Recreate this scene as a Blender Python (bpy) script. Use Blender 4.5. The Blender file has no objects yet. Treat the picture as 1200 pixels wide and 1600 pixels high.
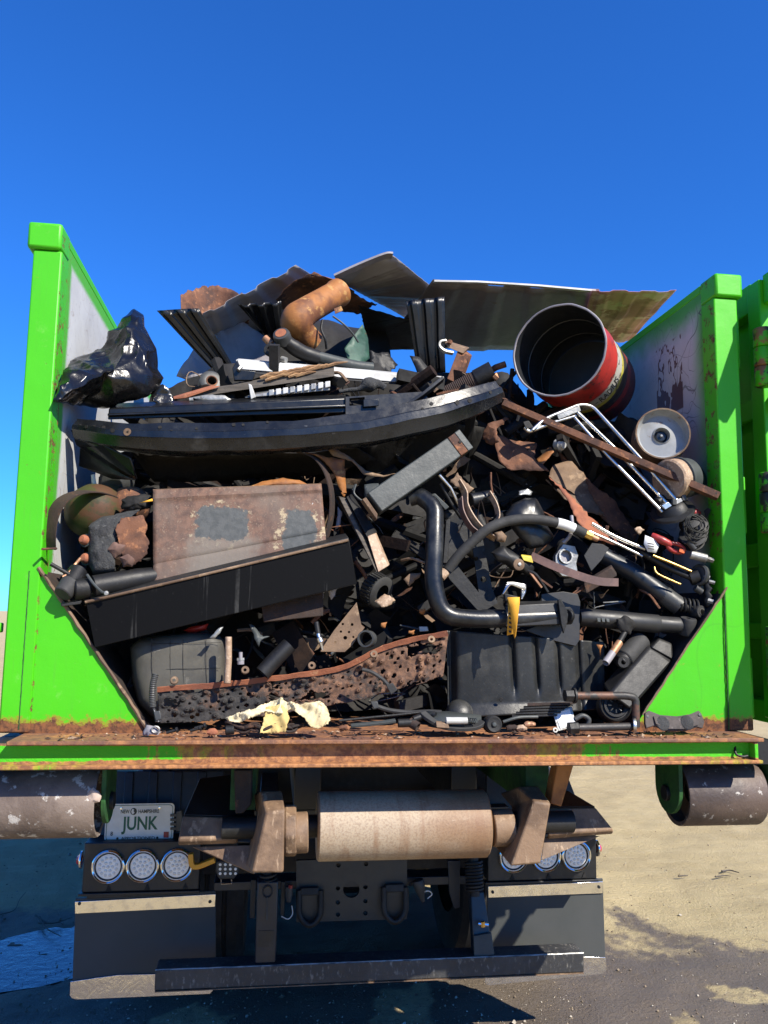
import bpy, bmesh, math, random
from mathutils import Vector, Matrix, noise as mnoise
from mathutils.geometry import delaunay_2d_cdt
random.seed(11)
SC = bpy.context.scene
COL = SC.collection
R = math.radians

# ------------------------------------------------------------------ camera
FPX = 1270.0                                   # focal length in pixels of a 1200 x 1600 frame
CAM = Vector((-0.410, -2.642, 1.85))
RX = Vector((0.99096252, -0.13321199, 0.01574297))   # world -> camera rows
RY = Vector((-0.032106, -0.12159467, 0.99206045))
RZ = Vector((-0.13024009, -0.98360017, -0.12477266))
cam_data = bpy.data.cameras.new('camera')
cam_data.sensor_fit = 'VERTICAL'
cam_data.sensor_height = 36.0
cam_data.lens = FPX / 1600.0 * 36.0
cam_data.clip_start = 0.05
cam_data.clip_end = 2000.0
cam = bpy.data.objects.new('camera', cam_data)
COL.objects.link(cam)
rot = Matrix((RX, RY, RZ)).transposed()         # camera -> world
q_ = rot.to_quaternion(); q_.normalize()
cam.rotation_mode = 'QUATERNION'
cam.rotation_quaternion = q_
cam.location = CAM
SC.camera = cam
SC.render.resolution_x, SC.render.resolution_y = 768, 1024

# ------------------------------------------------------------------ sky and sun
SUN_TRAVEL = Vector((-0.72, 0.92, -1.0)).normalized()
to_sun = -SUN_TRAVEL
world = bpy.data.worlds.new('World')
SC.world = world
world.use_nodes = True
wn = world.node_tree
wn.nodes.clear()
w_out = wn.nodes.new('ShaderNodeOutputWorld')
w_bg = wn.nodes.new('ShaderNodeBackground')
w_sky = wn.nodes.new('ShaderNodeTexSky')
w_sky.sky_type = 'NISHITA'
w_sky.sun_disc = False
w_sky.sun_elevation = math.asin(to_sun.z)
w_sky.sun_rotation = math.atan2(to_sun.x, to_sun.y)
w_sky.air_density = 1.0
w_sky.dust_density = 0.0
w_sky.ozone_density = 4.0
w_hsv = wn.nodes.new('ShaderNodeVectorMath')      # the clear cold-day blue, even over the whole sky
w_hsv.operation = 'MULTIPLY'
w_hsv.inputs[1].default_value = (0.29, 0.98, 2.02)
wn.links.new(w_sky.outputs[0], w_hsv.inputs[0])
wn.links.new(w_hsv.outputs[0], w_bg.inputs['Color'])
w_bg.inputs['Strength'].default_value = 0.0625
wn.links.new(w_bg.outputs[0], w_out.inputs['Surface'])

sun_data = bpy.data.lights.new('sun', 'SUN')
sun_data.energy = 5.0
sun_data.angle = R(0.5)
sun_data.color = (1.0, 0.93, 0.81)
sun = bpy.data.objects.new('sun', sun_data)
COL.objects.link(sun)
sun.rotation_mode = 'QUATERNION'
sun.rotation_quaternion = SUN_TRAVEL.to_track_quat('-Z', 'Y')
sun.location = (6, -8, 10)

vs = SC.view_settings
SC.display_settings.display_device = 'sRGB'
vs.view_transform = 'Standard'
vs.look = 'None'
vs.exposure = 0.83
vs.gamma = 1.0
vs.use_curve_mapping = False
SC.render.engine = 'CYCLES'
SC.cycles.use_denoising = True
SC.cycles.max_bounces = 8
SC.cycles.diffuse_bounces = 3
SC.cycles.glossy_bounces = 4
SC.cycles.caustics_reflective = False
SC.cycles.caustics_refractive = False

# ------------------------------------------------------------------ measuring: a spot in the photograph at a known depth -> metres
def ray(px, py):
    c = Vector((px - 600.0, 800.0 - py, -FPX))
    return RX * c.x + RY * c.y + RZ * c.z
def P(px, py, Y):
    r = ray(px, py); return CAM + r * ((Y - CAM.y) / r.y)
def PZ(px, py, z=0.0):
    r = ray(px, py); return CAM + r * ((z - CAM.z) / r.z)
def PX(px, py, X):
    r = ray(px, py); return CAM + r * ((X - CAM.x) / r.x)
def mpp(Y):
    return (Y - CAM.y) / FPX                     # metres covered by one photograph pixel
def G(*pts):
    return [P(*p) for p in pts]
def V(*a): return Vector(a)

# ------------------------------------------------------------------ materials
MATS = {}
def _ramp(nt, fac, lo, hi):
    n = nt.nodes.new('ShaderNodeMapRange')
    n.interpolation_type = 'SMOOTHSTEP'
    n.inputs['From Min'].default_value = lo
    n.inputs['From Max'].default_value = hi
    nt.links.new(fac, n.inputs['Value'])
    return n.outputs['Result']
def _math(nt, op, a, b=None, clamp=False):
    n = nt.nodes.new('ShaderNodeMath'); n.operation = op; n.use_clamp = clamp
    for i, s in enumerate((a, b)):
        if s is None: continue
        if isinstance(s, (int, float)): n.inputs[i].default_value = s
        else: nt.links.new(s, n.inputs[i])
    return n.outputs[0]
def _mix(nt, fac, a, b):
    n = nt.nodes.new('ShaderNodeMix'); n.data_type = 'RGBA'
    if isinstance(fac, (int, float)): n.inputs[0].default_value = fac
    else: nt.links.new(fac, n.inputs[0])
    for i, s in ((6, a), (7, b)):
        if isinstance(s, tuple): n.inputs[i].default_value = (*s[:3], 1)
        else: nt.links.new(s, n.inputs[i])
    return n.outputs[2]
def _fmix(nt, fac, a, b):
    n = nt.nodes.new('ShaderNodeMix'); n.data_type = 'FLOAT'
    nt.links.new(fac, n.inputs[0])
    for i, s in ((2, a), (3, b)):
        if isinstance(s, (int, float)): n.inputs[i].default_value = s
        else: nt.links.new(s, n.inputs[i])
    return n.outputs[0]
def _noise(nt, co, scale, detail=6, rough=0.6, stretch=None, dist=0.0, off=0.0):
    if stretch or off:
        m = nt.nodes.new('ShaderNodeMapping')
        if stretch: m.inputs['Scale'].default_value = stretch
        m.inputs['Location'].default_value = (off, off * .7, off * .3)
        nt.links.new(co, m.inputs['Vector']); co = m.outputs[0]
    n = nt.nodes.new('ShaderNodeTexNoise')
    n.inputs['Scale'].default_value = scale
    n.inputs['Detail'].default_value = detail
    n.inputs['Roughness'].default_value = rough
    n.inputs['Distortion'].default_value = dist
    nt.links.new(co, n.inputs['Vector'])
    return n.outputs['Fac']
def _voro(nt, co, scale, stretch=None, feat='DISTANCE_TO_EDGE'):
    if stretch:
        m = nt.nodes.new('ShaderNodeMapping'); m.inputs['Scale'].default_value = stretch
        nt.links.new(co, m.inputs['Vector']); co = m.outputs[0]
    n = nt.nodes.new('ShaderNodeTexVoronoi'); n.feature = feat
    n.inputs['Scale'].default_value = scale
    nt.links.new(co, n.inputs['Vector'])
    return n.outputs['Distance']
def new_mat(name):
    m = bpy.data.materials.new(name); m.use_nodes = True
    nt = m.node_tree; b = nt.nodes['Principled BSDF']
    MATS[name] = m
    return m, nt, b
def _bump(nt, b, h, strength, dist):
    n = nt.nodes.new('ShaderNodeBump')
    n.inputs['Strength'].default_value = strength
    n.inputs['Distance'].default_value = dist
    nt.links.new(h, n.inputs['Height']); nt.links.new(n.outputs[0], b.inputs['Normal'])
def _pos(nt):
    g = nt.nodes.new('ShaderNodeNewGeometry')
    s = nt.nodes.new('ShaderNodeSeparateXYZ')
    nt.links.new(g.outputs['Position'], s.inputs[0])
    return g.outputs['Position'], s.outputs[0], s.outputs[1], s.outputs[2]
def _sock(nt, b, name, v):
    if isinstance(v, (int, float)): b.inputs[name].default_value = v
    else: nt.links.new(v, b.inputs[name])

def mat(name, c1, c2=None, s=6, t=(.42, .6), c3=None, s3=26, t3=(.6, .66), st=None, st3=None,
        r=.55, r3=None, m=0.0, m3=None, bump=.25, bs=70, bd=.004, dust=None, dt=(.5, .75), spec=None, coat=0, sheen=0):
    """Base colour c1 with broad patches of c2, sharp small patches of c3 (chips, rust, scratches), dust colour, grain bump."""
    mm, nt, b = new_mat(name)
    tc = nt.nodes.new('ShaderNodeTexCoord'); co = tc.outputs['Object']
    col = c1 if c2 is None else _mix(nt, _ramp(nt, _noise(nt, co, s, stretch=st), *t), c1, c2)
    rough = r; metal = m
    if c3 is not None:
        f3 = _ramp(nt, _noise(nt, co, s3, 8, .65, stretch=st3, off=3.1), *t3)
        col = _mix(nt, f3, col, c3)
        if r3 is not None: rough = _fmix(nt, f3, r, r3)
        if m3 is not None: metal = _fmix(nt, f3, m, m3)
    if dust is not None:
        fd = _ramp(nt, _noise(nt, co, 9, 9, .7, off=8.0), *dt)
        fd = _math(nt, 'MULTIPLY', fd, .38)
        col = _mix(nt, fd, col, dust)
    if isinstance(col, tuple): b.inputs['Base Color'].default_value = (*col, 1)
    else: nt.links.new(col, b.inputs['Base Color'])
    fr = _noise(nt, co, 35, 5, .6, off=5.0)
    rv = _math(nt, 'ADD', rough, _math(nt, 'MULTIPLY', _math(nt, 'SUBTRACT', fr, .5), .35), clamp=True)
    _sock(nt, b, 'Roughness', rv); _sock(nt, b, 'Metallic', metal)
    if spec is not None: b.inputs['Specular IOR Level'].default_value = spec
    if coat: b.inputs['Coat Weight'].default_value = coat; b.inputs['Coat Roughness'].default_value = .12
    if sheen: b.inputs['Sheen Weight'].default_value = sheen
    if bump:
        h = _math(nt, 'ADD', _noise(nt, co, bs, 6, .65), _math(nt, 'MULTIPLY', _noise(nt, co, bs * .15, 3), .8))
        _bump(nt, b, h, bump, bd)
    return mm

RUST1, RUST2, RUST3 = (.135, .056, .028), (.055, .024, .015), (.25, .105, .045)
mat('rust', RUST1, RUST2, 9, c3=RUST3, s3=38, t3=(.55, .66), r=.85, bump=.6, bs=90)
mat('rust_dark', (.035, .019, .013), (.018, .012, .0095), 8, c3=(.085, .038, .02), s3=30, t3=(.58, .68), r=.85, bump=.6)
mat('rust_orange', (.30, .115, .026), (.13, .046, .016), 7, c3=(.38, .20, .06), s3=22, t3=(.56, .66), r=.7, bump=.35)
mat('rust_tan', (.33, .225, .145), (.235, .15, .095), 14, c3=(.42, .31, .215), s3=90, t3=(.50, .62), r=.6, m=.0, bump=.35, bs=140)
mat('rust_pale', (.17, .108, .064), (.095, .057, .034), 6, c3=(.26, .175, .105), s3=18, t3=(.54, .64), r=.8, bump=.5)
mat('black_paint', (.005, .0055, .006), (.010, .011, .012), 5, spec=.4, c3=(.045, .047, .05), s3=55, t3=(.66, .74), r=.32, r3=.6, bump=.10, bs=40, dust=(.085, .08, .075), dt=(.5, .8))
mat('black_gloss', (.005, .006, .008), (.011, .013, .016), 6, c3=(.07, .075, .08), s3=34, t3=(.68, .76), st3=(.4, 1, 2.5), r=.34, r3=.55, spec=.4, bump=.16, bs=30, bd=.006, dust=(.12, .12, .115), dt=(.42, .75))
mat('black_plastic', (.008, .008, .0085), (.015, .015, .015), 4, spec=.35, c3=(.03, .03, .03), s3=70, t3=(.62, .72), r=.5, bump=.2, bs=160, bd=.002, dust=(.09, .085, .075), dt=(.48, .8))
mat('black_steel', (.008, .0083, .0085), (.016, .016, .016), 5, spec=.35, c3=(.07, .036, .02), s3=24, t3=(.68, .76), r=.55, r3=.85, bump=.3, dust=(.10, .095, .085), dt=(.5, .8))
mat('rubber', (.007, .007, .007), (.013, .0125, .012), 9, r=.7, bump=.35, bs=120, dust=(.09, .08, .07), dt=(.5, .8))
mat('grey_steel', (.050, .057, .056), (.036, .041, .041), 5, spec=.3, c3=(.075, .035, .02), s3=14, t3=(.66, .72), r=.5, r3=.85, m=.0, m3=0., bump=.25)
mat('galvanised', (.25, .235, .25), (.18, .165, .175), 4, c3=(.22, .14, .085), s3=7, t3=(.63, .74), r=.55, m=.0, m3=0., bump=.15, st=(1, .4, 1))
mat('galvanised_light', (.36, .345, .36), (.26, .245, .255), 4, c3=(.20, .12, .075), s3=7, t3=(.62, .74), r=.55, bump=.15)
mat('bumper_black', (.006, .007, .009), (.013, .015, .018), 6, spec=.45, c3=(.10, .105, .11), s3=50, t3=(.66, .74), st3=(.5, 1, 2), r=.27, r3=.6, bump=.12, bs=26, bd=.006, dust=(.13, .13, .125), dt=(.56, .80))
mat('galvanised_rusty', (.60, .25, .30), (.30, .10, .11), 4, c3=(.62, .35, .40), s3=9, t3=(.5, .58), r=.7, bump=.3)
mat('white_paint', (.50, .50, .48), (.36, .355, .33), 5, c3=(.20, .13, .08), s3=22, t3=(.66, .72), r=.45, bump=.12)
mat('chrome', (.66, .65, .62), (.5, .49, .46), 8, c3=(.14, .10, .07), s3=40, t3=(.66, .72), r=.32, r3=.7, m=1.0, m3=.2, bump=.05)
mat('aluminium', (.34, .34, .32), (.2, .2, .19), 9, c3=(.09, .075, .06), s3=30, t3=(.58, .68), r=.45, m=.5, m3=.2, bump=.35)
mat('wood', (.30, .17, .08), (.17, .09, .042), 10, c3=(.52, .33, .16), s3=18, t3=(.56, .62), st=(1, 1, 9), st3=(.5, 3, 8), r=.8, bump=.5)
mat('wood_grey', (.09, .075, .06), (.05, .043, .035), 10, c3=(.13, .11, .09), s3=20, st=(.3, 1, 9), st3=(.3, 3, 8), r=.85, bump=.5)
mat('red_paint', (.46, .028, .018), (.30, .018, .014), 5, c3=(.05, .02, .016), s3=24, t3=(.6, .66), r=.4, r3=.8, bump=.15)
mat('red_plastic', (.36, .03, .025), (.2, .02, .02), 14, r=.4, bump=.1)
mat('cloth_cream', (.60, .52, .33), (.50, .40, .22), 6, c3=(.22, .15, .08), s3=14, t3=(.62, .74), r=.95, bump=.5, bs=220, bd=.002)
mat('tag_yellow', (.62, .31, .025), (.55, .27, .02), 10, r=.8, bump=.1)
mat('tag_ink', (.05, .04, .03), r=.9, bump=0)
mat('brass', (.55, .36, .10), (.40, .25, .08), 20, r=.35, m=.9, bump=.1)
mat('copper', (.42, .22, .12), (.26, .13, .07), 16, r=.5, m=.5, bump=.2)
mat('olive', (.045, .047, .014), (.028, .028, .012), 7, c3=(.075, .036, .018), s3=7, t3=(.50, .58), r=.65, spec=.3, bump=.2)
mat('dark_green', (.03, .085, .055), (.02, .055, .038), 7, c3=(.12, .06, .03), s3=18, t3=(.62, .7), r=.6, bump=.2)
mat('tar_grey', (.04, .041, .041), (.024, .024, .025), 14, c3=(.075, .075, .072), s3=60, t3=(.58, .66), r=.9, bump=1.0, bs=60, bd=.008)
mat('navy', (.006, .010, .017), (.010, .015, .022), 5, c3=(.06, .05, .045), s3=30, t3=(.66, .74), r=.4, bump=.12, dust=(.06, .058, .055), dt=(.5, .85))
mat('grey_plastic', (.05, .052, .051), (.034, .035, .035), 5, spec=.35, c3=(.085, .085, .08), s3=40, t3=(.62, .7), r=.45, bump=.2, dust=(.12, .11, .09))
mat('white_label', (.68, .68, .66), (.58, .58, .56), 12, r=.6, bump=.05)
mat('char_and_shade', (.004, .0036, .0033), (.008, .0065, .0055), 8, r=.8, bump=.4)  # near-black: stands in for shade in gaps and holes; also charred lumps
mat('tail_black', (.006, .006, .0065), (.011, .011, .0115), 6, c3=(.16, .15, .14), s3=60, t3=(.72, .78), r=.45, bump=.2, dust=(.07, .065, .06))
mat('flap_rubber', (.060, .064, .062), (.068, .071, .069), 3, spec=.12, c3=(.065, .066, .065), s3=30, t3=(.7, .8), st3=(2, 1, .3), r=.42, bump=.06)
mat('bar_worn', (.030, .030, .031), (.045, .045, .045), 6, c3=(.20, .19, .165), s3=55, t3=(.54, .74), st3=(1.2, 1.2, .5), r=.5, r3=.6, m=.1, bump=.35)
mat('brown_strap', (.15, .085, .07), (.10, .058, .05), 14, c3=(.24, .16, .13), s3=40, t3=(.62, .7), r=.6, bump=.2)
mat('clay', (.46, .36, .30), (.38, .29, .24), 12, r=.95, bump=.5)
mat('light_lens', (.92, .88, .80), r=.35, spec=.3, bump=0)
mat('light_bowl', (.75, .75, .75), r=.22, m=.9, bump=0)
mat('amber', (.62, .28, .02), r=.35, bump=0)
mat('red_lens', (.42, .012, .02), r=.18, bump=0, coat=.5)
mat('decal_green', (.004, .085, .05), r=.5, bump=0)
mat('decal_dark', (.012, .02, .018), r=.5, bump=0)
mat('brick_rust', (.30, .105, .05), (.2, .07, .04), 9, c3=(.42, .2, .1), s3=30, r=.85, bump=.5)

# ------------------------------------------------------------------ mesh building
class MB:
    def __init__(s): s.v = []; s.f = []; s.mi = []; s.cur = 0
    def add(s, verts, faces):
        o = len(s.v); s.v += [Vector(v) for v in verts]
        for f in faces: s.f.append([i + o for i in f]); s.mi.append(s.cur)
        return s
    def box(s, lo, hi):
        x0, y0, z0 = lo; x1, y1, z1 = hi
        s.add([(x0, y0, z0), (x1, y0, z0), (x1, y1, z0), (x0, y1, z0), (x0, y0, z1), (x1, y0, z1), (x1, y1, z1), (x0, y1, z1)],
              [(0, 3, 2, 1), (4, 5, 6, 7), (0, 1, 5, 4), (1, 2, 6, 5), (2, 3, 7, 6), (3, 0, 4, 7)]); return s
    def hexa(s, front, back):
        """front: 4 points in order, back: the 4 behind them."""
        s.add(list(front) + list(back), [(0, 1, 2, 3), (7, 6, 5, 4), (0, 4, 5, 1), (1, 5, 6, 2), (2, 6, 7, 3), (3, 7, 4, 0)]); return s
    def plate(s, pts, th, d=None):
        """Closed slab: pts is the face towards the viewer, th its thickness away from the viewer (or along d)."""
        pts = [Vector(p) for p in pts]; n = len(pts)
        if d is None:
            nn = Vector((0, 0, 0))
            for i in range(n): nn += (pts[i] - pts[0]).cross(pts[(i + 1) % n] - pts[0])
            nn.normalize()
            if nn.dot(pts[0] - CAM) < 0: nn = -nn
            d = nn
        d = Vector(d).normalized() * th
        s.add(pts + [p + d for p in pts], [list(range(n)), list(range(2 * n - 1, n - 1, -1))] + [(i, i + n, (i + 1) % n + n, (i + 1) % n) for i in range(n)])
        return s
    def tube(s, pts, r, seg=12, caps=True, wall=0, closed=False):
        pts = [Vector(p) for p in pts]; n = len(pts)
        rs = r if isinstance(r, (list, tuple)) else [r] * n
        fr = frames(pts, closed)
        def rings(rs_):
            vs = []
            for p, (t, u, w), rr in zip(pts, fr, rs_):
                for k in range(seg):
                    a = 2 * math.pi * k / seg
                    vs.append(p + u * (math.cos(a) * rr) + w * (math.sin(a) * rr))
            return vs
        m = n if closed else n - 1
        fs = [(i * seg + k, i * seg + (k + 1) % seg, ((i + 1) % n) * seg + (k + 1) % seg, ((i + 1) % n) * seg + k) for i in range(m) for k in range(seg)]
        vs = rings(rs)
        if wall:
            o = len(vs); vs += rings([max(q - wall, .0005) for q in rs])
            fs += [tuple(o + i for i in reversed(f)) for f in fs]
            for e in (0, n - 1):
                for k in range(seg):
                    a, b = e * seg + k, e * seg + (k + 1) % seg
                    fs.append((a, o + a, o + b, b) if e == 0 else (a, b, o + b, o + a))
        elif caps and not closed:
            fs += [list(range(seg - 1, -1, -1)), [(n - 1) * seg + k for k in range(seg)]]
        s.add(vs, fs); return s
    def sweep(s, prof, pts, up=None, closed_prof=True, caps=True):
        """prof: 2-D points (side, up) swept along pts."""
        pts = [Vector(p) for p in pts]; n = len(pts); k = len(prof)
        vs = []
        for i, p in enumerate(pts):
            t = (pts[min(i + 1, n - 1)] - pts[max(i - 1, 0)]).normalized()
            u0 = Vector(up[i] if isinstance(up, list) else (up or (0, 0, 1)))
            side = t.cross(u0).normalized(); u1 = side.cross(t).normalized()
            pr = prof[i] if isinstance(prof[0][0], (list, tuple)) else prof
            vs += [p + side * a + u1 * b for a, b in pr]
        if isinstance(prof[0][0], (list, tuple)): k = len(prof[0])
        kk = k if closed_prof else k - 1
        fs = [(i * k + j, i * k + (j + 1) % k, (i + 1) * k + (j + 1) % k, (i + 1) * k + j) for i in range(n - 1) for j in range(kk)]
        if caps and closed_prof: fs += [list(range(k - 1, -1, -1)), [(n - 1) * k + j for j in range(k)]]
        s.add(vs, fs); return s
    def lathe(s, prof, o, ax, seg=40, full=None, start=0):
        """prof: (radius, distance along ax)."""
        o = Vector(o); ax = Vector(ax).normalized()
        ref = Vector((0, 0, 1)) if abs(ax.z) < .9 else Vector((1, 0, 0))
        u = ax.cross(ref).normalized(); w = ax.cross(u).normalized()
        tot = full or 2 * math.pi; cl = full is None; m = seg if cl else seg + 1
        vs = []; k = len(prof)
        for j in range(m):
            a = start + tot * j / seg
            d = u * math.cos(a) + w * math.sin(a)
            vs += [o + d * r_ + ax * h for r_, h in prof]
        fs = [(j * k + i, ((j + 1) % m) * k + i, ((j + 1) % m) * k + i + 1, j * k + i + 1) for j in range(seg) for i in range(k - 1)]
        s.add(vs, fs); return s
    def sheet(s, fn, nu, nv, th=0.0, keep=None):
        vs = [Vector(fn(i / nu, j / nv)) for j in range(nv + 1) for i in range(nu + 1)]
        w = nu + 1
        fs = [(j * w + i, j * w + i + 1, (j + 1) * w + i + 1, (j + 1) * w + i) for j in range(nv) for i in range(nu) if keep is None or keep((i + .5) / nu, (j + .5) / nv)]
        s.add(vs, fs); return s
    def pillow(s, outline, bulge, nr=14, na=72, back=.5, center=None, prof=2.0):
        """Star-shaped closed lump from a 3-D outline; bulges towards the viewer."""
        pts = [Vector(p) for p in outline]
        c = Vector(center) if center else sum(pts, Vector()) / len(pts)
        L = [0]
        for i in range(len(pts)): L.append(L[-1] + (pts[(i + 1) % len(pts)] - pts[i]).length)
        ring = []
        for k in range(na):
            q = L[-1] * k / na
            i = max(j for j in range(len(pts)) if L[j] <= q)
            ring.append(pts[i].lerp(pts[(i + 1) % len(pts)], (q - L[i]) / max(L[i + 1] - L[i], 1e-6)))
        fw = (c - CAM).normalized()
        vs = []
        for sgn, bl in ((-1, bulge), (1, bulge * back)):
            vs.append(c + fw * (sgn * bl))
            for rr in range(1, nr + 1):
                t = rr / nr
                h = bl * max(0, 1 - t ** prof) ** .5
                for k in range(na): vs.append(c.lerp(ring[k], t) + fw * (sgn * h))
        fs = []; half = 1 + nr * na
        for sgn, o in ((-1, 0), (1, half)):
            for k in range(na):
                a, b = o + 1 + k, o + 1 + (k + 1) % na
                fs.append((o, a, b) if sgn < 0 else (o, b, a))
                for rr in range(nr - 1):
                    q = [o + 1 + rr * na + k, o + 1 + (rr + 1) * na + k, o + 1 + (rr + 1) * na + (k + 1) % na, o + 1 + rr * na + (k + 1) % na]
                    fs.append(q if sgn < 0 else q[::-1])
        s.add(vs, fs); return s
    def holed(s, pts, holes, th, d=None, sub=0):
        """Flat slab with holes: pts and holes are lists of 3-D points in (about) one plane."""
        pts = [Vector(p) for p in pts]; c = pts[0]
        nn = Vector((0, 0, 0))
        for i in range(len(pts)): nn += (pts[i] - c).cross(pts[(i + 1) % len(pts)] - c)
        nn.normalize()
        if nn.dot(c - CAM) < 0: nn = -nn
        u = (pts[1] - c).normalized(); w = nn.cross(u)
        loops = [pts] + [[Vector(p) for p in h] for h in holes]
        v2, ed = [], []
        for lp in loops:
            o = len(v2); v2 += [((p - c).dot(u), (p - c).dot(w)) for p in lp]
            ed += [(o + i, o + (i + 1) % len(lp)) for i in range(len(lp))]
        res = delaunay_2d_cdt([Vector(q) for q in v2], ed, [], 2, 1e-6)   # faces inside the outline, holes are dropped below
        ov, of = res[0], res[2]
        def inside(p, lp):
            k = False; m = len(lp)
            for i in range(m):
                (x0, y0), (x1, y1) = lp[i], lp[(i + 1) % m]
                if (y0 > p[1]) != (y1 > p[1]) and p[0] < (x1 - x0) * (p[1] - y0) / (y1 - y0) + x0: k = not k
            return k
        l2 = [[((p - c).dot(u), (p - c).dot(w)) for p in lp] for lp in loops]
        keep = []
        for f in of:
            ce = (sum(ov[i][0] for i in f) / len(f), sum(ov[i][1] for i in f) / len(f))
            if inside(ce, l2[0]) and not any(inside(ce, h) for h in l2[1:]): keep.append(list(f))
        dd = (Vector(d).normalized() if d is not None else nn) * th
        A = [c + u * q[0] + w * q[1] for q in ov]; n = len(A)
        cnt = {}
        for f in keep:
            for i in range(len(f)):
                e = (f[i], f[(i + 1) % len(f)]); cnt[e] = 1
        side = [(a, b, b + n, a + n) for (a, b) in cnt if (b, a) not in cnt]
        s.add(A + [p + dd for p in A], keep + [[i + n for i in reversed(f)] for f in keep] + side)
        return s
    def noise(s, amp, scale, seed=0, start=0, ridged=False):
        for i in range(start, len(s.v)):
            p = s.v[i]; q = p * scale + Vector((seed * 3.7, seed * 1.3, seed * 7.1))
            n = mnoise.noise_vector(q)
            if ridged:
                n = n * (1 - abs(mnoise.noise(q * 1.7)) * 2.2)
            s.v[i] = p + n * amp
        return s
    def build(s, name, m, parent=None, smooth=40, bevel=0, solid=0, sub=0, solid_off=0):
        me = bpy.data.meshes.new(name)
        if parent is not None:
            org = parent.matrix_basis.translation.copy() if parent.get('_o') is None else Vector(parent['_o'])
        else:
            lo = [min(v[k] for v in s.v) for k in range(3)]; hi = [max(v[k] for v in s.v) for k in range(3)]
            org = Vector(((lo[0] + hi[0]) / 2, (lo[1] + hi[1]) / 2, lo[2]))
        me.from_pydata([v - org for v in s.v], [], s.f)
        ml = m if isinstance(m, (list, tuple)) else [m]
        for q in ml: me.materials.append(MATS[q])
        if len(ml) > 1: me.polygons.foreach_set('material_index', s.mi)
        bm = bmesh.new(); bm.from_mesh(me)
        bmesh.ops.remove_doubles(bm, verts=bm.verts, dist=1e-5)
        bmesh.ops.recalc_face_normals(bm, faces=bm.faces)
        bm.to_mesh(me); bm.free()
        if smooth:
            me.polygons.foreach_set('use_smooth', [True] * len(me.polygons))
            me.set_sharp_from_angle(angle=R(smooth))
        ob = bpy.data.objects.new(name, me); COL.objects.link(ob)
        if parent is not None:
            ob.parent = parent
            ob['_o'] = tuple(org)                      # a part's own parts are measured from the same origin
        else:
            ob.location = org; ob['_o'] = tuple(org)
        if solid:
            md = ob.modifiers.new('thickness', 'SOLIDIFY'); md.thickness = solid; md.offset = solid_off
        if bevel:
            md = ob.modifiers.new('bevel', 'BEVEL'); md.width = bevel; md.segments = 2; md.limit_method = 'ANGLE'; md.angle_limit = R(35)
        if sub:
            md = ob.modifiers.new('subdivide', 'SUBSURF'); md.levels = sub; md.render_levels = sub
        return ob

def frames(pts, closed=False):
    n = len(pts); out = []; u = None
    for i in range(n):
        if closed: t = (pts[(i + 1) % n] - pts[i - 1])
        else: t = pts[min(i + 1, n - 1)] - pts[max(i - 1, 0)]
        t = t.normalized()
        if u is None:
            ref = Vector((0, 0, 1)) if abs(t.z) < .9 else Vector((1, 0, 0))
            u = t.cross(ref).normalized()
        else:
            u = (u - t * u.dot(t)).normalized()
        out.append((t, u, t.cross(u)))
    return out
def crom(pts, n=6, closed=False):
    pts = [Vector(p) for p in pts]; m = len(pts); out = []
    rng = range(m) if closed else range(m - 1)
    for i in rng:
        p0 = pts[(i - 1) % m] if closed or i else pts[0] * 2 - pts[1]
        p1, p2 = pts[i], pts[(i + 1) % m]
        p3 = pts[(i + 2) % m] if closed or i + 2 < m else pts[-1] * 2 - pts[-2]
        for k in range(n):
            t = k / n
            out.append(.5 * ((2 * p1) + (p2 - p0) * t + (2 * p0 - 5 * p1 + 4 * p2 - p3) * t * t + (3 * p1 - p0 - 3 * p2 + p3) * t ** 3))
    if not closed: out.append(pts[-1])
    return out
def fillet(pts, rad, n=6):
    """A polyline with rounded corners."""
    pts = [Vector(p) for p in pts]; out = [pts[0]]
    for i in range(1, len(pts) - 1):
        a, b, c = pts[i - 1], pts[i], pts[i + 1]
        d1, d2 = (a - b), (c - b)
        q = min(rad, d1.length * .48, d2.length * .48)
        p1, p2 = b + d1.normalized() * q, b + d2.normalized() * q
        for k in range(n + 1):
            t = k / n; out.append(p1 * (1 - t) ** 2 + b * (2 * t * (1 - t)) + p2 * t * t)
    out.append(pts[-1]); return out
def circ(c, r, u, w, n=12):
    return [c + u * (math.cos(2 * math.pi * k / n) * r) + w * (math.sin(2 * math.pi * k / n) * r) for k in range(n)]
def pcirc(px, py, Y, rp, n=10, asp=1.0):
    return [P(px + rp * math.cos(2 * math.pi * k / n), py + rp * asp * math.sin(2 * math.pi * k / n), Y) for k in range(n)]
def spiral(a, b, r, turns, n=14):
    a, b = Vector(a), Vector(b); ax = (b - a)
    t, u, w = frames([a, b])[0]
    m = int(turns * n)
    return [a + ax * (k / m) + u * (math.cos(2 * math.pi * k / n) * r) + w * (math.sin(2 * math.pi * k / n) * r) for k in range(m + 1)]
def ragged(pts, step, amp, seed=1):
    """Breaks the edges of an outline (3-D points) into an uneven torn edge."""
    rnd = random.Random(seed); out = []
    for i in range(len(pts)):
        a, b = Vector(pts[i]), Vector(pts[(i + 1) % len(pts)])
        n = max(1, int((b - a).length / step))
        for k in range(n):
            p = a.lerp(b, k / n)
            if k: p = p + Vector((rnd.uniform(-amp, amp), 0, rnd.uniform(-amp, amp)))
            out.append(p)
    return out
def thing(name, label, cat, loc, group=None):
    o = bpy.data.objects.new(name, None); COL.objects.link(o)
    o.empty_display_size = .1; o.location = loc; o['_o'] = tuple(loc)
    return tag(o, label, cat, group)
def tag(o, label, cat, group=None):
    o['label'] = label; o['category'] = cat
    if group: o['group'] = group
    return o
def structure(o): o['kind'] = 'structure'; return o

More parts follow.
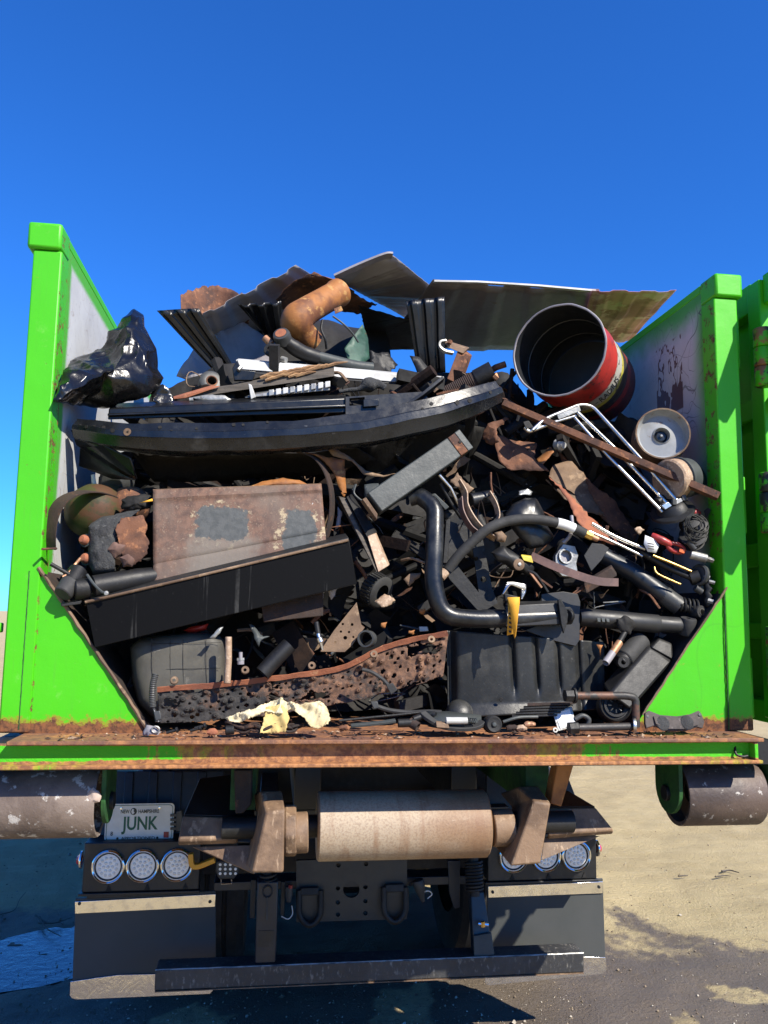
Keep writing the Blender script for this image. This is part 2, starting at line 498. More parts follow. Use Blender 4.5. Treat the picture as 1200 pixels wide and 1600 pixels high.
def text_verts(body, bold=0.0):
    cu = bpy.data.curves.new('t', 'FONT'); cu.body = body; cu.size = 1.0; cu.resolution_u = 3; cu.offset = bold; cu.fill_mode = 'FRONT'
    ob = bpy.data.objects.new('t', cu); COL.objects.link(ob)
    dg = bpy.context.evaluated_depsgraph_get()
    me = bpy.data.meshes.new_from_object(ob.evaluated_get(dg))
    vs = [v.co.copy() for v in me.vertices]; fs = [list(p.vertices) for p in me.polygons]
    bpy.data.objects.remove(ob); bpy.data.curves.remove(cu); bpy.data.meshes.remove(me)
    lo = Vector((min(v.x for v in vs), min(v.y for v in vs), 0)); hi = Vector((max(v.x for v in vs), max(v.y for v in vs), 0))
    return [((v.x - lo.x) / (hi.x - lo.x), (v.y - lo.y) / (hi.y - lo.y)) for v in vs], fs

# ================================================================== special materials of the setting
def ground_material():
    m, nt, b = new_mat('ground_sand')
    pos, x, y, z = _pos(nt)
    at = nt.nodes.new('ShaderNodeAttribute'); at.attribute_name = 'wet'
    wet = at.outputs['Fac']
    n1 = _noise(nt, pos, 1.3, 8, .65); n2 = _noise(nt, pos, 14, 9, .7); n3 = _noise(nt, pos, 90, 4, .6)
    st = _noise(nt, pos, 5, 6, .7, stretch=(.35, 1.6, 1), off=4)
    dry = _mix(nt, _ramp(nt, n1, .35, .65), (.47, .375, .205), (.40, .315, .17))
    dry = _mix(nt, _math(nt, 'MULTIPLY', _ramp(nt, st, .5, .72), .55), dry, (.54, .44, .26))
    dry = _mix(nt, _math(nt, 'MULTIPLY', _ramp(nt, n2, .58, .70), .6), dry, (.25, .185, .10))
    dry = _mix(nt, _math(nt, 'MULTIPLY', _ramp(nt, n3, .64, .72), .5), dry, (.11, .085, .06))
    mud = _mix(nt, _ramp(nt, n1, .38, .62), (.135, .108, .080), (.165, .13, .092))
    mud = _mix(nt, _math(nt, 'MULTIPLY', _ramp(nt, n2, .60, .72), .6), mud, (.21, .165, .115))
    wf = _math(nt, 'ADD', wet, _math(nt, 'MULTIPLY', _math(nt, 'SUBTRACT', n2, .5), 1.1))
    wf = _math(nt, 'ADD', wf, _math(nt, 'MULTIPLY', _math(nt, 'SUBTRACT', n1, .5), .5))
    wf = _ramp(nt, wf, .22, .78)
    col = _mix(nt, wf, dry, mud)
    nt.links.new(col, b.inputs['Base Color'])
    nt.links.new(_fmix(nt, wf, .95, .62), b.inputs['Roughness'])
    b.inputs['Specular IOR Level'].default_value = .3
    n5 = _noise(nt, pos, 38, 10, .8)
    h = _math(nt, 'ADD', _math(nt, 'MULTIPLY', n5, .9), _math(nt, 'MULTIPLY', n3, .45))
    h = _math(nt, 'ADD', h, _math(nt, 'MULTIPLY', st, .5))
    _bump(nt, b, h, .75, .03)
ground_material()

def water_material():
    m, nt, b = new_mat('water')
    pos, x, y, z = _pos(nt)
    b.inputs['Base Color'].default_value = (.05, .055, .06, 1)
    b.inputs['Roughness'].default_value = .06
    b.inputs['IOR'].default_value = 1.5
    b.inputs['Specular IOR Level'].default_value = 1.0
    _bump(nt, b, _noise(nt, pos, 16, 6, .65), .35, .012)
water_material()

GREEN = (.060, .44, .004)
def green_material(name, rust_lo=None, rust_hi=None, side=False, wear=.5):
    """Lime paint; rust creeps up from the bottom edge between rust_lo and rust_hi (world heights); scuffs, runs and chips."""
    m, nt, b = new_mat(name)
    pos, x, y, z = _pos(nt)
    n1 = _noise(nt, pos, 3, 5, .6, stretch=(1, 1, .35)); n2 = _noise(nt, pos, 28, 9, .72); n3 = _noise(nt, pos, 34, 8, .7, stretch=(3, 3, .12))
    nb = _noise(nt, pos, 2.2, 3, .5, off=6)
    col = _mix(nt, _math(nt, 'MULTIPLY', _ramp(nt, n1, .3, .7), .6), GREEN, (.05, .385, .010))
    col = _mix(nt, _math(nt, 'MULTIPLY', _ramp(nt, n3, .54, .74), .34), col, (.085, .27, .03))
    nl = _noise(nt, pos, 2.6, 1, .4, stretch=(1.6, 1.6, .5), off=9)
    ln = _math(nt, 'MULTIPLY', _ramp(nt, _math(nt, 'ABSOLUTE', _math(nt, 'SUBTRACT', nl, .5)), .0030, .0012), _ramp(nt, nb, .48, .56))
    col = _mix(nt, _math(nt, 'MULTIPLY', ln, .12), col, (.03, .10, .02))
    pale = _math(nt, 'MULTIPLY', _ramp(nt, _noise(nt, pos, 11, 8, .75, off=11), .60, .72), .30)
    col = _mix(nt, pale, col, (.22, .50, .10))
    ch = _ramp(nt, _noise(nt, pos, 46, 5, .7, off=21), .70, .725)
    near = _math(nt, 'MULTIPLY', _ramp(nt, _math(nt, 'ABSOLUTE', x), 1.150, 1.131), _ramp(nt, _math(nt, 'ABSOLUTE', x), 1.122, 1.129))
    edge = _ramp(nt, _math(nt, 'ADD', _math(nt, 'MULTIPLY', near, .30), _math(nt, 'MULTIPLY', n2, .62)), .62, .68)
    f = _math(nt, 'MAXIMUM', ch, _math(nt, 'MULTIPLY', edge, near))
    if rust_lo is not None:
        up = _ramp(nt, z, rust_hi, rust_lo)
        e = _math(nt, 'ADD', _math(nt, 'MULTIPLY', up, .75), _math(nt, 'MULTIPLY', _math(nt, 'SUBTRACT', n2, .5), 1.3))
        e = _math(nt, 'ADD', e, _math(nt, 'MULTIPLY', _math(nt, 'SUBTRACT', n1, .5), .5))
        yel = _ramp(nt, e, .20, .36)
        col = _mix(nt, yel, col, (.24, .21, .02))
        f = _math(nt, 'MAXIMUM', f, _ramp(nt, e, .36, .46))
    rust = _mix(nt, _ramp(nt, _noise(nt, pos, 55, 6, .7), .4, .62), (.20, .08, .03), (.075, .032, .018))
    col = _mix(nt, f, col, rust)
    nt.links.new(col, b.inputs['Base Color'])
    nt.links.new(_fmix(nt, f, .46, .85), b.inputs['Roughness'])
    b.inputs['Specular IOR Level'].default_value = .35
    h = _math(nt, 'ADD', _math(nt, 'MULTIPLY', n2, .35), _math(nt, 'MULTIPLY', nb, 4.0))
    _bump(nt, b, _math(nt, 'ADD', h, _math(nt, 'MULTIPLY', f, -.6)), .35, .006)
mat('seam_shade_green', (.010, .055, .012), (.016, .085, .014), 20, r=.7, bump=.3)  # dark lime: shade put into rails and roller plates; also weld seams
green_material('green_paint')
green_material('green_post', 1.47, 1.56)
green_material('green_gusset', 1.465, 1.56)

def sill_material():
    m, nt, b = new_mat('sill')
    pos, x, y, z = _pos(nt)
    n2 = _noise(nt, pos, 9, 9, .7); n3 = _noise(nt, pos, 40, 8, .7); dr = _noise(nt, pos, 16, 6, .6, stretch=(2.2, 1, .12))
    ax = _math(nt, 'ABSOLUTE', _math(nt, 'SUBTRACT', x, -.05))
    e = _math(nt, 'ADD', _ramp(nt, ax, .25, 1.05), _math(nt, 'MULTIPLY', _math(nt, 'SUBTRACT', n2, .5), 1.2))
    e = _math(nt, 'ADD', e, _math(nt, 'MULTIPLY', _math(nt, 'SUBTRACT', dr, .5), 1.3))
    top = _ramp(nt, z, 1.452, 1.462); bot = _ramp(nt, z, 1.4185, 1.409)
    e = _math(nt, 'SUBTRACT', _math(nt, 'SUBTRACT', e, _math(nt, 'MULTIPLY', top, 1.4)), _math(nt, 'MULTIPLY', bot, .8))
    e = _math(nt, 'SUBTRACT', e, .04)
    rust = _mix(nt, _ramp(nt, n3, .38, .62), (.42, .185, .065), (.19, .078, .034))
    rust = _mix(nt, _math(nt, 'MULTIPLY', top, _ramp(nt, n2, .35, .65)), rust, (.14, .068, .045))
    yel = _mix(nt, _ramp(nt, n3, .4, .6), (.36, .27, .03), (.22, .13, .03))
    col = _mix(nt, _ramp(nt, e, .10, .32), rust, yel)
    col = _mix(nt, _ramp(nt, e, .36, .52), col, GREEN)
    nt.links.new(col, b.inputs['Base Color'])
    b.inputs['Roughness'].default_value = .75
    _bump(nt, b, _math(nt, 'ADD', n3, n2), .7, .006)
sill_material()

def inside_material(name, right):
    """Wall inside: worn white paint, lime overspray at the rear edge and along the top, scratches and rust."""
    m, nt, b = new_mat(name)
    pos, x, y, z = _pos(nt)
    n1 = _noise(nt, pos, 4, 6, .6); n2 = _noise(nt, pos, 30, 9, .7); n3 = _noise(nt, pos, 6, 4, .5)
    white = _mix(nt, _ramp(nt, n1, .3, .7), (.52, .53, .52), (.42, .425, .42))
    white = _mix(nt, _math(nt, 'MULTIPLY', _ramp(nt, n2, .55, .7), .5), white, (.25, .245, .235))
    if right:
        fy = _ramp(nt, _math(nt, 'ADD', y, _math(nt, 'MULTIPLY', _math(nt, 'SUBTRACT', n1, .5), .10)), .19, .08)
        fz = _ramp(nt, _math(nt, 'ADD', z, _math(nt, 'MULTIPLY', _math(nt, 'SUBTRACT', n1, .5), .12)), 2.93, 3.06)
        g = (.055, .30, .03)
    else:
        fy = _ramp(nt, _math(nt, 'ADD', y, _math(nt, 'MULTIPLY', _math(nt, 'SUBTRACT', n1, .5), .05)), .17, .135)
        fz = _ramp(nt, z, 3.0, 3.03)
        g = (.065, .36, .02)
    col = _mix(nt, _math(nt, 'MAXIMUM', fy, fz), white, g)
    # long scratches: thin lines of a stretched cell pattern, denser at the rear edge
    def scratch(scale, st_, o_, w_):
        q = _noise(nt, pos, scale, 1.5, .4, stretch=st_, off=o_)
        return _ramp(nt, _math(nt, 'ABSOLUTE', _math(nt, 'SUBTRACT', q, .5)), w_, w_ * .4)
    dens = _ramp(nt, n3, .40, .56)
    li = _math(nt, 'MAXIMUM', scratch(3.0, (1, 1.5, .8), 1.0, .0045), scratch(4.2, (1, .7, 1.5), 7.0, .004))
    li = _math(nt, 'MAXIMUM', li, scratch(6.5, (1, 1.4, 1.0), 15.0, .006))
    li = _math(nt, 'MULTIPLY', li, dens)
    edge = _ramp(nt, y, .55, .05)
    li = _math(nt, 'MULTIPLY', li, _math(nt, 'ADD', _math(nt, 'MULTIPLY', edge, .8), .2))
    col = _mix(nt, _math(nt, 'MULTIPLY', li, .85), col, (.05, .05, .045) if right else (.17, .09, .045))
    er = _math(nt, 'ADD', _math(nt, 'MULTIPLY', _ramp(nt, y, .10, .01), .42), _math(nt, 'MULTIPLY', n2, .6))
    rf = _ramp(nt, er, .60, .70)
    col = _mix(nt, rf, col, (.20, .075, .03))
    if right:
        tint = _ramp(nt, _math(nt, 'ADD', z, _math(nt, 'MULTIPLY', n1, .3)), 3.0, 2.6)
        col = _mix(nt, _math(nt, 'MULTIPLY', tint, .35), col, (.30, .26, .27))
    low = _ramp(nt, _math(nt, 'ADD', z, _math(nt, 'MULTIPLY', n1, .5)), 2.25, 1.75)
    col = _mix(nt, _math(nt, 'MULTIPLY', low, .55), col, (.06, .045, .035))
    if right:      # the square patch where a plate was torn off, flaking
        px_ = _math(nt, 'MULTIPLY', _ramp(nt, y, .250, .254), _ramp(nt, y, .470, .466))
        pz_ = _math(nt, 'MULTIPLY', _ramp(nt, z, 2.66, 2.666), _ramp(nt, z, 2.965, 2.955))
        fn = _noise(nt, pos, 15, 2, .5, stretch=(1, 1.5, .75), off=2.5)
        low_ = _ramp(nt, z, 2.80, 2.68)
        fl = _ramp(nt, _math(nt, 'ADD', _math(nt, 'ABSOLUTE', _math(nt, 'SUBTRACT', fn, .5)), _math(nt, 'MULTIPLY', low_, -.16)), .03, .018)
        col = _mix(nt, _math(nt, 'MULTIPLY', _math(nt, 'MULTIPLY', px_, pz_), fl), col, (.10, .05, .04))
    nt.links.new(col, b.inputs['Base Color'])
    b.inputs['Roughness'].default_value = .6
    _bump(nt, b, n2, .25, .004)
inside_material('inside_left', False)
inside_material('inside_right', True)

# ================================================================== ground
def in_poly(x, y, poly):
    k = False; m = len(poly)
    for i in range(m):
        (x0, y0), (x1, y1) = poly[i], poly[(i + 1) % m]
        if (y0 > y) != (y1 > y) and x < (x1 - x0) * (y - y0) / (y1 - y0) + x0: k = not k
    return k
def gp(*pts): return [tuple(PZ(a, b)[:2]) for a, b in pts]
WET = [gp((-900, 1425), (0, 1422), (140, 1418), (330, 1400), (700, 1390), (940, 1455), (1005, 1477), (1060, 1492), (1120, 1500), (1300, 1530), (1500, 2400), (600, 3200), (-1200, 2400)),
       gp((930, 1408), (985, 1424), (1050, 1446), (1100, 1470), (1200, 1494), (1500, 1550), (1500, 1600), (1150, 1505), (1075, 1487), (1010, 1462), (930, 1432))]
DRY_LIT = [gp((575, 1550), (650, 1548), (690, 1568), (655, 1612), (575, 1615)), gp((228, 1590), (300, 1570), (380, 1588), (370, 1640), (240, 1640)),  # dry patches; the first also paints in a sunlit wedge between shadows
        gp((1100, 1535), (1180, 1550), (1240, 1580), (1130, 1570)), gp((1010, 1595), (1080, 1580), (1110, 1640), (1020, 1650))]
POOL = gp((-700, 1475), (0, 1466), (60, 1452), (125, 1438), (300, 1425), (330, 1470), (120, 1525), (60, 1540), (-10, 1550), (-700, 1590))
def pool_level(x, y): return 0.0
def axis_list(lo, hi, step, far, grow=1.25):
    a = []; v = lo; s = step
    left = []
    while v > -far: s *= grow; v -= s; left.append(v)
    a = left[::-1]
    n = int((hi - lo) / step); a += [lo + i * step for i in range(n + 1)]
    v = hi; s = step
    while v < far: s *= grow; v += s; a.append(v)
    return a
gx = axis_list(-3.6, 4.6, .045, 500.0); gy = axis_list(.2, 8.0, .045, 500.0)
verts = []; wets = []
for yy in gy:
    for xx in gx:
        near = -3.8 < xx < 4.8 and 0 < yy < 8.2
        z = 0.0; w = 0.0
        if near:
            nx = xx + .16 * mnoise.noise((xx * 2.2, yy * 2.2, 1)) + .05 * mnoise.noise((xx * 9, yy * 9, 4)); ny = yy + .14 * mnoise.noise((xx * 2.2, yy * 2.2, 7)) + .05 * mnoise.noise((xx * 9, yy * 9, 2))
            w = sum(1.0 for ox, oy in ((0, 0), (.13, .05), (-.13, -.03), (.03, .14), (-.04, -.14), (.09, -.1), (-.1, .1)) if any(in_poly(nx + ox, ny + oy, q) for q in WET)) / 7
            if w > .3 and any(in_poly(nx, ny, q) for q in DRY_LIT): w = min(w, .38)
            z = .035 * mnoise.noise((xx * .9, yy * .9, 3)) + .012 * mnoise.noise((xx * 5, yy * 5, 9)) + .006 * mnoise.noise((xx * 17, yy * 17, 5))
            if in_poly(nx, ny, POOL): z = .5 * z - .012 + .022 * mnoise.noise((xx * 7, yy * 16, 2))
        elif abs(xx) < 40 and abs(yy) < 40:
            w = 0.0
            if xx < -3.6 and 0 < yy < 8: w = .9 if yy < 3.6 else 0.0
        verts.append((xx, yy, z)); wets.append(w)
gw = len(gx)
me = bpy.data.meshes.new('ground')
me.from_pydata(verts, [], [(j * gw + i, j * gw + i + 1, (j + 1) * gw + i + 1, (j + 1) * gw + i) for j in range(len(gy) - 1) for i in range(gw - 1)])
at = me.attributes.new('wet', 'FLOAT', 'POINT'); at.data.foreach_set('value', wets)
me.materials.append(MATS['ground_sand'])
me.polygons.foreach_set('use_smooth', [True] * len(me.polygons))
gob = bpy.data.objects.new('ground', me); COL.objects.link(gob); structure(gob)
pb = MB(); pc = [V(x, y, -.006) for x, y in POOL]
pb.add(pc, [list(range(len(pc)))])
structure(pb.build('puddle', 'water', smooth=0))

# loose stones and lumps on the ground: nobody could count them
def pebbles():
    rnd = random.Random(5); mb = MB()
    for k in range(2400):
        px = rnd.uniform(-100, 1300); py = rnd.uniform(1290, 1640) if px > 900 or px < 130 else rnd.uniform(1530, 1640)
        c = PZ(px, py); s_ = rnd.choice([.002, .0025, .003, .004, .005, .007]) * rnd.uniform(.6, 1.3)
        if rnd.random() < .02: s_ *= 2.0
        vs = []
        for d in ((1, 0, 0), (-1, 0, 0), (0, 1, 0), (0, -1, 0), (0, 0, .8), (0, 0, -.6), (.7, .7, .4), (-.7, -.6, .4)):
            vs.append(c + V(*d) * s_ * rnd.uniform(.6, 1.2) + V(0, 0, s_ * .3 + .035 * mnoise.noise((c.x * .9, c.y * .9, 3)) + .012 * mnoise.noise((c.x * 5, c.y * 5, 9))))
        mb.cur = 0 if rnd.random() < .7 else 1
        mb.add(vs, [(4, 0, 6), (4, 6, 2), (6, 0, 2), (4, 2, 1), (4, 1, 7), (7, 1, 3), (4, 7, 3), (4, 3, 0), (5, 2, 0), (5, 1, 2), (5, 3, 1), (5, 0, 3)])
    o = mb.build('loose_gravel', ['ground_pebble', 'ground_pebble_pale'], smooth=0)
    o['kind'] = 'stuff'; o['label'] = 'small loose stones scattered over the yard'; o['category'] = 'gravel'
mat('ground_pebble', (.12, .09, .06), (.22, .17, .11), 8, r=.95, bump=.3)
mat('ground_pebble_pale', (.40, .36, .29), (.30, .26, .2), 8, r=.95, bump=.3)
pebbles()

def twig(pts, r, label):
    mb = MB(); mb.tube(crom([PZ(a, b) + V(0, 0, r + .012) for a, b in pts], 5), [r * (1 - .6 * k / (len(pts) * 5 - 5)) for k in range((len(pts) - 1) * 5 + 1)], 5)
    return tag(mb.build('dry_twig', 'wood_grey'), label, 'twig')
twig([(1128, 1366), (1140, 1364), (1155, 1368)], .008, 'short dark twig lying on the pale sand at the right')
twig([(1060, 1373), (1075, 1372)], .007, 'tiny stick on the sand left of the other sticks')
twig([(1118, 1374), (1132, 1372), (1142, 1373)], .006, 'thin stick lying just below the short dark twig')
twig([(55, 1435), (75, 1447), (92, 1446), (98, 1450)], .006, 'forked dry twig end above the blue puddle')
twig([(62, 1437), (72, 1455), (95, 1468)], .005, 'long thin twig reaching over the puddle edge')
twig([(60, 1447), (85, 1446), (112, 1438)], .004, 'thin twig lying flat behind the puddle')
twig([(0, 1433), (22, 1426), (30, 1410), (40, 1398)], .003, 'thin curved root on the shaded dirt at left')

# ================================================================== the roll-off container
ZF = 1.475                                        # floor
box = thing('roll_off_container', 'open lime green steel roll-off container with rusty sill, filled with scrap metal', 'container', (0, 3.0, 1.2))
XI = 1.137
def bx(lo, hi): return MB().box(lo, hi)
bx((-1.15, -.155, ZF - .012), (1.16, 6.3, ZF)).build('floor', 'sill', box, bevel=.003)
# rear sill: a channel lying on its side
sill = bx((-1.20, -.115, 1.401), (1.15, -.103, ZF - .0125)).build('sill_web', 'sill', box)
bx((-1.205, -.153, 1.395), (1.155, -.1155, 1.406)).build('sill_flange', 'sill', box, bevel=.003)
bx((1.13, -.148, 1.4065), (1.142, -.1155, ZF - .013)).build('sill_end_plate', 'sill', box, bevel=.002)
bx((-1.22, -.1025, 1.385), (1.22, .2, ZF - .013)).build('cross_member', 'black_steel', box)
for s_, mn, nm in ((-1, 'inside_left', 'side_wall'), (1, 'inside_right', 'side_wall')):
    w = MB()
    a, b = s_ * XI, s_ * (XI + .012)
    w.box((min(a, b), .0905, ZF + .002), (max(a, b), 6.3, 3.062))
    w.build('side_wall', mn, box)
    p = MB()
    p.box((min(s_ * (XI - .006), s_ * 1.222), 0.0, ZF + .001), (max(s_ * (XI - .006), s_ * 1.222), .09, 3.008))
    p.build('corner_post', 'green_post', box, bevel=.006)
    lip = MB(); lip.box((min(s_ * (XI - .004), s_ * (XI + .005)), .0, ZF + .16), (max(s_ * (XI - .004), s_ * (XI + .005)), .16, 3.006))
    t0, t1 = (XI - .004, 1.240)
    bx((min(s_ * t0, s_ * t1), -.012, 3.009), (max(s_ * t0, s_ * t1), .10, 3.098)).build('post_cap', 'green_paint', box, bevel=.010)
    bx((min(s_ * (t0 + .003), s_ * t1), .1005, 3.0625), (max(s_ * (t0 + .003), s_ * t1), 6.3, 3.094)).build('top_rail', 'green_paint', box, bevel=.004)
    for k in range(8):
        rb = MB(); rb.box((min(s_ * 1.1495, s_ * 1.235), .75 + k * .75, ZF), (max(s_ * 1.1495, s_ * 1.235), .83 + k * .75, 3.0085)); rb.build('side_rib', 'green_paint', box)
    bx((min(s_ * .45, s_ * .53), .10, 1.22), (max(s_ * .45, s_ * .53), 6.2, 1.384)).build('long_rail', 'seam_shade_green', box)
bx((-1.13, 6.24, ZF + .001), (1.13, 6.3, 3.0)).build('front_wall', 'rust_pale', box)
# lower corner panels and the sloping plates behind them
lg = G((46, 890, .006), (56, 884, .006), (72, 905, .006), (236, 1147, .006), (29, 1147, .006))
MB().plate(lg, .012, (0, 1, 0)).build('corner_panel', 'green_gusset', box, bevel=.002)
rg = G((1133, 922, .006), (1139, 915, .006), (1143, 1147, .006), (985, 1147, .006), (1003, 1118, .006))
MB().plate(rg, .012, (0, 1, 0)).build('corner_panel', 'green_gusset', box, bevel=.002)
a, b = P(62, 890, .02), P(234, 1146, .02)
MB().hexa([a + V(-.01, 0, -.01), b + V(-.01, 0, -.01), b + V(-.01, 2.2, -.01), a + V(-.01, 2.2, -.01)], [a, b, b + V(0, 2.2, 0), a + V(0, 2.2, 0)]).build('sloping_plate', 'rust_dark', box)
a, b = P(1133, 918, .02), P(986, 1146, .02)
MB().hexa([a + V(.01, 0, -.01), b + V(.01, 0, -.01), b + V(.01, 2.2, -.01), a + V(.01, 2.2, -.01)], [a, b, b + V(0, 2.2, 0), a + V(0, 2.2, 0)]).build('sloping_plate', 'rust_dark', box)
# rusty rolled edge along the left opening, and weld beads
MB().tube(crom(G((60, 886, .0), (75, 908, -.001), (100, 944, -.001), (150, 1018, -.001), (200, 1092, -.001), (234, 1144, -.001)), 6), .006, 6).noise(.003, 40).build('edge_bead', 'rust_pale', box)
MB().tube(crom(G((1136, 918, .0), (1100, 972, -.001), (1050, 1046, -.001), (1004, 1117, -.001)), 6), .004, 6).noise(.003, 40).build('edge_bead', 'rust_pale', box)
MB().tube(crom(G((46, 892, .0), (38, 1010, -.0), (29, 1140, -.0)), 30), .0017, 6).noise(.0012, 90).build('weld_bead', 'seam_shade_green', box)
MB().tube(crom(G((1132, 926, .0), (1134, 1000, -.0), (1137, 1075, -.0), (1139, 1140, 0)), 30), .0022, 6).noise(.0014, 90).build('weld_bead', 'seam_shade_green', box)
# side hook at the left
MB().plate([V(-1.245, .03, 1.805), V(-1.40, .03, 1.805), V(-1.40, .03, 1.775), V(-1.245, .03, 1.775)], .03, (0, 1, 0)).build('tarp_hook', 'green_paint', box, bevel=.004)
MB().tube(crom(G((1148, 1165, -.11), (1150, 1178, -.125), (1160, 1182, -.13), (1168, 1181, -.13)), 5), .004, 8).build('wire_hook', 'black_steel', box)
# ground rollers with their plates
mat('roller_flaky', (.165, .125, .10), (.11, .08, .063), 7, c3=(.45, .42, .38), s3=26, t3=(.56, .63), r=.6, bump=.6, bs=60)
mat('roller_dirty', (.10, .07, .055), (.06, .043, .036), 7, c3=(.40, .37, .33), s3=30, t3=(.60, .66), r=.55, bump=.5, bs=60, m=.1)
for s_, x0, x1 in ((-1, P(-12, 1250, -.03).x, P(152, 1250, -.03).x), (1, P(1068, 1235, -.03).x, P(1190, 1235, -.03).x)):
    zc, yc, rr = 1.270, .03, .105
    MB().lathe([(.03, x0 + .05), (rr - .014, x0 + .05), (rr - .014, x0 + .002), (rr - .002, x0), (rr, x0 + .004), (rr, (x0 + x1) / 2), (rr, x1 - .004), (rr - .002, x1), (rr - .014, x1 - .002), (rr - .014, x1 - .05), (.03, x1 - .05)], (0, yc, zc), (1, 0, 0), 56).build('ground_roller', 'roller_flaky' if s_ < 0 else 'roller_dirty', box, smooth=50)
    for xx in (x0 - .028, x1 + .014):
        pl = MB(); prof = []
        for k in range(13):
            an = math.pi + math.pi * k / 12
            prof.append(V(xx, yc + math.cos(an) * .085, zc + .02 + math.sin(an) * .085))
        prof = [V(xx, yc - .085, 1.384)] + prof + [V(xx, yc + .085, 1.384)]
        pl.plate(prof, .014, (1, 0, 0))
        q = pl.build('roller_plate', 'seam_shade_green', box, bevel=.002)
        MB().tube([V(xx - .012, yc, zc), V(xx + .026, yc, zc)], .026, 18).build('axle_pin', 'black_steel', q, bevel=.003)
# open door, swung right round against the side, with three hinges
door = bx((1.435, .125, 1.50), (1.445, 2.0, 3.14)).build('door', 'green_paint', box)  # panel cut back: front bay left open to let sun onto the posts
for (y0, y1) in ((-.215, -.14), (.085, .165), (.75, .83), (1.9, 2.0)):
    bx((1.365, y0, 1.50), (1.4345, y1, 3.13)).build('door_post', 'green_paint', door, bevel=.005)
for (z0, z1, dx) in ((3.03, 3.145, 0), (2.62, 2.70, .02), (2.05, 2.14, .02), (1.78, 1.84, .02), (1.48, 1.56, 0)):
    for (y0, y1) in ((-.1395, .0845), (.1655, .7495), (.8305, 1.8995)):
        bx((1.38 + dx, y0, z0), (1.4345, y1, z1)).build('door_rail', 'green_paint', door, bevel=.005)
def hinge_material():
    m, nt, b = new_mat('hinge_paint')
    pos, x, y, z = _pos(nt)
    n = _noise(nt, pos, 16, 8, .7)
    f = _ramp(nt, n, .46, .52)
    col = _mix(nt, f, GREEN, (.03, .028, .02))
    col = _mix(nt, _ramp(nt, _noise(nt, pos, 9, 6, .6, off=2), .55, .6), col, (.26, .10, .04))
    nt.links.new(col, b.inputs['Base Color']); b.inputs['Roughness'].default_value = .55
    _bump(nt, b, n, .4, .006)
hinge_material()
for zc, zs in ((2.79, 2.895), (2.25, 2.27), (1.70, 1.61)):
    br = MB()
    for k in range(3):
        z0 = zc + .02 - .11 + k * .0735
        br.lathe([(0, 0), (.029, 0), (.033, .004), (.033, .068), (.029, .072), (0, .072)], V(1.345, .045, z0), (0, 0, 1), 26)
    hb = br.build('hinge_barrel', 'hinge_paint', box, smooth=50)
    # strap from the side wall to the barrel, seen in the gap beside the post
    bx((1.285, .12, zs - .105), (1.30, .42, zs + .105)).build('hinge_strap', 'green_paint', hb, bevel=.003)
    bx((1.2345, .40, zs - .10), (1.2845, .42, zs + .10)).build('hinge_web', 'green_paint', hb)
    # hinge leaf: a plate with a diamond hole running back to the door edge
    zl = zc + .20
    yz = [(-.335, zl - .06), (-.335, zl + .02), (-.225, zl + .13), (-.18, zl + .12), (.03, zc + .12), (.03, zc - .10), (-.18, zl - .10), (-.30, zl - .12)]
    hole = [(-.292, zl - .02), (-.282, zl + .018), (-.257, zl + .022), (-.270, zl - .022)]
    MB().holed([V(1.385, a, b) for a, b in yz], [[V(1.385, a, b) for a, b in hole]], .014, (1, 0, 0)).build('hinge_leaf', 'green_paint', hb)

# ================================================================== far left, a sliver of yard past the container
def bare_tree(x, y, h, seed, label):
    rnd = random.Random(seed)
    t = thing('bare_tree', label, 'tree', (x, y, 0), 'leafless trees behind the yard')
    tr = MB(); tw = MB()
    def limb(a, d, L, r, depth):
        pts = [a]; 
        for k in range(4):
            d = (d + Vector((rnd.uniform(-.18, .18), rnd.uniform(-.18, .18), rnd.uniform(-.05, .12)))).normalized()
            pts.append(pts[-1] + d * (L / 4))
        (tr if depth < 2 else tw).tube(pts, [r * (1 - .14 * k) for k in range(5)], 6 if depth < 2 else 4)
        if depth < 4:
            for k in range(5 if depth else 9):
                p = pts[rnd.randint(1, 4)]
                limb(p, (d + Vector((rnd.uniform(-1, 1), rnd.uniform(-1, 1), rnd.uniform(-.1, .8)))).normalized(), L * rnd.uniform(.45, .65), r * .45, depth + 1)
    limb(Vector((x, y, 0)), Vector((0, 0, 1)), h * .6, h * .025, 0)
    tr.build('trunk', 'wood_grey', t); tw.build('crown', 'wood_grey', t)
bare_tree(-19.5, 32, 2.9, 3, 'leafless grey tree far behind the left post, nearer the sky edge')
bare_tree(-22.0, 36, 3.3, 4, 'leafless grey tree at the very left edge of the picture')
ld = thing('parked_loader', 'yellow wheel loader parked far off at the left edge behind the post', 'loader', (-15.2, 24, 0))
X0, Y0 = -15.2, 24.0
mat('loader_yellow', (.75, .42, .03), (.6, .33, .03), 2, r=.5, bump=.1)
mat('dark_glass', (.02, .024, .028), r=.15, bump=0)
bx((X0 - 1.1, Y0 - 2.2, .85), (X0 + 1.1, Y0 + 2.0, 1.5)).build('body', 'loader_yellow', ld, bevel=.05)
bx((X0 - .8, Y0 - .6, 1.505), (X0 + .8, Y0 + 1.0, 2.7)).build('cab', 'dark_glass', ld, bevel=.04)
for dx in (-1, 1):
    for dy in (-1.4, 1.3):
        wh = MB().lathe([(.25, -.2), (.55, -.22), (.66, -.15), (.66, .15), (.55, .22), (.25, .2)], (X0 + dx * .98, Y0 + dy, .64), (1, 0, 0), 28).build('wheel', 'rubber', ld)
        MB().lathe([(0, -.1), (.26, -.18), (.26, .18), (0, .1)], (X0 + dx * .98, Y0 + dy, .64), (1, 0, 0), 20).build('rim', 'loader_yellow', wh)
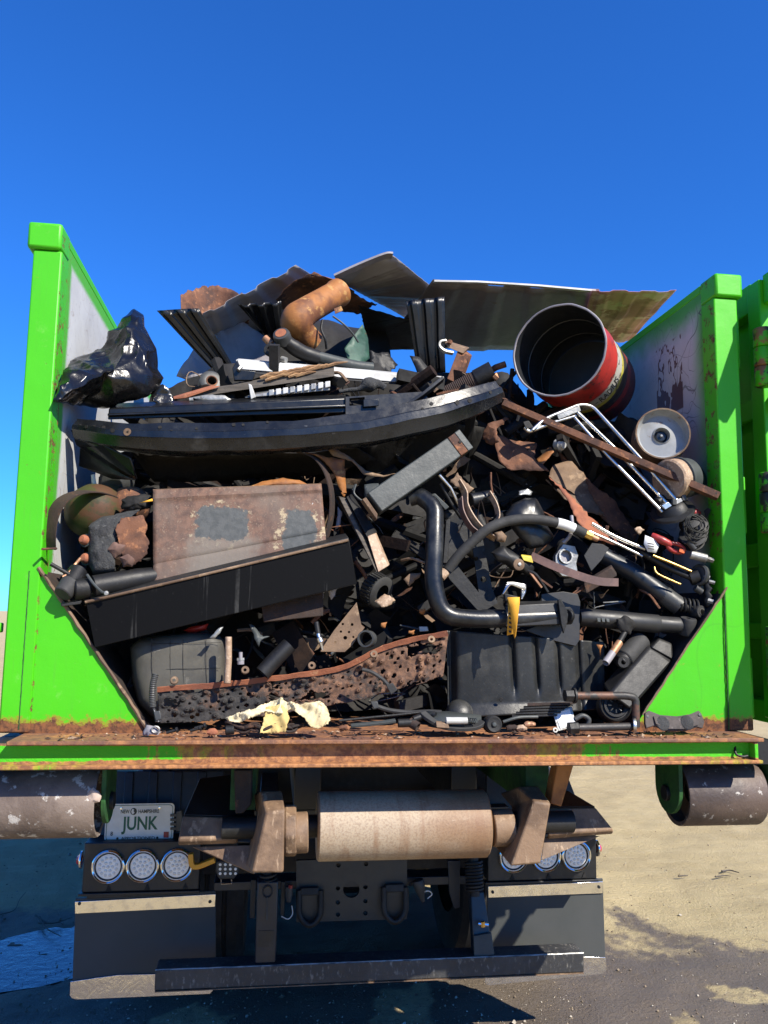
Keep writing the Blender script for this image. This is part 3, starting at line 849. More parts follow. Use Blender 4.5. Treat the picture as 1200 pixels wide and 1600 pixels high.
MB().sweep([(-1.3, 0), (1.3, 0), (1.3, .05), (-1.3, .05)], [V(X0, Y0 - 2.9, 1.0), V(X0, Y0 - 2.7, .55), V(X0, Y0 - 3.1, .25), V(X0, Y0 - 3.7, .2)], (0, 0, 1)).build('bucket', 'loader_yellow', ld)
for dx in (-.5, .5):
    MB().tube([V(X0 + dx, Y0 - 1.6, 1.4), V(X0 + dx, Y0 - 2.75, .75)], .09, 8).build('lift_arm', 'loader_yellow', ld)

# ================================================================== the truck under the container
def steel_strip_material():
    m, nt, b = new_mat('stainless')
    tc = nt.nodes.new('ShaderNodeTexCoord'); co = tc.outputs['Object']
    n = _noise(nt, co, 26, 6, .6, stretch=(1, 1, 1)); n2 = _noise(nt, co, 9, 4, .6, dist=2.5)
    nt.links.new(_mix(nt, _ramp(nt, n, .45, .7), (.86, .84, .80), (.70, .67, .62)), b.inputs['Base Color'])
    b.inputs['Metallic'].default_value = 1.0
    nt.links.new(_fmix(nt, _ramp(nt, n, .4, .7), .12, .26), b.inputs['Roughness'])
    _bump(nt, b, _math(nt, 'ADD', n2, _math(nt, 'MULTIPLY', n, .5)), .35, .004)
steel_strip_material()
XC = .036
tk = thing('roll_off_truck', 'dark roll-off hoist truck tail with round lamps, mud flaps and under-run bar', 'truck', (XC, 5.0, 0))
def tp(name, mb, m, parent=None, **k): return mb.build(name, m, parent or tk, **k)

# frame and running gear
for s_ in (-1, 1):
    tp('frame_rail', bx((XC + s_ * .44 - .04, 1.0, .84), (XC + s_ * .44 + .04, 9.0, 1.08)), 'navy', bevel=.004)
    tp('hoist_rail', bx((XC + s_ * .30 - .05, .52, 1.12), (XC + s_ * .30 + .05, 8.6, 1.30)), 'navy', bevel=.004)
for yy in (1.6, 2.6, 3.9, 5.4, 7.0):
    tp('frame_crossmember', bx((XC - .3995, yy, .86), (XC + .3995, yy + .16, 1.06)), 'tail_black')
for ya in (2.05, 3.45):
    tp('axle', MB().lathe([(0, -.95), (.07, -.95), (.07, -.25), (.2, -.14), (.2, .14), (.07, .25), (.07, .95), (0, .95)], (XC, ya, .53), (1, 0, 0), 24), 'tail_black')
    for s_ in (-1, 1):
        for q in (.68, 1.0):
            tr = MB().lathe([(.30, -.13), (.40, -.14), (.49, -.135), (.52, -.10), (.52, -.055), (.505, -.05), (.505, -.035), (.52, -.03), (.52, .03), (.505, .035), (.505, .05), (.52, .055), (.52, .10), (.49, .135), (.40, .14), (.30, .13)], (XC + s_ * q, ya, .525), (1, 0, 0), 40)
            w = tp('tyre', tr, 'rubber')
            MB().lathe([(0, -.04), (.29, -.04), (.30, -.12), (.30, .12), (.29, .04), (0, .04)], (XC + s_ * q, ya, .525), (1, 0, 0), 28).build('rim', 'tail_black', w)
tp('fuel_tank', bx((XC - 1.15, 4.6, .5), (XC - .55, 6.2, 1.05)), 'tail_black', bevel=.05)
tp('air_tank', bx((XC + .55, 4.6, .5), (XC + 1.15, 6.2, 1.05)), 'tail_black', bevel=.05)
tp('cab', bx((XC - 1.15, 7.2, .55), (XC + 1.15, 9.6, 2.7)), 'navy', bevel=.1)
for s_ in (-1, 1):
    tp('tyre', MB().lathe([(.30, -.13), (.49, -.135), (.52, -.10), (.52, .10), (.49, .135), (.30, .13)], (XC + s_ * 1.0, 8.0, .525), (1, 0, 0), 32), 'rubber')
tp('rear_skid_plate', bx((XC - .9, 1.45, .62), (XC + .9, 1.47, 1.1)), 'tail_black')
# dark blue sheet beside the rails above the lamp boxes
tp('tail_apron', MB().plate(G((168, 1205, 1.05), (350, 1205, 1.05), (350, 1320, .98), (135, 1320, .98)), .015), 'navy', bevel=.002)
for k in range(4):
    xx = 195 + k * 38
    tp('apron_rib', MB().plate(G((xx, 1206, 1.04), (xx + 14, 1206, 1.04), (xx + 9, 1300, .975), (xx - 5, 1300, .975)), .012), 'navy', bevel=.003)
tp('tail_apron', MB().plate(G((760, 1205, 1.05), (888, 1215, 1.05), (925, 1310, .98), (760, 1310, .98)), .015), 'tail_black', bevel=.002)

# lamp boxes: left and right, three lamps each
def lamp_box(x0, x1, z0, z1):
    b = MB(); b.box((x0, .87, z0), (x1, 1.05, z1))
    o = tp('lamp_box', b, 'tail_black', bevel=.004)
    MB().box((x0 - .012, .86, z0 - .010), (x1 + .004, .905, z0 - .0005)).build('lower_lip', 'tail_black', o, bevel=.002)
    for k in range(3):
        cx = x0 + (x1 - x0) * (.2 + .33 * k)
        MB().plate([V(cx, .868, z0 + .006), V(cx + .022, .868, z0 + .006), V(cx + .011, .868, z0 + .03)], .0016, (0, -1, 0)).build('vent_notch', 'char_and_shade', o)
    return o
ZL = .834
lamp_box(P(130, 1356, .87).x, P(312, 1350, .87).x, .735, .925)
lamp_box(P(762, 1345, .87).x, P(932, 1338, .87).x, .735, .925)
def lamp(x):
    c = V(x, .868, ZL); ax = V(0, -1, 0)
    rim = MB().lathe([(.0525, 0), (.0665, 0), (.0665, .008), (.064, .014), (.060, .0165), (.056, .014), (.0525, .006), (.0525, 0)], c, ax, 48)
    o = tp('lamp', rim, 'lamp_chrome', smooth=50)
    MB().lathe([(.0555, .001), (.0555, .0055), (.0555, .006), (.048, .004), (.045, .001)], c, ax, 40).build('gasket', 'tail_black', o)
    MB().lathe([(0, .0085), (.02, .008), (.038, .0065), (.0475, .0035)], c, ax, 40).build('lens', 'light_lens', o, smooth=60)
    dots = MB(); cups = [(0, 0)] + [(.0165, k * 60) for k in range(6)] + [(.0325, 15 + k * 30) for k in range(12)]
    for rr, an in cups:
        q = c + V(rr * math.cos(R(an)), 0, rr * math.sin(R(an))) + ax * (.0088 - rr * .08)
        dots.lathe([(0, .0042), (.0035, .0036), (.0062, .0016), (.0073, -.0012)], q, ax, 10)
    dots.build('led_cups', 'light_cup', o, smooth=60)
def roller_material():
    m, nt, b = new_mat('tail_roller')
    pos, x, y, z = _pos(nt)
    n = _noise(nt, pos, 150, 6, .7); n2 = _noise(nt, pos, 12, 6, .65); n3 = _noise(nt, pos, 60, 6, .7, stretch=(.25, 1, 1))
    e = _math(nt, 'ADD', _ramp(nt, x, -.25, .40), _math(nt, 'MULTIPLY', _math(nt, 'SUBTRACT', n2, .5), .9))
    col = _mix(nt, _ramp(nt, e, .1, .95), (.36, .285, .20), (.24, .145, .08))
    col = _mix(nt, _math(nt, 'MULTIPLY', _ramp(nt, n, .45, .62), .45), col, (.15, .085, .05))
    band = _noise(nt, pos, 7, 5, .6, stretch=(4, .6, .6), off=3)
    col = _mix(nt, _math(nt, 'MULTIPLY', _ramp(nt, band, .50, .68), .6), col, (.20, .105, .055))
    col = _mix(nt, _math(nt, 'MULTIPLY', _ramp(nt, n3, .58, .72), .5), col, (.43, .345, .25))
    nt.links.new(col, b.inputs['Base Color']); b.inputs['Roughness'].default_value = .55
    _bump(nt, b, _math(nt, 'ADD', n, n3), .3, .002)
roller_material()
def lamp_chrome():
    m, nt, b = new_mat('lamp_chrome'); b.inputs['Base Color'].default_value = (.78, .78, .77, 1)
    b.inputs['Metallic'].default_value = 1; b.inputs['Roughness'].default_value = .08
    m, nt, b = new_mat('light_cup'); b.inputs['Base Color'].default_value = (.72, .69, .63, 1)
    b.inputs['Metallic'].default_value = 0; b.inputs['Roughness'].default_value = .3
lamp_chrome()
for x in [P(168, 1356, .85).x, P(222, 1354, .85).x, P(276, 1353, .85).x, P(804, 1346, .85).x, P(855, 1342, .85).x, P(902, 1338, .85).x]: lamp(x)
# side markers
for px, py, s_ in ((127, 1352, -1), (933, 1337, 1)):
    c = V(P(px, py, .92).x, .93, ZL + .01); q = MB().lathe([(0, .012), (.016, .010), (.026, 0)], c, V(s_, 0, 0), 20)
    o = tp('side_marker', MB().lathe([(.02, 0), (.034, 0), (.034, .006), (.026, .010)], c, V(s_, 0, 0), 24), 'lamp_chrome')
    MB().lathe([(0, .022), (.014, .02), (.026, .006)], c, V(s_, 0, 0), 20).build('lens', 'red_lens', o)

# licence plate
LPc = [P(166, 1256, .92), P(273, 1256, .92), P(271, 1312, .92), P(163, 1315, .92)]
x0, x1, z0, z1 = LPc[3].x, LPc[1].x, LPc[3].z, LPc[0].z
LPW, LPH = x1 - x0, z1 - z0
def lp(u, v, d=0): return V(x0 + LPW * u, .915 - d, z0 + LPH * v)
rim_ = []
for cx_, cy_, a0 in ((.05, .1, 180), (.95, .1, 270), (.95, .9, 0), (.05, .9, 90)):
    for k in range(5):
        an = R(a0 + k * 22.5); rim_.append(lp(cx_ + .05 * math.cos(an), cy_ + .1 * math.sin(an)))
mat('plate_white', (.60, .62, .60), (.52, .54, .52), 8, r=.45, bump=.05)
plate = tp('licence_plate', MB().plate(rim_, .002, (0, 1, 0)), 'plate_white')
MB().tube([p + V(0, -.001, 0) for p in [lp(.5 + (((p.x - x0) / LPW) - .5) * .955, .5 + (((p.z - z0) / LPH) - .5) * .92) for p in rim_]], .0011, 5, closed=True).build('plate_border', 'decal_green', plate)
def lettering(body, u0, u1, v0, v1, m, name='lettering', slant=0.0):
    vs_, fs_ = text_verts(body, .022 if body == 'JUNK' else .012); mb = MB()
    mb.add([lp(u0 + (u1 - u0) * a + slant * b, v0 + (v1 - v0) * b, .0012) for a, b in vs_], fs_)
    return mb.build(name, m, plate, smooth=0, solid=.0006)
lettering('JUNK', .24, .77, .19, .66, 'decal_green')
lettering('NEW', .22, .345, .745, .845, 'decal_dark')
lettering('HAMPSHIRE', .475, .78, .745, .845, 'decal_dark')
lettering('APPORTIONED', .24, .735, .045, .125, 'decal_dark')
lettering('8', .085, .12, .16, .27, 'decal_dark')
MB().plate([lp(.405 + .048 * math.cos(R(k * 24)), .795 + .095 * math.sin(R(k * 24)), .0008) for k in range(15)], .0006, (0, -1, 0)).build('emblem', 'decal_dark', plate)
MB().plate([lp(a, b, .0016) for a, b in ((.37, .80), (.385, .87), (.41, .85), (.405, .80), (.42, .77), (.40, .72), (.38, .74))], .0005, (0, -1, 0)).build('emblem_profile', 'plate_white', plate)
MB().plate([lp(a, b, .0008) for a, b in ((.86, .08), (.935, .08), (.935, .24), (.86, .24))], .0006, (0, -1, 0)).build('sticker', 'red_plastic', plate)
for u in (.19, .77):
    MB().plate([lp(u + .018 * math.cos(R(k * 45)), .085 + .035 * math.sin(R(k * 45)), .0008) for k in range(8)], .0006, (0, -1, 0)).build('plate_dot', 'decal_dark', plate)
for u in (.22, .78):
    MB().lathe([(0, .004), (.005, .003), (.006, 0)], lp(u, .88), (0, -1, 0), 10).build('screw', 'lamp_chrome', plate)
pl_ = tp('plate_lamp', MB().plate(G((275, 1268, .905), (284, 1266, .905), (286, 1298, .905), (275, 1300, .905)), .02), 'grey_plastic', bevel=.003)
for k in range(4): MB().plate(G((266, 1272 + k * 7, .912), (276, 1272 + k * 7, .903), (276, 1276 + k * 7, .903), (266, 1276 + k * 7, .912)), .006).build('fin', 'grey_plastic', pl_)

# mud flaps with bright strips
def flap(pts, top, bot, hang):
    f = tp('mud_flap', MB().plate(G(*pts), .010), 'flap_rubber', bevel=.002)
    MB().plate(G(*top), .004).build('top_strip', 'stainless', f, bevel=.0015)
    MB().plate(G(*bot), .003).build('bottom_strip', 'stainless', f, bevel=.001)
    for p in hang: MB().lathe([(0, .004), (.006, .003), (.007, 0)], P(*p), (0, -1, 0), 8).build('bolt', 'tail_black', f)
flap([(118, 1404, 1.0), (337, 1392, 1.0), (337, 1522, 1.0), (330, 1552, 1.0), (112, 1560, 1.0)],
     [(117, 1409, .993), (337, 1397, .993), (336, 1417, .993), (117, 1428, .993)],
     [(110, 1534, .992), (150, 1528, .992), (185, 1523.5, .992), (240, 1522, .992), (333, 1519, .992), (334, 1546, .992), (328, 1553, .992), (120, 1562, .992), (112, 1560, .992), (109, 1555, .992)], [(328, 1409, .991), (124, 1412, .991)])
flap([(762, 1380, 1.0), (942, 1373, 1.0), (946, 1497, 1.0), (945, 1518, 1.0), (760, 1535, 1.0)],
     [(763, 1385, .993), (942, 1377.5, .993), (942, 1396, .993), (763, 1403, .993)],
     [(758, 1512, .992), (914, 1495, .992), (946, 1496, .992), (948, 1515, .992), (943, 1522, .992), (764, 1540, .992), (758, 1537, .992)], [(770, 1394, .991), (936, 1386, .991)])
tp('flap_hanger', MB().plate(G((135, 1393, .985), (312, 1384, .985), (312, 1396, .985), (135, 1405, .985)), .03), 'tail_black', bevel=.003)
tp('flap_hanger', MB().plate(G((764, 1368, .985), (925, 1366, .985), (925, 1376, .985), (764, 1382, .985)), .03), 'tail_black', bevel=.003)

# under-run bar and its arms
yb = .72
zt, zb = .497, .421; xa, xb = -.813, .884
bar = tp('under_run_bar', bx((xa, yb, zb), (xb, yb + .10, zt)), 'bar_worn', bevel=.005)
MB().box((xa + .002, yb - .003, zb - .004), (xb - .002, yb + .06, zb - .0005)).build('worn_lower_edge', 'rust_pale', bar)
MB().tube([V(xa + (xb - xa) * k / 60, yb + .004, zt - .003) for k in range(61)], .0035, 6).noise(.0012, 40).build('worn_top_edge', 'aluminium', bar)
def arm(x0_, x1_, ytop, label_lit):
    a = tp('bar_arm', bx((x0_, .735, .4975), (x1_, .80, .80)), 'navy', bevel=.005)
    MB().box((x0_ + .012, .733, .56), (x1_ - .012, .7345, .62)).build('arm_pocket', 'tail_black', a, bevel=.0005)
    xm = (x0_ + x1_) / 2
    MB().tube(spiral(V(xm, .77, .79), V(xm, .77, .93), .030, 8), .0055, 6).build('arm_spring', 'black_steel', a)
    MB().tube([V(xm, .77, .78), V(xm, .77, .96)], .018, 12).build('spring_rod', 'black_steel', a)
    ey = crom([V(xm + .018 * math.sin(R(t)), .731, .765 + .022 * math.cos(R(t))) for t in range(0, 360, 40)], 3, True)
    MB().tube(ey, .003, 5, closed=True).build('pin_ring', 'black_steel', a)
    MB().tube([V(xm, .731, .745), V(xm, .731, .66)], .0035, 6).build('pin_lanyard', 'grey_steel', a)
    return a
arm(P(400, 1440, .73).x, P(433, 1440, .73).x, 0, 0)
a2 = tp('bar_arm', MB().plate(G((735, 1393, .80), (756, 1393, .80), (772, 1496, .735), (741, 1499, .735)), .05), 'navy', bevel=.005)
MB().plate(G((740, 1462, .742), (768, 1457, .742), (773, 1492, .73), (741, 1497, .73)), .012).build('arm_foot', 'grey_steel', a2, bevel=.003)
MB().tube(spiral(P(742, 1392, .80), P(740, 1345, .82), .033, 9), .006, 6).build('arm_spring', 'black_steel', a2)
MB().tube([P(742, 1400, .80), P(740, 1335, .82)], .02, 12).build('spring_rod', 'black_steel', a2)
MB().tube(G((747, 1443, .73), (763, 1445, .73)), .006, 8).build('lock_pin', 'lamp_chrome', a2)
MB().tube(G((754, 1440, .729), (755, 1448, .729)), .009, 6).build('pin_nut', 'brass', a2)

# tow plate with holes and two tow rings
ol = G((463, 1345, .93), (636, 1338, .93), (636, 1436, .93), (463, 1441, .93))
hs = [pcirc(549, 1390, .93, 13, 20)] + [pcirc(x, y, .93, 3.6, 10) for x, y in ((528, 1388), (528, 1410), (528, 1429), (571, 1386), (571, 1408), (571, 1427), (529, 1352), (572, 1350))]
mat('tow_grey', (.030, .028, .023), (.022, .021, .018), 6, r=.5, bump=.15)
twp = tp('tow_plate', MB().holed(ol, hs, .02, (0, 1, 0)), 'tow_grey')
for px, py in ((484, 1419), (617, 1414)):
    path = fillet([P(px - 17, py - 28, .91), P(px - 17, py + 14, .90), P(px, py + 30, .895), P(px + 17, py + 14, .90), P(px + 17, py - 28, .91)], .05, 8)
    rg_ = tp('tow_ring', MB().tube(path, .0125, 12), 'black_steel')
    MB().plate(G((px - 14, py - 32, .905), (px + 14, py - 33, .905), (px + 16, py - 20, .90), (px - 16, py - 19, .90)), .022).build('ring_clamp', 'black_steel', rg_, bevel=.004)
# small fittings in the dark round the tow plate
tp('drop_bracket', MB().plate(G((392, 1375, .93), (400, 1375, .93), (398, 1435, .93), (390, 1435, .93)), .03), 'tail_black', bevel=.002)
tp('drop_bracket', MB().plate(G((440, 1378, .93), (446, 1378, .93), (444, 1430, .93), (438, 1430, .93)), .03), 'tail_black', bevel=.002)
tp('drop_bracket', MB().plate(G((700, 1345, .95), (719, 1345, .95), (718, 1418, .95), (710, 1420, .95), (702, 1395, .95)), .02), 'navy', bevel=.002)
tp('rear_crossmember', bx((-.62, .955, .70), (.64, 1.06, .735)), 'navy', bevel=.003)
tp('rear_crossmember', bx((-.62, .955, .90), (.64, 1.10, 1.02)), 'tail_black', bevel=.003)
cp = tp('air_coupling', MB().lathe([(0, 0), (.022, 0), (.026, .012), (.022, .04), (.012, .07), (.008, .09), (0, .09)], P(653, 1375, .9), P(663, 1418, .9) - P(653, 1375, .9), 16), 'grey_plastic')
MB().tube(crom(G((655, 1398, .9), (668, 1392, .89), (675, 1397, .89), (668, 1404, .895)), 5), .0022, 5).build('wire_tail', 'white_label', cp)
MB().tube(crom(G((640, 1382, .93), (650, 1378, .91), (655, 1386, .9)), 5), .006, 8).build('air_hose', 'rubber', cp)
cq = tp('air_coupling', MB().lathe([(0, 0), (.014, 0), (.016, .03), (.01, .06), (0, .06)], P(452, 1385, .9), V(0, 0, -1), 12), 'grey_plastic')
MB().lathe([(0, 0), (.008, 0), (.008, .012), (0, .012)], P(454, 1388, .885), V(0, 0, 1), 8).build('red_cap', 'red_plastic', cq)
MB().tube(crom(G((440, 1432, .9), (450, 1436, .9), (457, 1428, .9), (456, 1415, .9)), 5), .0022, 5).build('wire_tail', 'white_label', cq)
for px in (352,):
    wl = tp('work_light', MB().plate(G((338, 1346, .9), (372, 1344, .9), (374, 1362, .9), (366, 1374, .9), (342, 1374, .9), (336, 1362, .9)), .05), 'grey_plastic', bevel=.006)
    d_ = MB()
    for i in range(4):
        for j in range(3): d_.lathe([(0, .002), (.005, .0012), (.006, 0)], P(344 + i * 8, 1351 + j * 7, .899), (0, -1, 0), 8)
    d_.build('led_cups', 'light_lens', wl)
    MB().tube(G((346, 1374, .91), (346, 1381, .91), (362, 1380, .91), (362, 1374, .91)), .003, 6).build('light_bracket', 'lamp_chrome', wl)
tp('amber_hook', MB().sweep([(-.010, -.014), (.010, -.014), (.010, .014), (-.010, .014)], crom(G((298, 1333, .80), (300, 1350, .80), (310, 1353, .80), (336, 1343, .80)), 4), (0, -1, 0)), 'amber', bevel=.003)

# hoist tail: big roller between two claw brackets
HS = -.31                                       # the hoist tail reaches close to the container's rear
def PH(a, b, Y): return P(a, b, Y + HS)
def GH(*pts): return [PH(*p) for p in pts]
ry, rz, rr = .085, P(630, 1299, .0).z, .106
rx0, rx1 = P(497, 1300, .02).x, P(766, 1294, .02).x
tp('tail_roller', MB().lathe([(0, rx0), (.1, rx0), (rr, rx0 + .005), (rr, rx0 + .1), (rr, (rx0 + rx1) / 2), (rr, rx1 - .1), (rr, rx1 - .005), (.1, rx1), (0, rx1)], (0, ry, rz), (1, 0, 0), 64), 'tail_roller', smooth=50)
tp('roller_shaft', MB().tube([V(rx0 - .3, ry, rz), V(rx1 + .3, ry, rz)], .035, 20), 'black_steel')
def slab(front, back, name, m, parent=None, bevel=.006): return tp(name, MB().hexa(front, back), m, parent, bevel=bevel)
mat('rust_claw', (.20, .125, .072), (.11, .066, .038), 8, c3=(.29, .20, .125), s3=24, st3=(2, 2, .4), t3=(.56, .64), r=.65, bump=.45)
# left claw
lc = tp('claw_bracket', MB().add(
    GH((407, 1236, .31), (441, 1235, .31), (446, 1266, .22), (444, 1364, .20), (392, 1364, .20), (416, 1270, .22)) + GH((396, 1240, .42), (430, 1238, .42), (434, 1268, .42), (432, 1350, .42), (382, 1350, .42), (400, 1272, .42)),
    [(0, 1, 2, 5), (5, 2, 3, 4), (1, 7, 8, 2), (2, 8, 9, 3), (0, 6, 7, 1), (0, 5, 11, 6), (5, 4, 10, 11), (4, 3, 9, 10), (6, 11, 8, 7), (11, 10, 9, 8)]).noise(.003, 30), 'rust_claw', bevel=.007)
MB().tube([PH(444, 1302, .29), PH(481, 1300, .29)], .060, 28).build('shaft_boss', 'rust_claw', lc, bevel=.004, smooth=50)
MB().tube([PH(444, 1298, .30), PH(463, 1297, .30)], .078, 8).build('boss_collar', 'rust_claw', lc, bevel=.006)
slab(GH((286, 1274, .42), (373, 1277, .42), (371, 1311, .38), (278, 1314, .38)), GH((286, 1277, .445), (373, 1280, .445), (371, 1319, .40), (278, 1322, .40)), 'guide_wing', 'rust_claw', lc)
slab(GH((312, 1216, .56), (395, 1206, .56), (398, 1277, .425), (287, 1273.5, .425)), GH((312, 1222, .58), (395, 1212, .58), (398, 1281, .45), (287, 1277, .45)), 'guide_wing', 'tail_black', lc, bevel=.003)  # upper wing in black: the sill's shadow put into its colour
slab(GH((372, 1278, .44), (410, 1280, .44), (410, 1318, .41), (370, 1316, .41)), GH((372, 1282, .46), (410, 1284, .46), (410, 1324, .43), (370, 1322, .43)), 'wing_web', 'tail_black', lc, bevel=.003)
slab(GH((301, 1323, .43), (402, 1320, .40), (398, 1366, .36), (392, 1363, .37)), GH((301, 1324, .45), (402, 1322, .43), (398, 1366, .39), (392, 1364, .40)), 'wing_gusset', 'rust_claw', lc, bevel=.002)
# right claw
rc = tp('claw_bracket', MB().add(
    GH((809, 1229, .36), (842, 1228, .36), (861, 1256, .26), (845, 1349, .25), (798, 1354, .25), (834, 1252, .26)) + GH((780, 1240, .46), (812, 1238, .46), (830, 1262, .46), (815, 1345, .46), (773, 1322, .46), (800, 1262, .46)),
    [(0, 1, 2, 5), (5, 2, 3, 4), (1, 7, 8, 2), (2, 8, 9, 3), (0, 6, 7, 1), (0, 5, 11, 6), (5, 4, 10, 11), (4, 3, 9, 10), (6, 11, 8, 7), (11, 10, 9, 8)]).noise(.003, 30, 3), 'rust_claw', bevel=.007)
MB().tube([PH(768, 1294, .36), PH(800, 1292, .36)], .058, 28).build('shaft_boss', 'rust_claw', rc, bevel=.004, smooth=50)
slab(GH((858, 1262, .42), (930, 1261, .42), (960, 1297, .38), (856, 1305, .38)), GH((858, 1266, .44), (930, 1265, .44), (958, 1304, .40), (856, 1312, .40)), 'guide_wing', 'rust_claw', rc)
slab(GH((845, 1235, .56), (888, 1235, .56), (930, 1260, .425), (850, 1261, .425)), GH((845, 1240, .58), (888, 1240, .58), (930, 1265, .445), (850, 1266, .445)), 'guide_wing', 'tail_black', rc, bevel=.003)  # again black above, painting the shade under the sill
slab(GH((850, 1308, .42), (938, 1306, .43), (849, 1343, .38), (846, 1344, .38)), GH((850, 1308, .44), (938, 1306, .45), (849, 1343, .41), (846, 1344, .41)), 'wing_gusset', 'rust_claw', rc, bevel=.002)
# container stop blocks hanging under the rails, seen between sill and claws
blk = MB().plate(G((366, 1203, .02), (394, 1203, .02), (393, 1257, .02), (380, 1271, .02), (368, 1271, .02)), .08, (0, 1, 0)).noise(.002, 40).build('rail_end', 'rust_dark', box, bevel=.004)
blk = MB().plate(G((871, 1195, -.03), (897, 1194, -.03), (878, 1261, .0), (860, 1256, .0)), .06).noise(.002, 40).build('rail_end', 'rust_orange', box, bevel=.004)
# the clod of dry clay stuck on the left ground roller
o = MB().pillow(G((131, 1246, -.06), (146, 1230, -.07), (154, 1236, -.07), (158, 1246, -.07), (155, 1254, -.07), (144, 1256, -.06), (137, 1262, -.06), (134, 1254, -.06)), .012, 5, 28).noise(.003, 60).build('clay_clod', 'clay')
tag(o, 'pale flap of dried clay stuck to the end of the left roller', 'clay')

# ================================================================== the load: every piece of scrap a thing of its own
def one(name, mb, m, label, cat, group=None, **k): return tag(mb.build(name, m, **k), label, cat, group)
def root(name, label, cat, p, group=None): return thing(name, label, cat, p, group)
BOXP = lambda w, h: [(-w, -h), (w, -h), (w, h), (-w, h)]
def ribbon(pts, wdir, width, th, n=6):
    """A bent flat strip: centre line pts, its width along wdir."""
    c = crom(pts, n); mb = MB(); w = [Vector(q) for q in wdir] if isinstance(wdir, list) else None
    prof = [(-th / 2, -width / 2), (th / 2, -width / 2), (th / 2, width / 2), (-th / 2, width / 2)]
    if w:
        ups = [w[min(int(i / n), len(w) - 1)].lerp(w[min(int(i / n) + 1, len(w) - 1)], (i % n) / n) for i in range(len(c))]
    else: ups = Vector(wdir)
    return mb.sweep(prof, c, ups)
def torn(pts, amp, scale, th, seed=0, res=.022, rag=.004):
    """A torn, dented sheet from an outline with its own depths."""
    o = ragged(G(*pts), res * .8, rag, seed)
    bm = bmesh.new(); vs = [bm.verts.new(p) for p in o]
    es = [bm.edges.new((vs[i], vs[(i + 1) % len(vs)])) for i in range(len(vs))]
    bmesh.ops.triangle_fill(bm, edges=es, use_beauty=True)
    for _ in range(4):
        lng = [e for e in bm.edges if e.calc_length() > res * 1.6 and not e.is_boundary]
        if not lng: break
        bmesh.ops.subdivide_edges(bm, edges=lng, cuts=1)
        bmesh.ops.triangulate(bm, faces=[f for f in bm.faces if len(f.verts) > 3])
    bm.verts.index_update()
    mb = MB(); mb.add([v.co.copy() for v in bm.verts], [[v.index for v in f.verts] for f in bm.faces]); bm.free()
    return mb.noise(amp, scale, seed)
def strut(path, rad, seg=18): return MB().tube(path, rad, seg)

_P0 = P
def P(px, py, Y):
    p = _P0(px, py, Y)                            # nothing of the load reaches through a side wall
    if abs(p.x) > 1.118 and p.z < 3.11: p = PX(px, py, 1.118 if p.x > 0 else -1.118)
    return p

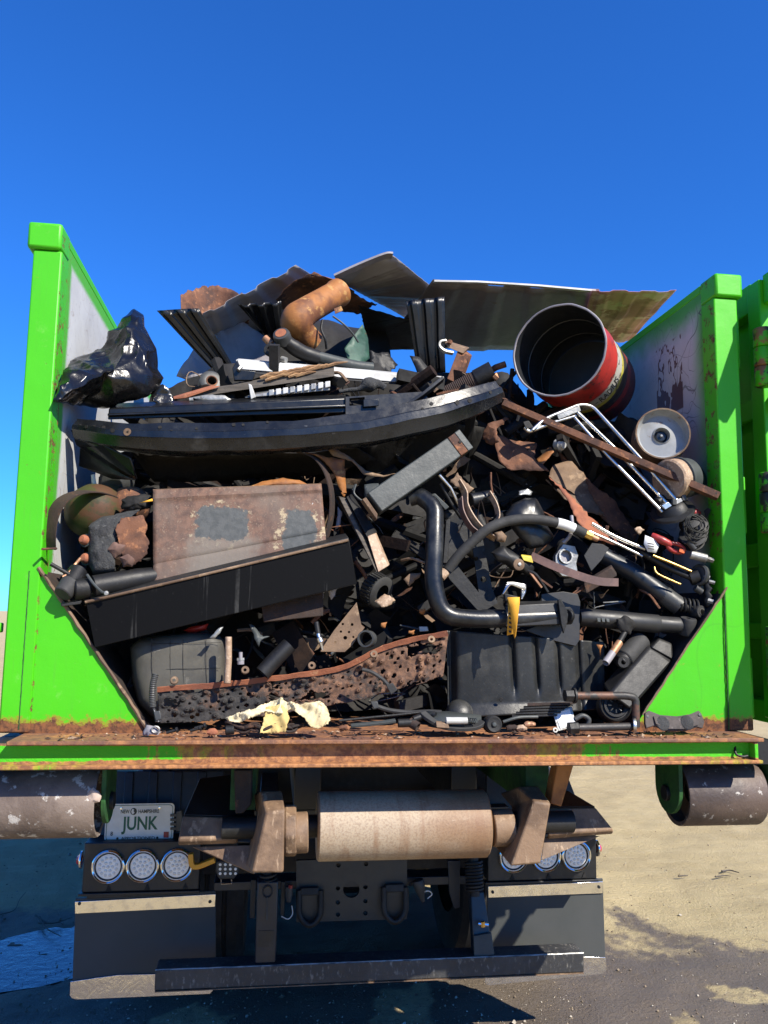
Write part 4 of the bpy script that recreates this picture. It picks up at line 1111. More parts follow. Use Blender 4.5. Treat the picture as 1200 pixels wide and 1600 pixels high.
# ---- the dark mass deep inside
mat('heap_steel', (.006, .006, .006), (.010, .010, .0105), 6, spec=.2, r=.6, bump=.3)  # darker copies of steel, rust and rubber: shade put into the heap's colours
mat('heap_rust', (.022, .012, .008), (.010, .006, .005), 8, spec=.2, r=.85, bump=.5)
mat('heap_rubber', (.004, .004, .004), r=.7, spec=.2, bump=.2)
def heap():
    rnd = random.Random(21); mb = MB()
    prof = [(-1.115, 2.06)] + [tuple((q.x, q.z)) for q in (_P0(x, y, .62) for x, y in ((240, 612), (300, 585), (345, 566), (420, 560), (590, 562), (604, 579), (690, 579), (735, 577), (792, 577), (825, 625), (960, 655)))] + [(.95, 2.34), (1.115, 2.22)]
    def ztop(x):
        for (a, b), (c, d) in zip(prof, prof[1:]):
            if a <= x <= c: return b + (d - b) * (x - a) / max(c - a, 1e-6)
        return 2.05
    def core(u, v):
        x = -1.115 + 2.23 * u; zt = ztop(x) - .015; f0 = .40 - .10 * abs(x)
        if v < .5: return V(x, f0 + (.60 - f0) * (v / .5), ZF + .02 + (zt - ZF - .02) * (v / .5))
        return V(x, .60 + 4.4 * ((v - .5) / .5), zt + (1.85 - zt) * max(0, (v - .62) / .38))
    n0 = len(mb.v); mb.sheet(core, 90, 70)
    for i in range(n0, len(mb.v)):
        p = mb.v[i]; k = min(1, max(0, (ztop(p.x) - p.z) / .08)) if p.y < .62 else .3
        q = mnoise.noise_vector(p * 7) * .05 + mnoise.noise_vector(p * 18) * .03
        mb.v[i] = p + V(q.x * .3, q.y * k, q.z * k * .5 - abs(q.z) * .2)
    # a second hump far back under the roofing sheets
    ha, hb_ = _P0(350, 500, 1.6), _P0(598, 500, 1.6)
    def hump(u, v):
        x = ha.x + (hb_.x - ha.x) * u
        return V(x, 1.15 + .9 * v, 2.0 + (ha.z - 2.0) * math.sin(math.pi * min(1, max(0, v * .9 + .1))) ** .4 - .05 * abs(u - .5))
    n0 = len(mb.v); mb.sheet(hump, 30, 16); mb.noise(.04, 8, 4, n0)
    for k in range(640):
        x = rnd.uniform(-1.06, 1.06); y = rnd.uniform(.16, .50) if rnd.random() < .6 else rnd.uniform(.5, 1.0); z = rnd.uniform(ZF + .05, ztop(x) - .10)
        if z > 2.15: y = max(y, .42)
        c = V(x, y, z); d = Vector((rnd.uniform(-1, 1), rnd.uniform(-.5, .5), rnd.uniform(-.7, .7))).normalized(); L = rnd.uniform(.04, .20)
        L = min(L, 1.09 - abs(x) + .02, (ztop(x) - z) * .9)
        if y < .3: L *= .6
        mb.cur = rnd.choice([0, 0, 0, 0, 0, 1, 2, 3] if y > .3 else [0, 0, 0, 0, 2, 3]); q = rnd.random()
        if q < .35: mb.tube([c - d * L, c + d * L], rnd.uniform(.006, .028), 8)
        elif q < .6: mb.sweep(BOXP(rnd.uniform(.004, .02), rnd.uniform(.012, .045)), [c - d * L, c + d * L], (rnd.uniform(-.3, .3), .2, 1))
        elif q < .8:
            s_ = len(mb.v); u = d.cross(V(rnd.uniform(-1, 1), rnd.uniform(-.3, .3), rnd.uniform(-1, 1))).normalized()
            mb.sheet(lambda a, b: c + d * (L * (a - .5) * 1.4) + u * (L * (b - .5)), 6, 5); mb.noise(.03, 9, k, s_)
        elif q < .92: mb.tube(crom([c + Vector((rnd.uniform(-.12, .12), rnd.uniform(-.05, .05), rnd.uniform(-.12, .12))) for _ in range(4)], 5), rnd.uniform(.003, .009), 6)
        else: mb.lathe([(0, 0), (.035, 0), (.042, .009), (.042, .02), (.02, .024), (.02, .04), (0, .04)], c, (rnd.uniform(-.5, .5), -1, rnd.uniform(-.5, .5)), 16)
    for k in range(330):                              # rusty and bright shreds caught between the big pieces
        x = rnd.choice([rnd.uniform(-.5, 1.0), rnd.uniform(-1.0, 1.05)]); z = rnd.uniform(ZF + .06, ztop(x) - .10); y = rnd.uniform(.13, .34) + (.25 if z > 2.2 else 0)
        c = V(x, y, z); d = Vector((rnd.uniform(-1, 1), rnd.uniform(-.4, .4), rnd.uniform(-.8, .8))).normalized(); L = rnd.uniform(.015, .075)
        mb.cur = rnd.choice([4, 4, 4, 5, 5, 6, 2, 1]); s_ = len(mb.v); q = rnd.random()
        if q < .55:
            u = d.cross(V(rnd.uniform(-1, 1), rnd.uniform(-.3, .3), rnd.uniform(-1, 1))).normalized(); wv = rnd.uniform(.25, .8)
            mb.sheet(lambda a, b: c + d * (L * (a - .5) * 2) + u * (L * (b - .5) * wv * (1.3 - a)), 5, 3); mb.noise(.012, 24, k, s_)
        elif q < .8: mb.tube(crom([c, c + d * L * .7 + V(0, -.01, .01), c + d * L * 1.6], 3), rnd.uniform(.0025, .008), 6)
        else: mb.tube(crom([c + Vector((rnd.uniform(-.09, .09), rnd.uniform(-.04, .04), rnd.uniform(-.09, .09))) for _ in range(5)], 5), rnd.uniform(.0018, .0035), 5)
    for i, p in enumerate(mb.v):
        if abs(p.x) > 1.125: p.x = math.copysign(1.125, p.x)
        if p.z < ZF + .005: p.z = ZF + .005
    o = mb.build('scrap_heap', ['char_and_shade', 'heap_steel', 'heap_rust', 'heap_rubber', 'rust', 'rust_pale', 'aluminium'])
    o['kind'] = 'stuff'; o['label'] = 'dark jumble of scrap metal deep inside the container behind the load face'; o['category'] = 'scrap heap'
heap()

# ---- top of the load: roofing sheets, lying almost flat, seen from below
def corr(a, b, c, d, ribs, depth, nu=None, nv=8, prof='trap'):
    """A ribbed sheet between corners a-b (near edge) and d-c (far edge); ribs run from near to far."""
    a, b, c, d = [Vector(q) for q in (a, b, c, d)]
    up = (b - a).cross(d - a).normalized()
    nu = nu or ribs * 8
    def f(u, v):
        p = a.lerp(b, u).lerp(d.lerp(c, u), v)
        ph = (u * ribs) % 1.0
        h = max(0, min(1, (abs(ph - .5) - .18) / .08)) if prof == 'trap' else .5 + .5 * math.cos(2 * math.pi * ph)
        return p + up * (depth * h)
    return MB().sheet(f, nu, nv)
m_ = corr(P(676, 440, .75), P(935, 455, .75), P(965, 552, 1.75), P(600, 545, 1.75), 4, .010, 48, 10).noise(.006, 2, 1)
rs_ = one('roofing_sheet', m_, 'galvanised', 'wide grey roofing sheet lying on top of the load, bright front edge', 'metal sheet', 'roofing sheets on the load', solid=.0012)
ob_ = rs_
MB().sweep([(-.010, -.004), (.010, -.004), (.010, .004), (-.010, .004)], G((678, 440, .74), (745, 441, .74), (840, 447, .74), (930, 455, .74)), (0, 0, 1)).build('sunlit_edge', 'white_paint', ob_)  # white strip: sunlight on the near edge, added as colour
m_ = corr(P(925, 456, .70), P(1057, 455, .66), P(985, 534, 1.45), P(900, 540, 1.5), 3, .006, 50, 14).noise(.008, 5, 2)
one('roofing_sheet', m_, 'galvanised_rusty', 'torn rust-stained pinkish end of a roofing sheet, above the red drum', 'metal sheet', 'roofing sheets on the load', solid=.0012)
m_ = torn([(523, 433, .70), (560, 415, .68), (600, 399, .66), (612, 398, .66), (625, 408, .70), (690, 463, .95), (660, 478, 1.25), (640, 500, 1.5), (575, 465, 1.15), (540, 445, .85)], .006, 5, .001, 4, .025, .001)
rs2_ = one('roofing_sheet', m_, 'galvanised_light', 'grey sheet with a folded ridge peaking highest on the load', 'metal sheet', 'roofing sheets on the load', solid=.0012)
MB().sweep([(-.004, -.018), (.004, -.018), (.006, .018), (-.004, .018)], crom(G((523, 433, .695), (560, 416, .675), (600, 400, .655), (613, 399, .655)), 4), (0, -1, .3)).build('folded_lip', 'galvanised', rs2_)
m_ = corr(P(318, 494, .75), P(464, 417, .72), P(520, 452, 1.15), P(345, 560, 1.5), 3, .010, 36, 10).noise(.003, 3, 5)
one('roofing_sheet', m_, 'galvanised_light', 'pale green-grey ribbed sheet tilted up at the left of the peak', 'metal sheet', 'roofing sheets on the load', solid=.0012)
m_ = torn([(432, 470, .80), (455, 446, .76), (490, 424, .71), (515, 436, .72), (530, 440, .74), (560, 462, .9), (590, 475, 1.0), (560, 490, 1.1), (500, 482, 1.0), (450, 492, .98)], .010, 8, .001, 6, .02, .005)
one('roofing_sheet', m_, 'rust', 'rust-brown torn sheet under the peak, beside the orange pipe', 'metal sheet', 'roofing sheets on the load', solid=.0015)
m_ = torn([(275, 588, 1.0), (310, 533, 1.0), (380, 505, 1.1), (470, 560, 1.4), (420, 600, 1.2), (330, 605, 1.0)], .010, 5, .001, 8, .03, .003)
one('roofing_sheet', m_, 'galvanised', 'dull grey-green sheet half buried behind the black ribbed strip', 'metal sheet', 'roofing sheets on the load', solid=.0012)
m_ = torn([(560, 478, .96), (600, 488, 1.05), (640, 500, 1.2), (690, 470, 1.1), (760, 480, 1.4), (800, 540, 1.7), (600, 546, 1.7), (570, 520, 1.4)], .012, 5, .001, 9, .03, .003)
one('roofing_sheet', m_, 'char_and_shade', 'near-black sheet added as the shade under the roofing sheets', 'metal sheet', 'roofing sheets on the load', solid=.0012)  # added near-black sheet, its colour gives the deep shade below the roofing
# rusty half drum sticking up
def half_drum():
    c0, c1 = P(335, 520, 1.05), P(352, 470, 1.25)
    mb = MB(); r_ = 60 * mpp(1.1)
    rnd = random.Random(3)
    def f(u, v):
        an = R(200 + 140 * u); jag = .5 + .5 * mnoise.noise((u * 14, 2, 0)) + .25 * mnoise.noise((u * 45, 5, 0))
        top = P(330, 470, 1.1)
        x = math.cos(an) * r_; y = -math.sin(an) * r_ * .0
        base = P(284 + 104 * u, 520 - 14 * u, 1.10 + .16 * math.sin(math.pi * u))
        h = (62 + 26 * math.sin(math.pi * (u * .9 + .08)) - 16 * u + 11 * (jag - .5)) * mpp(1.1)
        return base + V(-.02 * v * (1 - u), .05 * v, h * v)
    mb.sheet(f, 60, 8)
    return mb
one('rusty_drum_shell', half_drum(), 'rust', 'rusty brown curved drum shell with ragged top edge at upper left', 'drum shell', solid=.003)
# black ribbed strips of decking
def deck(a, b, c, d, label, ribs=3):
    return one('ribbed_strip', corr(P(*a), P(*b), P(*c), P(*d), ribs, .016, ribs * 12, 14).noise(.004, 6, ribs), 'black_paint', label, 'metal strip', 'black ribbed strips', solid=.0018)
deck((245, 486, .58), (312, 482, .60), (372, 585, .75), (345, 592, .72), 'black ribbed strip pointing up-left against the sky beside the plastic bag')
deck((372, 478, .66), (440, 474, .68), (446, 545, .80), (408, 520, .78), 'black ribbed strip leaning behind the orange pipe')
deck((636, 470, .62), (697, 463, .64), (698, 582, .72), (655, 585, .70), 'black ribbed strip standing upright below the peak')
# orange pipe elbow
path = crom(G((530, 457, .64), (505, 471, .58), (478, 487, .52), (464, 500, .50), (468, 516, .53), (486, 536, .58)), 6)
n_ = len(path); rr_ = [.055 + .010 * math.exp(-((k - 19) / 6) ** 2) for k in range(n_)]
rr_[0] = .060; rr_[1] = .060
pe = root('pipe_elbow', 'orange-rusted exhaust pipe elbow standing out of the load', 'pipe', P(466, 530, .6))
MB().tube(path, rr_, 28, wall=.004).build('pipe', 'rust_orange', pe)
MB().plate(G((522, 482, .46), (533, 478, .46), (536, 485, .46), (524, 490, .46)), .005).build('flange_tab', 'rust_orange', pe)
MB().plate(G((462, 520, .52), (468, 518, .52), (472, 530, .53), (465, 533, .53)), .008).build('bracket_tab', 'rust_orange', pe)
# strut with a gauge
st_ = root('air_regulator', 'black regulator with a round dial next to the orange pipe', 'regulator', P(460, 575, .4))
MB().tube(crom(G((440, 528, .42), (455, 540, .43), (475, 552, .45), (497, 560, .47)), 5), [.028] * 6 + [.030] * 5 + [.031] * 5, 20).build('body', 'black_plastic', st_)
MB().lathe([(0, .012), (.024, .012), (.031, .010), (.034, 0), (.034, -.03), (0, -.03)], P(440, 524, .40), V(-.35, -1, .55), 28).build('dial_housing', 'grey_plastic', st_)
MB().lathe([(0, .0135), (.022, .0135)], P(440, 524, .40), V(-.35, -1, .55), 24).build('dial', 'brick_rust', st_)
MB().lathe([(0, 0), (.026, 0), (.028, .01), (.024, .018), (.012, .018), (.012, .01), (0, .01)], P(424, 548, .42), V(-.3, -1, .1), 22).build('port', 'rubber', st_)
MB().tube(G((414, 528, .44), (424, 538, .43)), .014, 14).build('nipple', 'copper', st_)
MB().tube(G((440, 561, .42), (447, 563, .41)), .012, 12).build('drain_plug', 'aluminium', st_)
one('plastic_tube', MB().tube(crom(G((495, 557, .46), (530, 566, .47), (556, 572, .48), (582, 575, .49)), 5), .022, 16), 'grey_steel', 'grey tube sleeve lying along the white bar', 'tube')
# thin hoses beside it
one('thin_hose', MB().tube(crom(G((504, 500, .52), (502, 515, .5), (508, 530, .5), (510, 545, .52)), 6), .005, 8), 'black_steel', 'thin dark hose hanging below the orange pipe', 'hose')
one('thin_hose', MB().tube(crom(G((520, 494, .52), (535, 505, .52), (550, 520, .54), (560, 535, .56)), 6), .004, 8), 'grey_steel', 'thin grey cable behind the orange pipe by the green sheet', 'hose')
# dark green sheet
one('green_panel', torn([(538, 545, .60), (567, 507, .62), (575, 530, .66), (578, 560, .66), (560, 574, .60), (545, 566, .6)], .004, 8, .001, 11, .02, .001), 'dark_green', 'dark green painted sheet piece standing behind the white bar', 'metal sheet', solid=.0015)
one('black_scrap_panel', torn([(575, 548, .7), (590, 552, .7), (608, 550, .72), (622, 570, .7), (610, 580, .68), (580, 578, .68)], .01, 10, .001, 12, .015, .004), 'black_steel', 'small torn black panel silhouetted against the gap of sky', 'metal sheet', solid=.002)
one('black_scrap_panel', torn([(640, 555, .62), (655, 557, .62), (676, 584, .60), (655, 590, .6)], .004, 10, .001, 13, .02, .001), 'black_steel', 'pointed black panel leaning at the foot of the upright ribbed strip', 'metal sheet', solid=.002)
# white bar
wb = root('white_bar', 'white painted steel angle lying across the top of the load', 'steel bar', P(520, 600, .4))
MB().hexa(G((368, 562, .36), (690, 590, .48), (690, 603, .48), (372, 577, .36)), G((372, 560, .40), (694, 588, .52), (694, 601, .52), (376, 575, .40))).build('web', 'white_paint', wb, bevel=.003)
MB().hexa(G((367, 578, .355), (690, 604, .475), (690, 606, .475), (367, 582, .355)), G((376, 577, .46), (700, 603, .58), (700, 606, .58), (376, 580, .46))).build('flange', 'black_steel', wb, bevel=.002)
MB().plate(G((363, 575, .354), (371, 562, .354), (378, 578, .354), (400, 580, .36), (395, 594, .36), (366, 594, .354)), .02).build('end_plate', 'black_paint', wb, bevel=.002)
MB().tube(G((372, 578, .34), (377, 573, .35)), .007, 6).build('bolt', 'aluminium', wb)
MB().tube(G((636, 595, .465), (640, 601, .455)), .005, 6).build('bolt', 'aluminium', wb)
# grey ring
rg_ = root('rubber_ring', 'grey disc with a hole lying left of the white bar', 'bushing', P(330, 608, .4))
MB().lathe([(.018, .0), (.036, .002), (.0445, -.004), (.0445, -.06), (.018, -.06), (.018, 0)], P(331, 595, .40), V(.25, -1, .25), 36).build('ring', 'grey_plastic', rg_, smooth=50)
MB().lathe([(.016, -.002), (.018, .003), (.022, .002)], P(331, 595, .40), V(.25, -1, .25), 24).build('bore_sleeve', 'rust', rg_)
# splintered plank
wd = root('splintered_plank', 'weathered wooden plank with freshly splintered yellow end', 'plank', P(390, 625, .35))
MB().hexa(G((262, 626, .34), (345, 606, .34), (522, 572, .33), (522, 588, .32)), G((262, 626, .38), (345, 603, .40), (520, 570, .42), (522, 588, .42))).noise(.003, 20).build('board', 'wood_grey', wd)
sp = MB(); rnd = random.Random(8)
for k in range(26):
    u = rnd.random(); a = P(415 + 100 * u + rnd.uniform(-12, 0), 592 - 15 * u + rnd.uniform(-5, 4), .325); b = a + (P(500, 574, .325) - P(430, 590, .325)) * rnd.uniform(.25, .6)
    sp.tube([a, a.lerp(b, .5) + V(0, -.003, .004), b], [.0045, .0065, .0015], 5)
sp.build('splinters', 'wood', wd)
MB().hexa(G((263, 624, .325), (330, 607, .325), (343, 605, .325), (290, 622, .325)), G((263, 622, .35), (330, 603, .35), (343, 603, .35), (290, 620, .35))).noise(.004, 30, 2).build('broken_face', 'brick_rust', wd)
# pale ribbed casting
rc_ = root('ribbed_casting', 'light grey ribbed metal casting resting on the black beam', 'casting', P(450, 620, .3))
MB().hexa(G((382, 622, .31), (400, 616, .31), (512, 600, .31), (516, 610, .31)), G((382, 620, .37), (400, 612, .37), (510, 597, .37), (516, 606, .37))).build('base', 'aluminium', rc_, bevel=.003)
for k in range(9):
    u = k / 8; MB().plate(G((420 + 88 * u, 609 - 13 * u, .30), (428 + 88 * u, 608 - 13 * u, .30), (428 + 88 * u, 617 - 13 * u, .30), (420 + 88 * u, 619 - 13 * u, .30)), .03).build('fin', 'white_paint' if k % 3 else 'aluminium', rc_, bevel=.002)
MB().plate(G((388, 599, .30), (393, 601, .30), (400, 620, .30), (392, 624, .30)), .02).build('lug', 'white_paint', rc_, bevel=.002)
MB().tube(G((296, 625, .30), (302, 624, .30)), .008, 10).build('bolt', 'aluminium', rc_)
one('bent_sheet_scrap', torn([(296, 622, .32), (320, 616, .31), (352, 618, .31), (365, 626, .31), (330, 630, .31)], .006, 14, .001, 5, .015, .002), 'aluminium', 'small bent bright sheet scrap beside the plank foot', 'metal scrap', solid=.002)
one('dusty_shackle', MB().tube(crom(G((530, 612, .32), (560, 608, .31), (575, 602, .31), (590, 600, .31), (602, 606, .31)), 5), [.008] * 6 + [.012, .016, .022, .026, .028, .028, .026, .022, .018, .016, .014, .012, .012, .012, .012], 12).noise(.004, 40), 'tar_grey', 'dusty grey cast link lying on the upper black beam', 'shackle')
# brown hooked bracket
bh = root('hooked_bracket', 'rust-brown angle bracket with a pale bent hook, standing against the sky gap', 'bracket', P(710, 600, .5))
MB().hexa(G((716, 545, .50), (733, 556, .52), (715, 600, .50), (698, 592, .48)), G((722, 543, .55), (738, 555, .57), (722, 600, .55), (704, 592, .53))).build('web', 'rust', bh, bevel=.003)
MB().hexa(G((694, 534, .49), (730, 545, .51), (724, 553, .50), (700, 543, .48)), G((698, 532, .55), (734, 543, .57), (728, 551, .55), (704, 541, .53))).build('flange', 'rust_pale', bh, bevel=.003)
MB().sweep(BOXP(.004, .010), crom(G((708, 552, .47), (695, 549, .47), (687, 542, .47), (688, 535, .48), (696, 533, .49)), 5), (0, -1, .2)).build('hook', 'aluminium', bh)
MB().tube(G((702, 537, .48), (704, 532, .48)), .010, 6).build('bolt_head', 'rust', bh)
# ribbed pipe with rod
rp = root('ribbed_pipe', 'dark spiral-ribbed pipe with a rusty rod in its mouth, left of the red drum', 'pipe', P(730, 620, .45))
a, b = P(770, 579, .42), P(690, 622, .50)
path = [a.lerp(b, k / 60) for k in range(61)]
MB().tube(path, [.036 + (.0018 if k > 22 and k % 2 else 0) for k in range(61)], 22, wall=.006).build('pipe', 'rust_dark', rp)
MB().tube([a + (a - b).normalized() * .001, a.lerp(b, .32)], .0395, 22, wall=.006).build('sleeve', 'black_steel', rp)
MB().tube(G((790, 569, .40), (775, 574, .42), (750, 590, .45)), .013, 14, wall=.003).build('rod', 'rust', rp)
one('rod_end_nut', MB().tube(G((772, 586, .39), (778, 592, .39)), .013, 6), 'copper', 'small coppery nut hanging from the mouth of the ribbed pipe', 'nut')

# ---- upper black beam, bumper
ub = root('upper_beam', 'long straight black box beam lying on top of the curved bumper', 'beam', P(420, 655, .28))
MB().hexa(G((170, 638, .22), (540, 622, .26), (540, 645, .26), (168, 656, .22)), G((176, 630, .30), (540, 616, .34), (540, 640, .34), (176, 650, .30))).build('beam', 'black_paint', ub, bevel=.004)
MB().hexa(G((168, 646, .205), (540, 632, .245), (540, 636, .245), (168, 650, .205)), G((168, 646, .219), (540, 632, .259), (540, 636, .259), (168, 650, .219))).build('ridge', 'black_paint', ub, bevel=.003)
ol = G((540, 620, .25), (660, 612, .28), (668, 620, .28), (640, 650, .27), (540, 652, .25))
MB().holed(ol, [G((546, 622, .25), (570, 620, .255), (570, 633, .255), (546, 634, .25))], .03).build('end_plate', 'black_paint', ub)
MB().plate(G((568, 624, .242), (592, 623, .245), (592, 634, .245), (568, 636, .242)), .006).build('patch', 'black_gloss', ub, bevel=.002)
MB().hexa(G((532, 648, .235), (628, 640, .265), (645, 646, .265), (532, 656, .235)), G((532, 648, .249), (628, 640, .275), (645, 646, .275), (532, 656, .249))).build('lower_lip', 'black_paint', ub, bevel=.002)
MB().sweep(BOXP(.006, .016), G((628, 640, .25), (660, 618, .25), (692, 592, .26)), (0, -1, .3)).build('angle_strip', 'black_gloss', ub, bevel=.002)

bp = root('car_bumper', 'long curved glossy black bumper bar with bolt holes across the load', 'bumper', P(450, 700, .2))
# centre line (x, y, depth, half height in px)
BL = [(118, 670, .20, 16), (165, 678, .14, 20), (210, 682, .11, 22), (300, 684, .09, 24), (420, 682, .08, 24), (520, 674, .08, 25), (600, 664, .09, 27), (670, 648, .11, 28), (730, 630, .15, 26), (778, 612, .21, 19)]
def bump_prof(h): return [(-.050, h * .98), (-.006, h), (.004, h * .95), (.016, h * .38), (.024, h * .30), (.025, -h * .12), (.020, -h * .22), (.004, -h * .88), (-.006, -h * .97), (-.050, -h)]
cl = crom([P(x, y, d) for x, y, d, h in BL], 8); hh = crom([V(h * mpp(d), 0, 0) for x, y, d, h in BL], 8)
profs = [bump_prof(h.x) for h in hh]
mb = MB(); k_ = len(profs[0]); vs = []
for i, p in enumerate(cl):
    t = (cl[min(i + 1, len(cl) - 1)] - cl[max(i - 1, 0)]).normalized(); side = t.cross(V(0, 0, 1)).normalized(); up = side.cross(t)
    vs += [p + side * a + up * b for a, b in profs[i]]
mb.add(vs, [(i * k_ + j, i * k_ + j + 1, (i + 1) * k_ + j + 1, (i + 1) * k_ + j) for i in range(len(cl) - 1) for j in range(k_ - 1)])
mb.add(vs[:k_], [list(range(k_))]); mb.add(vs[-k_:], [list(range(k_))])
mb.noise(.006, 6, 2); mb.noise(.0015, 22, 5)
MB_b = mb.build('bumper_shell', 'bumper_black', bp, smooth=24)
from mathutils.bvhtree import BVHTree
_bo = Vector(bp['_o'])
_bt = BVHTree.FromPolygons([v.co + _bo for v in MB_b.data.vertices], [list(p.vertices) for p in MB_b.data.polygons])
def on_bumper(px, py, rp_, name='bolt_hole', m='char_and_shade', n=14, lift=.0022):
    """A flush mark lying on the bumper's own surface."""
    hit, nrm, _, _ = _bt.ray_cast(CAM, ray(px, py).normalized())
    if hit is None: return
    if nrm.dot(CAM - hit) < 0: nrm = -nrm
    t, u, w = frames([hit, hit + nrm])[0]; r_ = rp_ * mpp(.1)
    MB().plate(circ(hit + nrm * lift, r_, u, w, n), lift * .9, -nrm).build(name, m, bp)
for x, y, r_ in ((250, 668, 3), (268, 673, 2.2), (307, 670, 2.2), (365, 664, 3), (380, 664, 2.4), (418, 660, 2.2), (472, 656, 2.6), (674, 631, 3.2), (660, 639, 2.4), (734, 626, 4), (766, 613, 3), (125, 664, 2.6), (135, 667, 3), (147, 666, 2.4), (162, 668, 3), (176, 673, 3.4)):
    on_bumper(x, y, r_)
on_bumper(714, 629, 5, 'square_slot', 'char_and_shade', 4)
on_bumper(199, 675, 6, 'badge', 'rust_pale', 18); on_bumper(200, 675, 2.4, 'badge_arrow', 'char_and_shade', 3, .0034)
# folded mounting plate below its left end
MB().add(G((112, 672, .20), (152, 690, .15), (205, 716, .16), (214, 748, .17), (200, 745, .20), (150, 715, .24), (120, 695, .25)), [list(range(7))]).build('mounting_plate', 'black_paint', bp, solid=.005)
MB().add(G((126, 700, .26), (155, 716, .24), (200, 744, .2), (212, 750, .18), (176, 748, .26), (124, 728, .3)), [list(range(6))]).build('mounting_plate', 'black_steel', bp, solid=.005)
one('shade_sheet', torn([(205, 706, .26), (330, 708, .24), (470, 706, .22), (560, 700, .24), (590, 720, .3), (500, 742, .36), (360, 752, .38), (240, 752, .36)], .012, 6, .001, 31, .03, .002), 'char_and_shade', 'near-black panel added as the dark void right under the bumper', 'metal sheet', solid=.003)  # added black panels whose colour stands for the shade in the void
one('shade_sheet', torn([(560, 690, .3), (640, 678, .3), (720, 660, .3), (760, 668, .4), (740, 720, .5), (640, 760, .5), (580, 745, .42)], .02, 6, .001, 32, .03, .003), 'char_and_shade', 'near-black panel added as the dark void behind the grey square tube', 'metal sheet', solid=.003)

# ---- black plastic bag
mb = MB().pillow(G((90, 634, .34), (92, 612, .34), (104, 588, .34), (128, 566, .34), (160, 545, .36), (188, 516, .40), (214, 489, .42), (228, 497, .42), (233, 520, .40), (247, 548, .38), (249, 580, .36), (260, 596, .36), (252, 615, .34), (238, 628, .32), (180, 640, .28), (130, 640, .28)), .13, 48, 240, .4, P(185, 585, .30), 1.7)
for i, p in enumerate(mb.v):
    q = p * 4.0 + mnoise.noise_vector(p * 5) * .35; f_ = V(-.3, -.9, .3)
    r1 = 1 - abs(mnoise.noise(V(q.x * 1.2 + q.z * 1.1, q.y, q.z * .5 - q.x * .5))) * 2.2
    r2 = 1 - abs(mnoise.noise(V(q.x * 2.2 - q.z * 2.0, q.y * 2, q.z * 1.2 + q.x * 1.0) + V(5, 1, 2))) * 2.0
    r3 = 1 - abs(mnoise.noise(V(q.x * 5 + q.z * 3, q.y * 3, q.z * 4 - q.x * 2) + V(1, 8, 3))) * 2.0
    mb.v[i] = p + f_ * (.024 * r1 + .014 * r2 + .007 * r3)
def bag_material():
    m, nt, b = new_mat('bag')
    b.inputs['Base Color'].default_value = (.006, .006, .0065, 1)
    tc = nt.nodes.new('ShaderNodeTexCoord'); co = tc.outputs['Object']
    n = _noise(nt, co, 14, 6, .65); v = _voro(nt, co, 16)
    nt.links.new(_fmix(nt, _ramp(nt, n, .4, .7), .20, .42), b.inputs['Roughness'])
    _bump(nt, b, _math(nt, 'ADD', n, _math(nt, 'MULTIPLY', v, .5)), .3, .012)
bag_material()
one('plastic_bag', mb, 'bag', 'crumpled shiny black plastic rubbish bag at upper left', 'plastic bag', smooth=55)
one('torn_film', torn([(236, 596, .30), (255, 600, .29), (266, 612, .29), (272, 628, .29), (250, 634, .28), (236, 628, .28)], .012, 22, .001, 15, .012, .003), 'bag', 'small torn scrap of black film at the foot of the bag', 'plastic film', solid=.001)

# ---- red drum
A, B = P(873, 547, .22), P(927, 602, .62)
ax = (B - A).normalized(); RD = 79 * mpp(.22); LD = (B - A).length
dr = root('red_drum', 'open red steel drum with a white and yellow band lying on its side', 'drum', B - V(0, 0, RD))
def drum_material():
    m, nt, b = new_mat('drum_outside')
    tc = nt.nodes.new('ShaderNodeTexCoord'); co = tc.outputs['Object']
    at = nt.nodes.new('ShaderNodeAttribute'); at.attribute_name = 'along'
    h = at.outputs['Fac']; n = _noise(nt, co, 7, 8, .68); n2 = _noise(nt, co, 24, 8, .7)
    hw = _math(nt, 'ADD', h, _math(nt, 'MULTIPLY', _math(nt, 'SUBTRACT', n, .5), .02))
    col = _mix(nt, _ramp(nt, n, .4, .65), (.40, .03, .022), (.24, .02, .016))
    wh = _math(nt, 'MULTIPLY', _ramp(nt, hw, .355, .36), _ramp(nt, hw, .515, .51))
    col = _mix(nt, wh, col, (.40, .39, .35))
    ye = _math(nt, 'MULTIPLY', _ramp(nt, hw, .51, .515), _ramp(nt, hw, .575, .57))
    col = _mix(nt, ye, col, (.42, .38, .06))
    bk = _math(nt, 'MULTIPLY', _ramp(nt, hw, .57, .575), _ramp(nt, hw, .72, .715))
    col = _mix(nt, bk, col, (.03, .028, .025))
    col = _mix(nt, _ramp(nt, hw, .80, .82), col, (.09, .015, .015))
    col = _mix(nt, _ramp(nt, n2, .54, .62), col, (.06, .03, .024))
    nt.links.new(col, b.inputs['Base Color'])
    b.inputs['Roughness'].default_value = .42
    _bump(nt, b, n2, .2, .004)
drum_material()
prof = []
for k in range(41):
    h = k / 40
    r_ = RD * (1.0 + .018 * (math.exp(-((h - .33) / .018) ** 2) + math.exp(-((h - .66) / .018) ** 2)))
    prof.append((r_, h * LD))
mb = MB().lathe(prof, A, ax, 72); n_out = len(mb.v)
shell = mb.build('shell', 'drum_outside', dr, smooth=60)
at = shell.data.attributes.new('along', 'FLOAT', 'POINT')
o_ = Vector(dr['_o'])
at.data.foreach_set('value', [((v.co + o_) - A).dot(ax) / LD for v in shell.data.vertices])
mat('drum_inside', (.012, .014, .017), (.018, .02, .024), 5, c3=(.05, .05, .05), s3=30, t3=(.66, .74), r=.42, bump=.1)
ip = [(r_ - .004, h) for r_, h in prof]
MB().lathe(ip, A, ax, 72).build('inside_wall', 'drum_inside', dr, smooth=60)
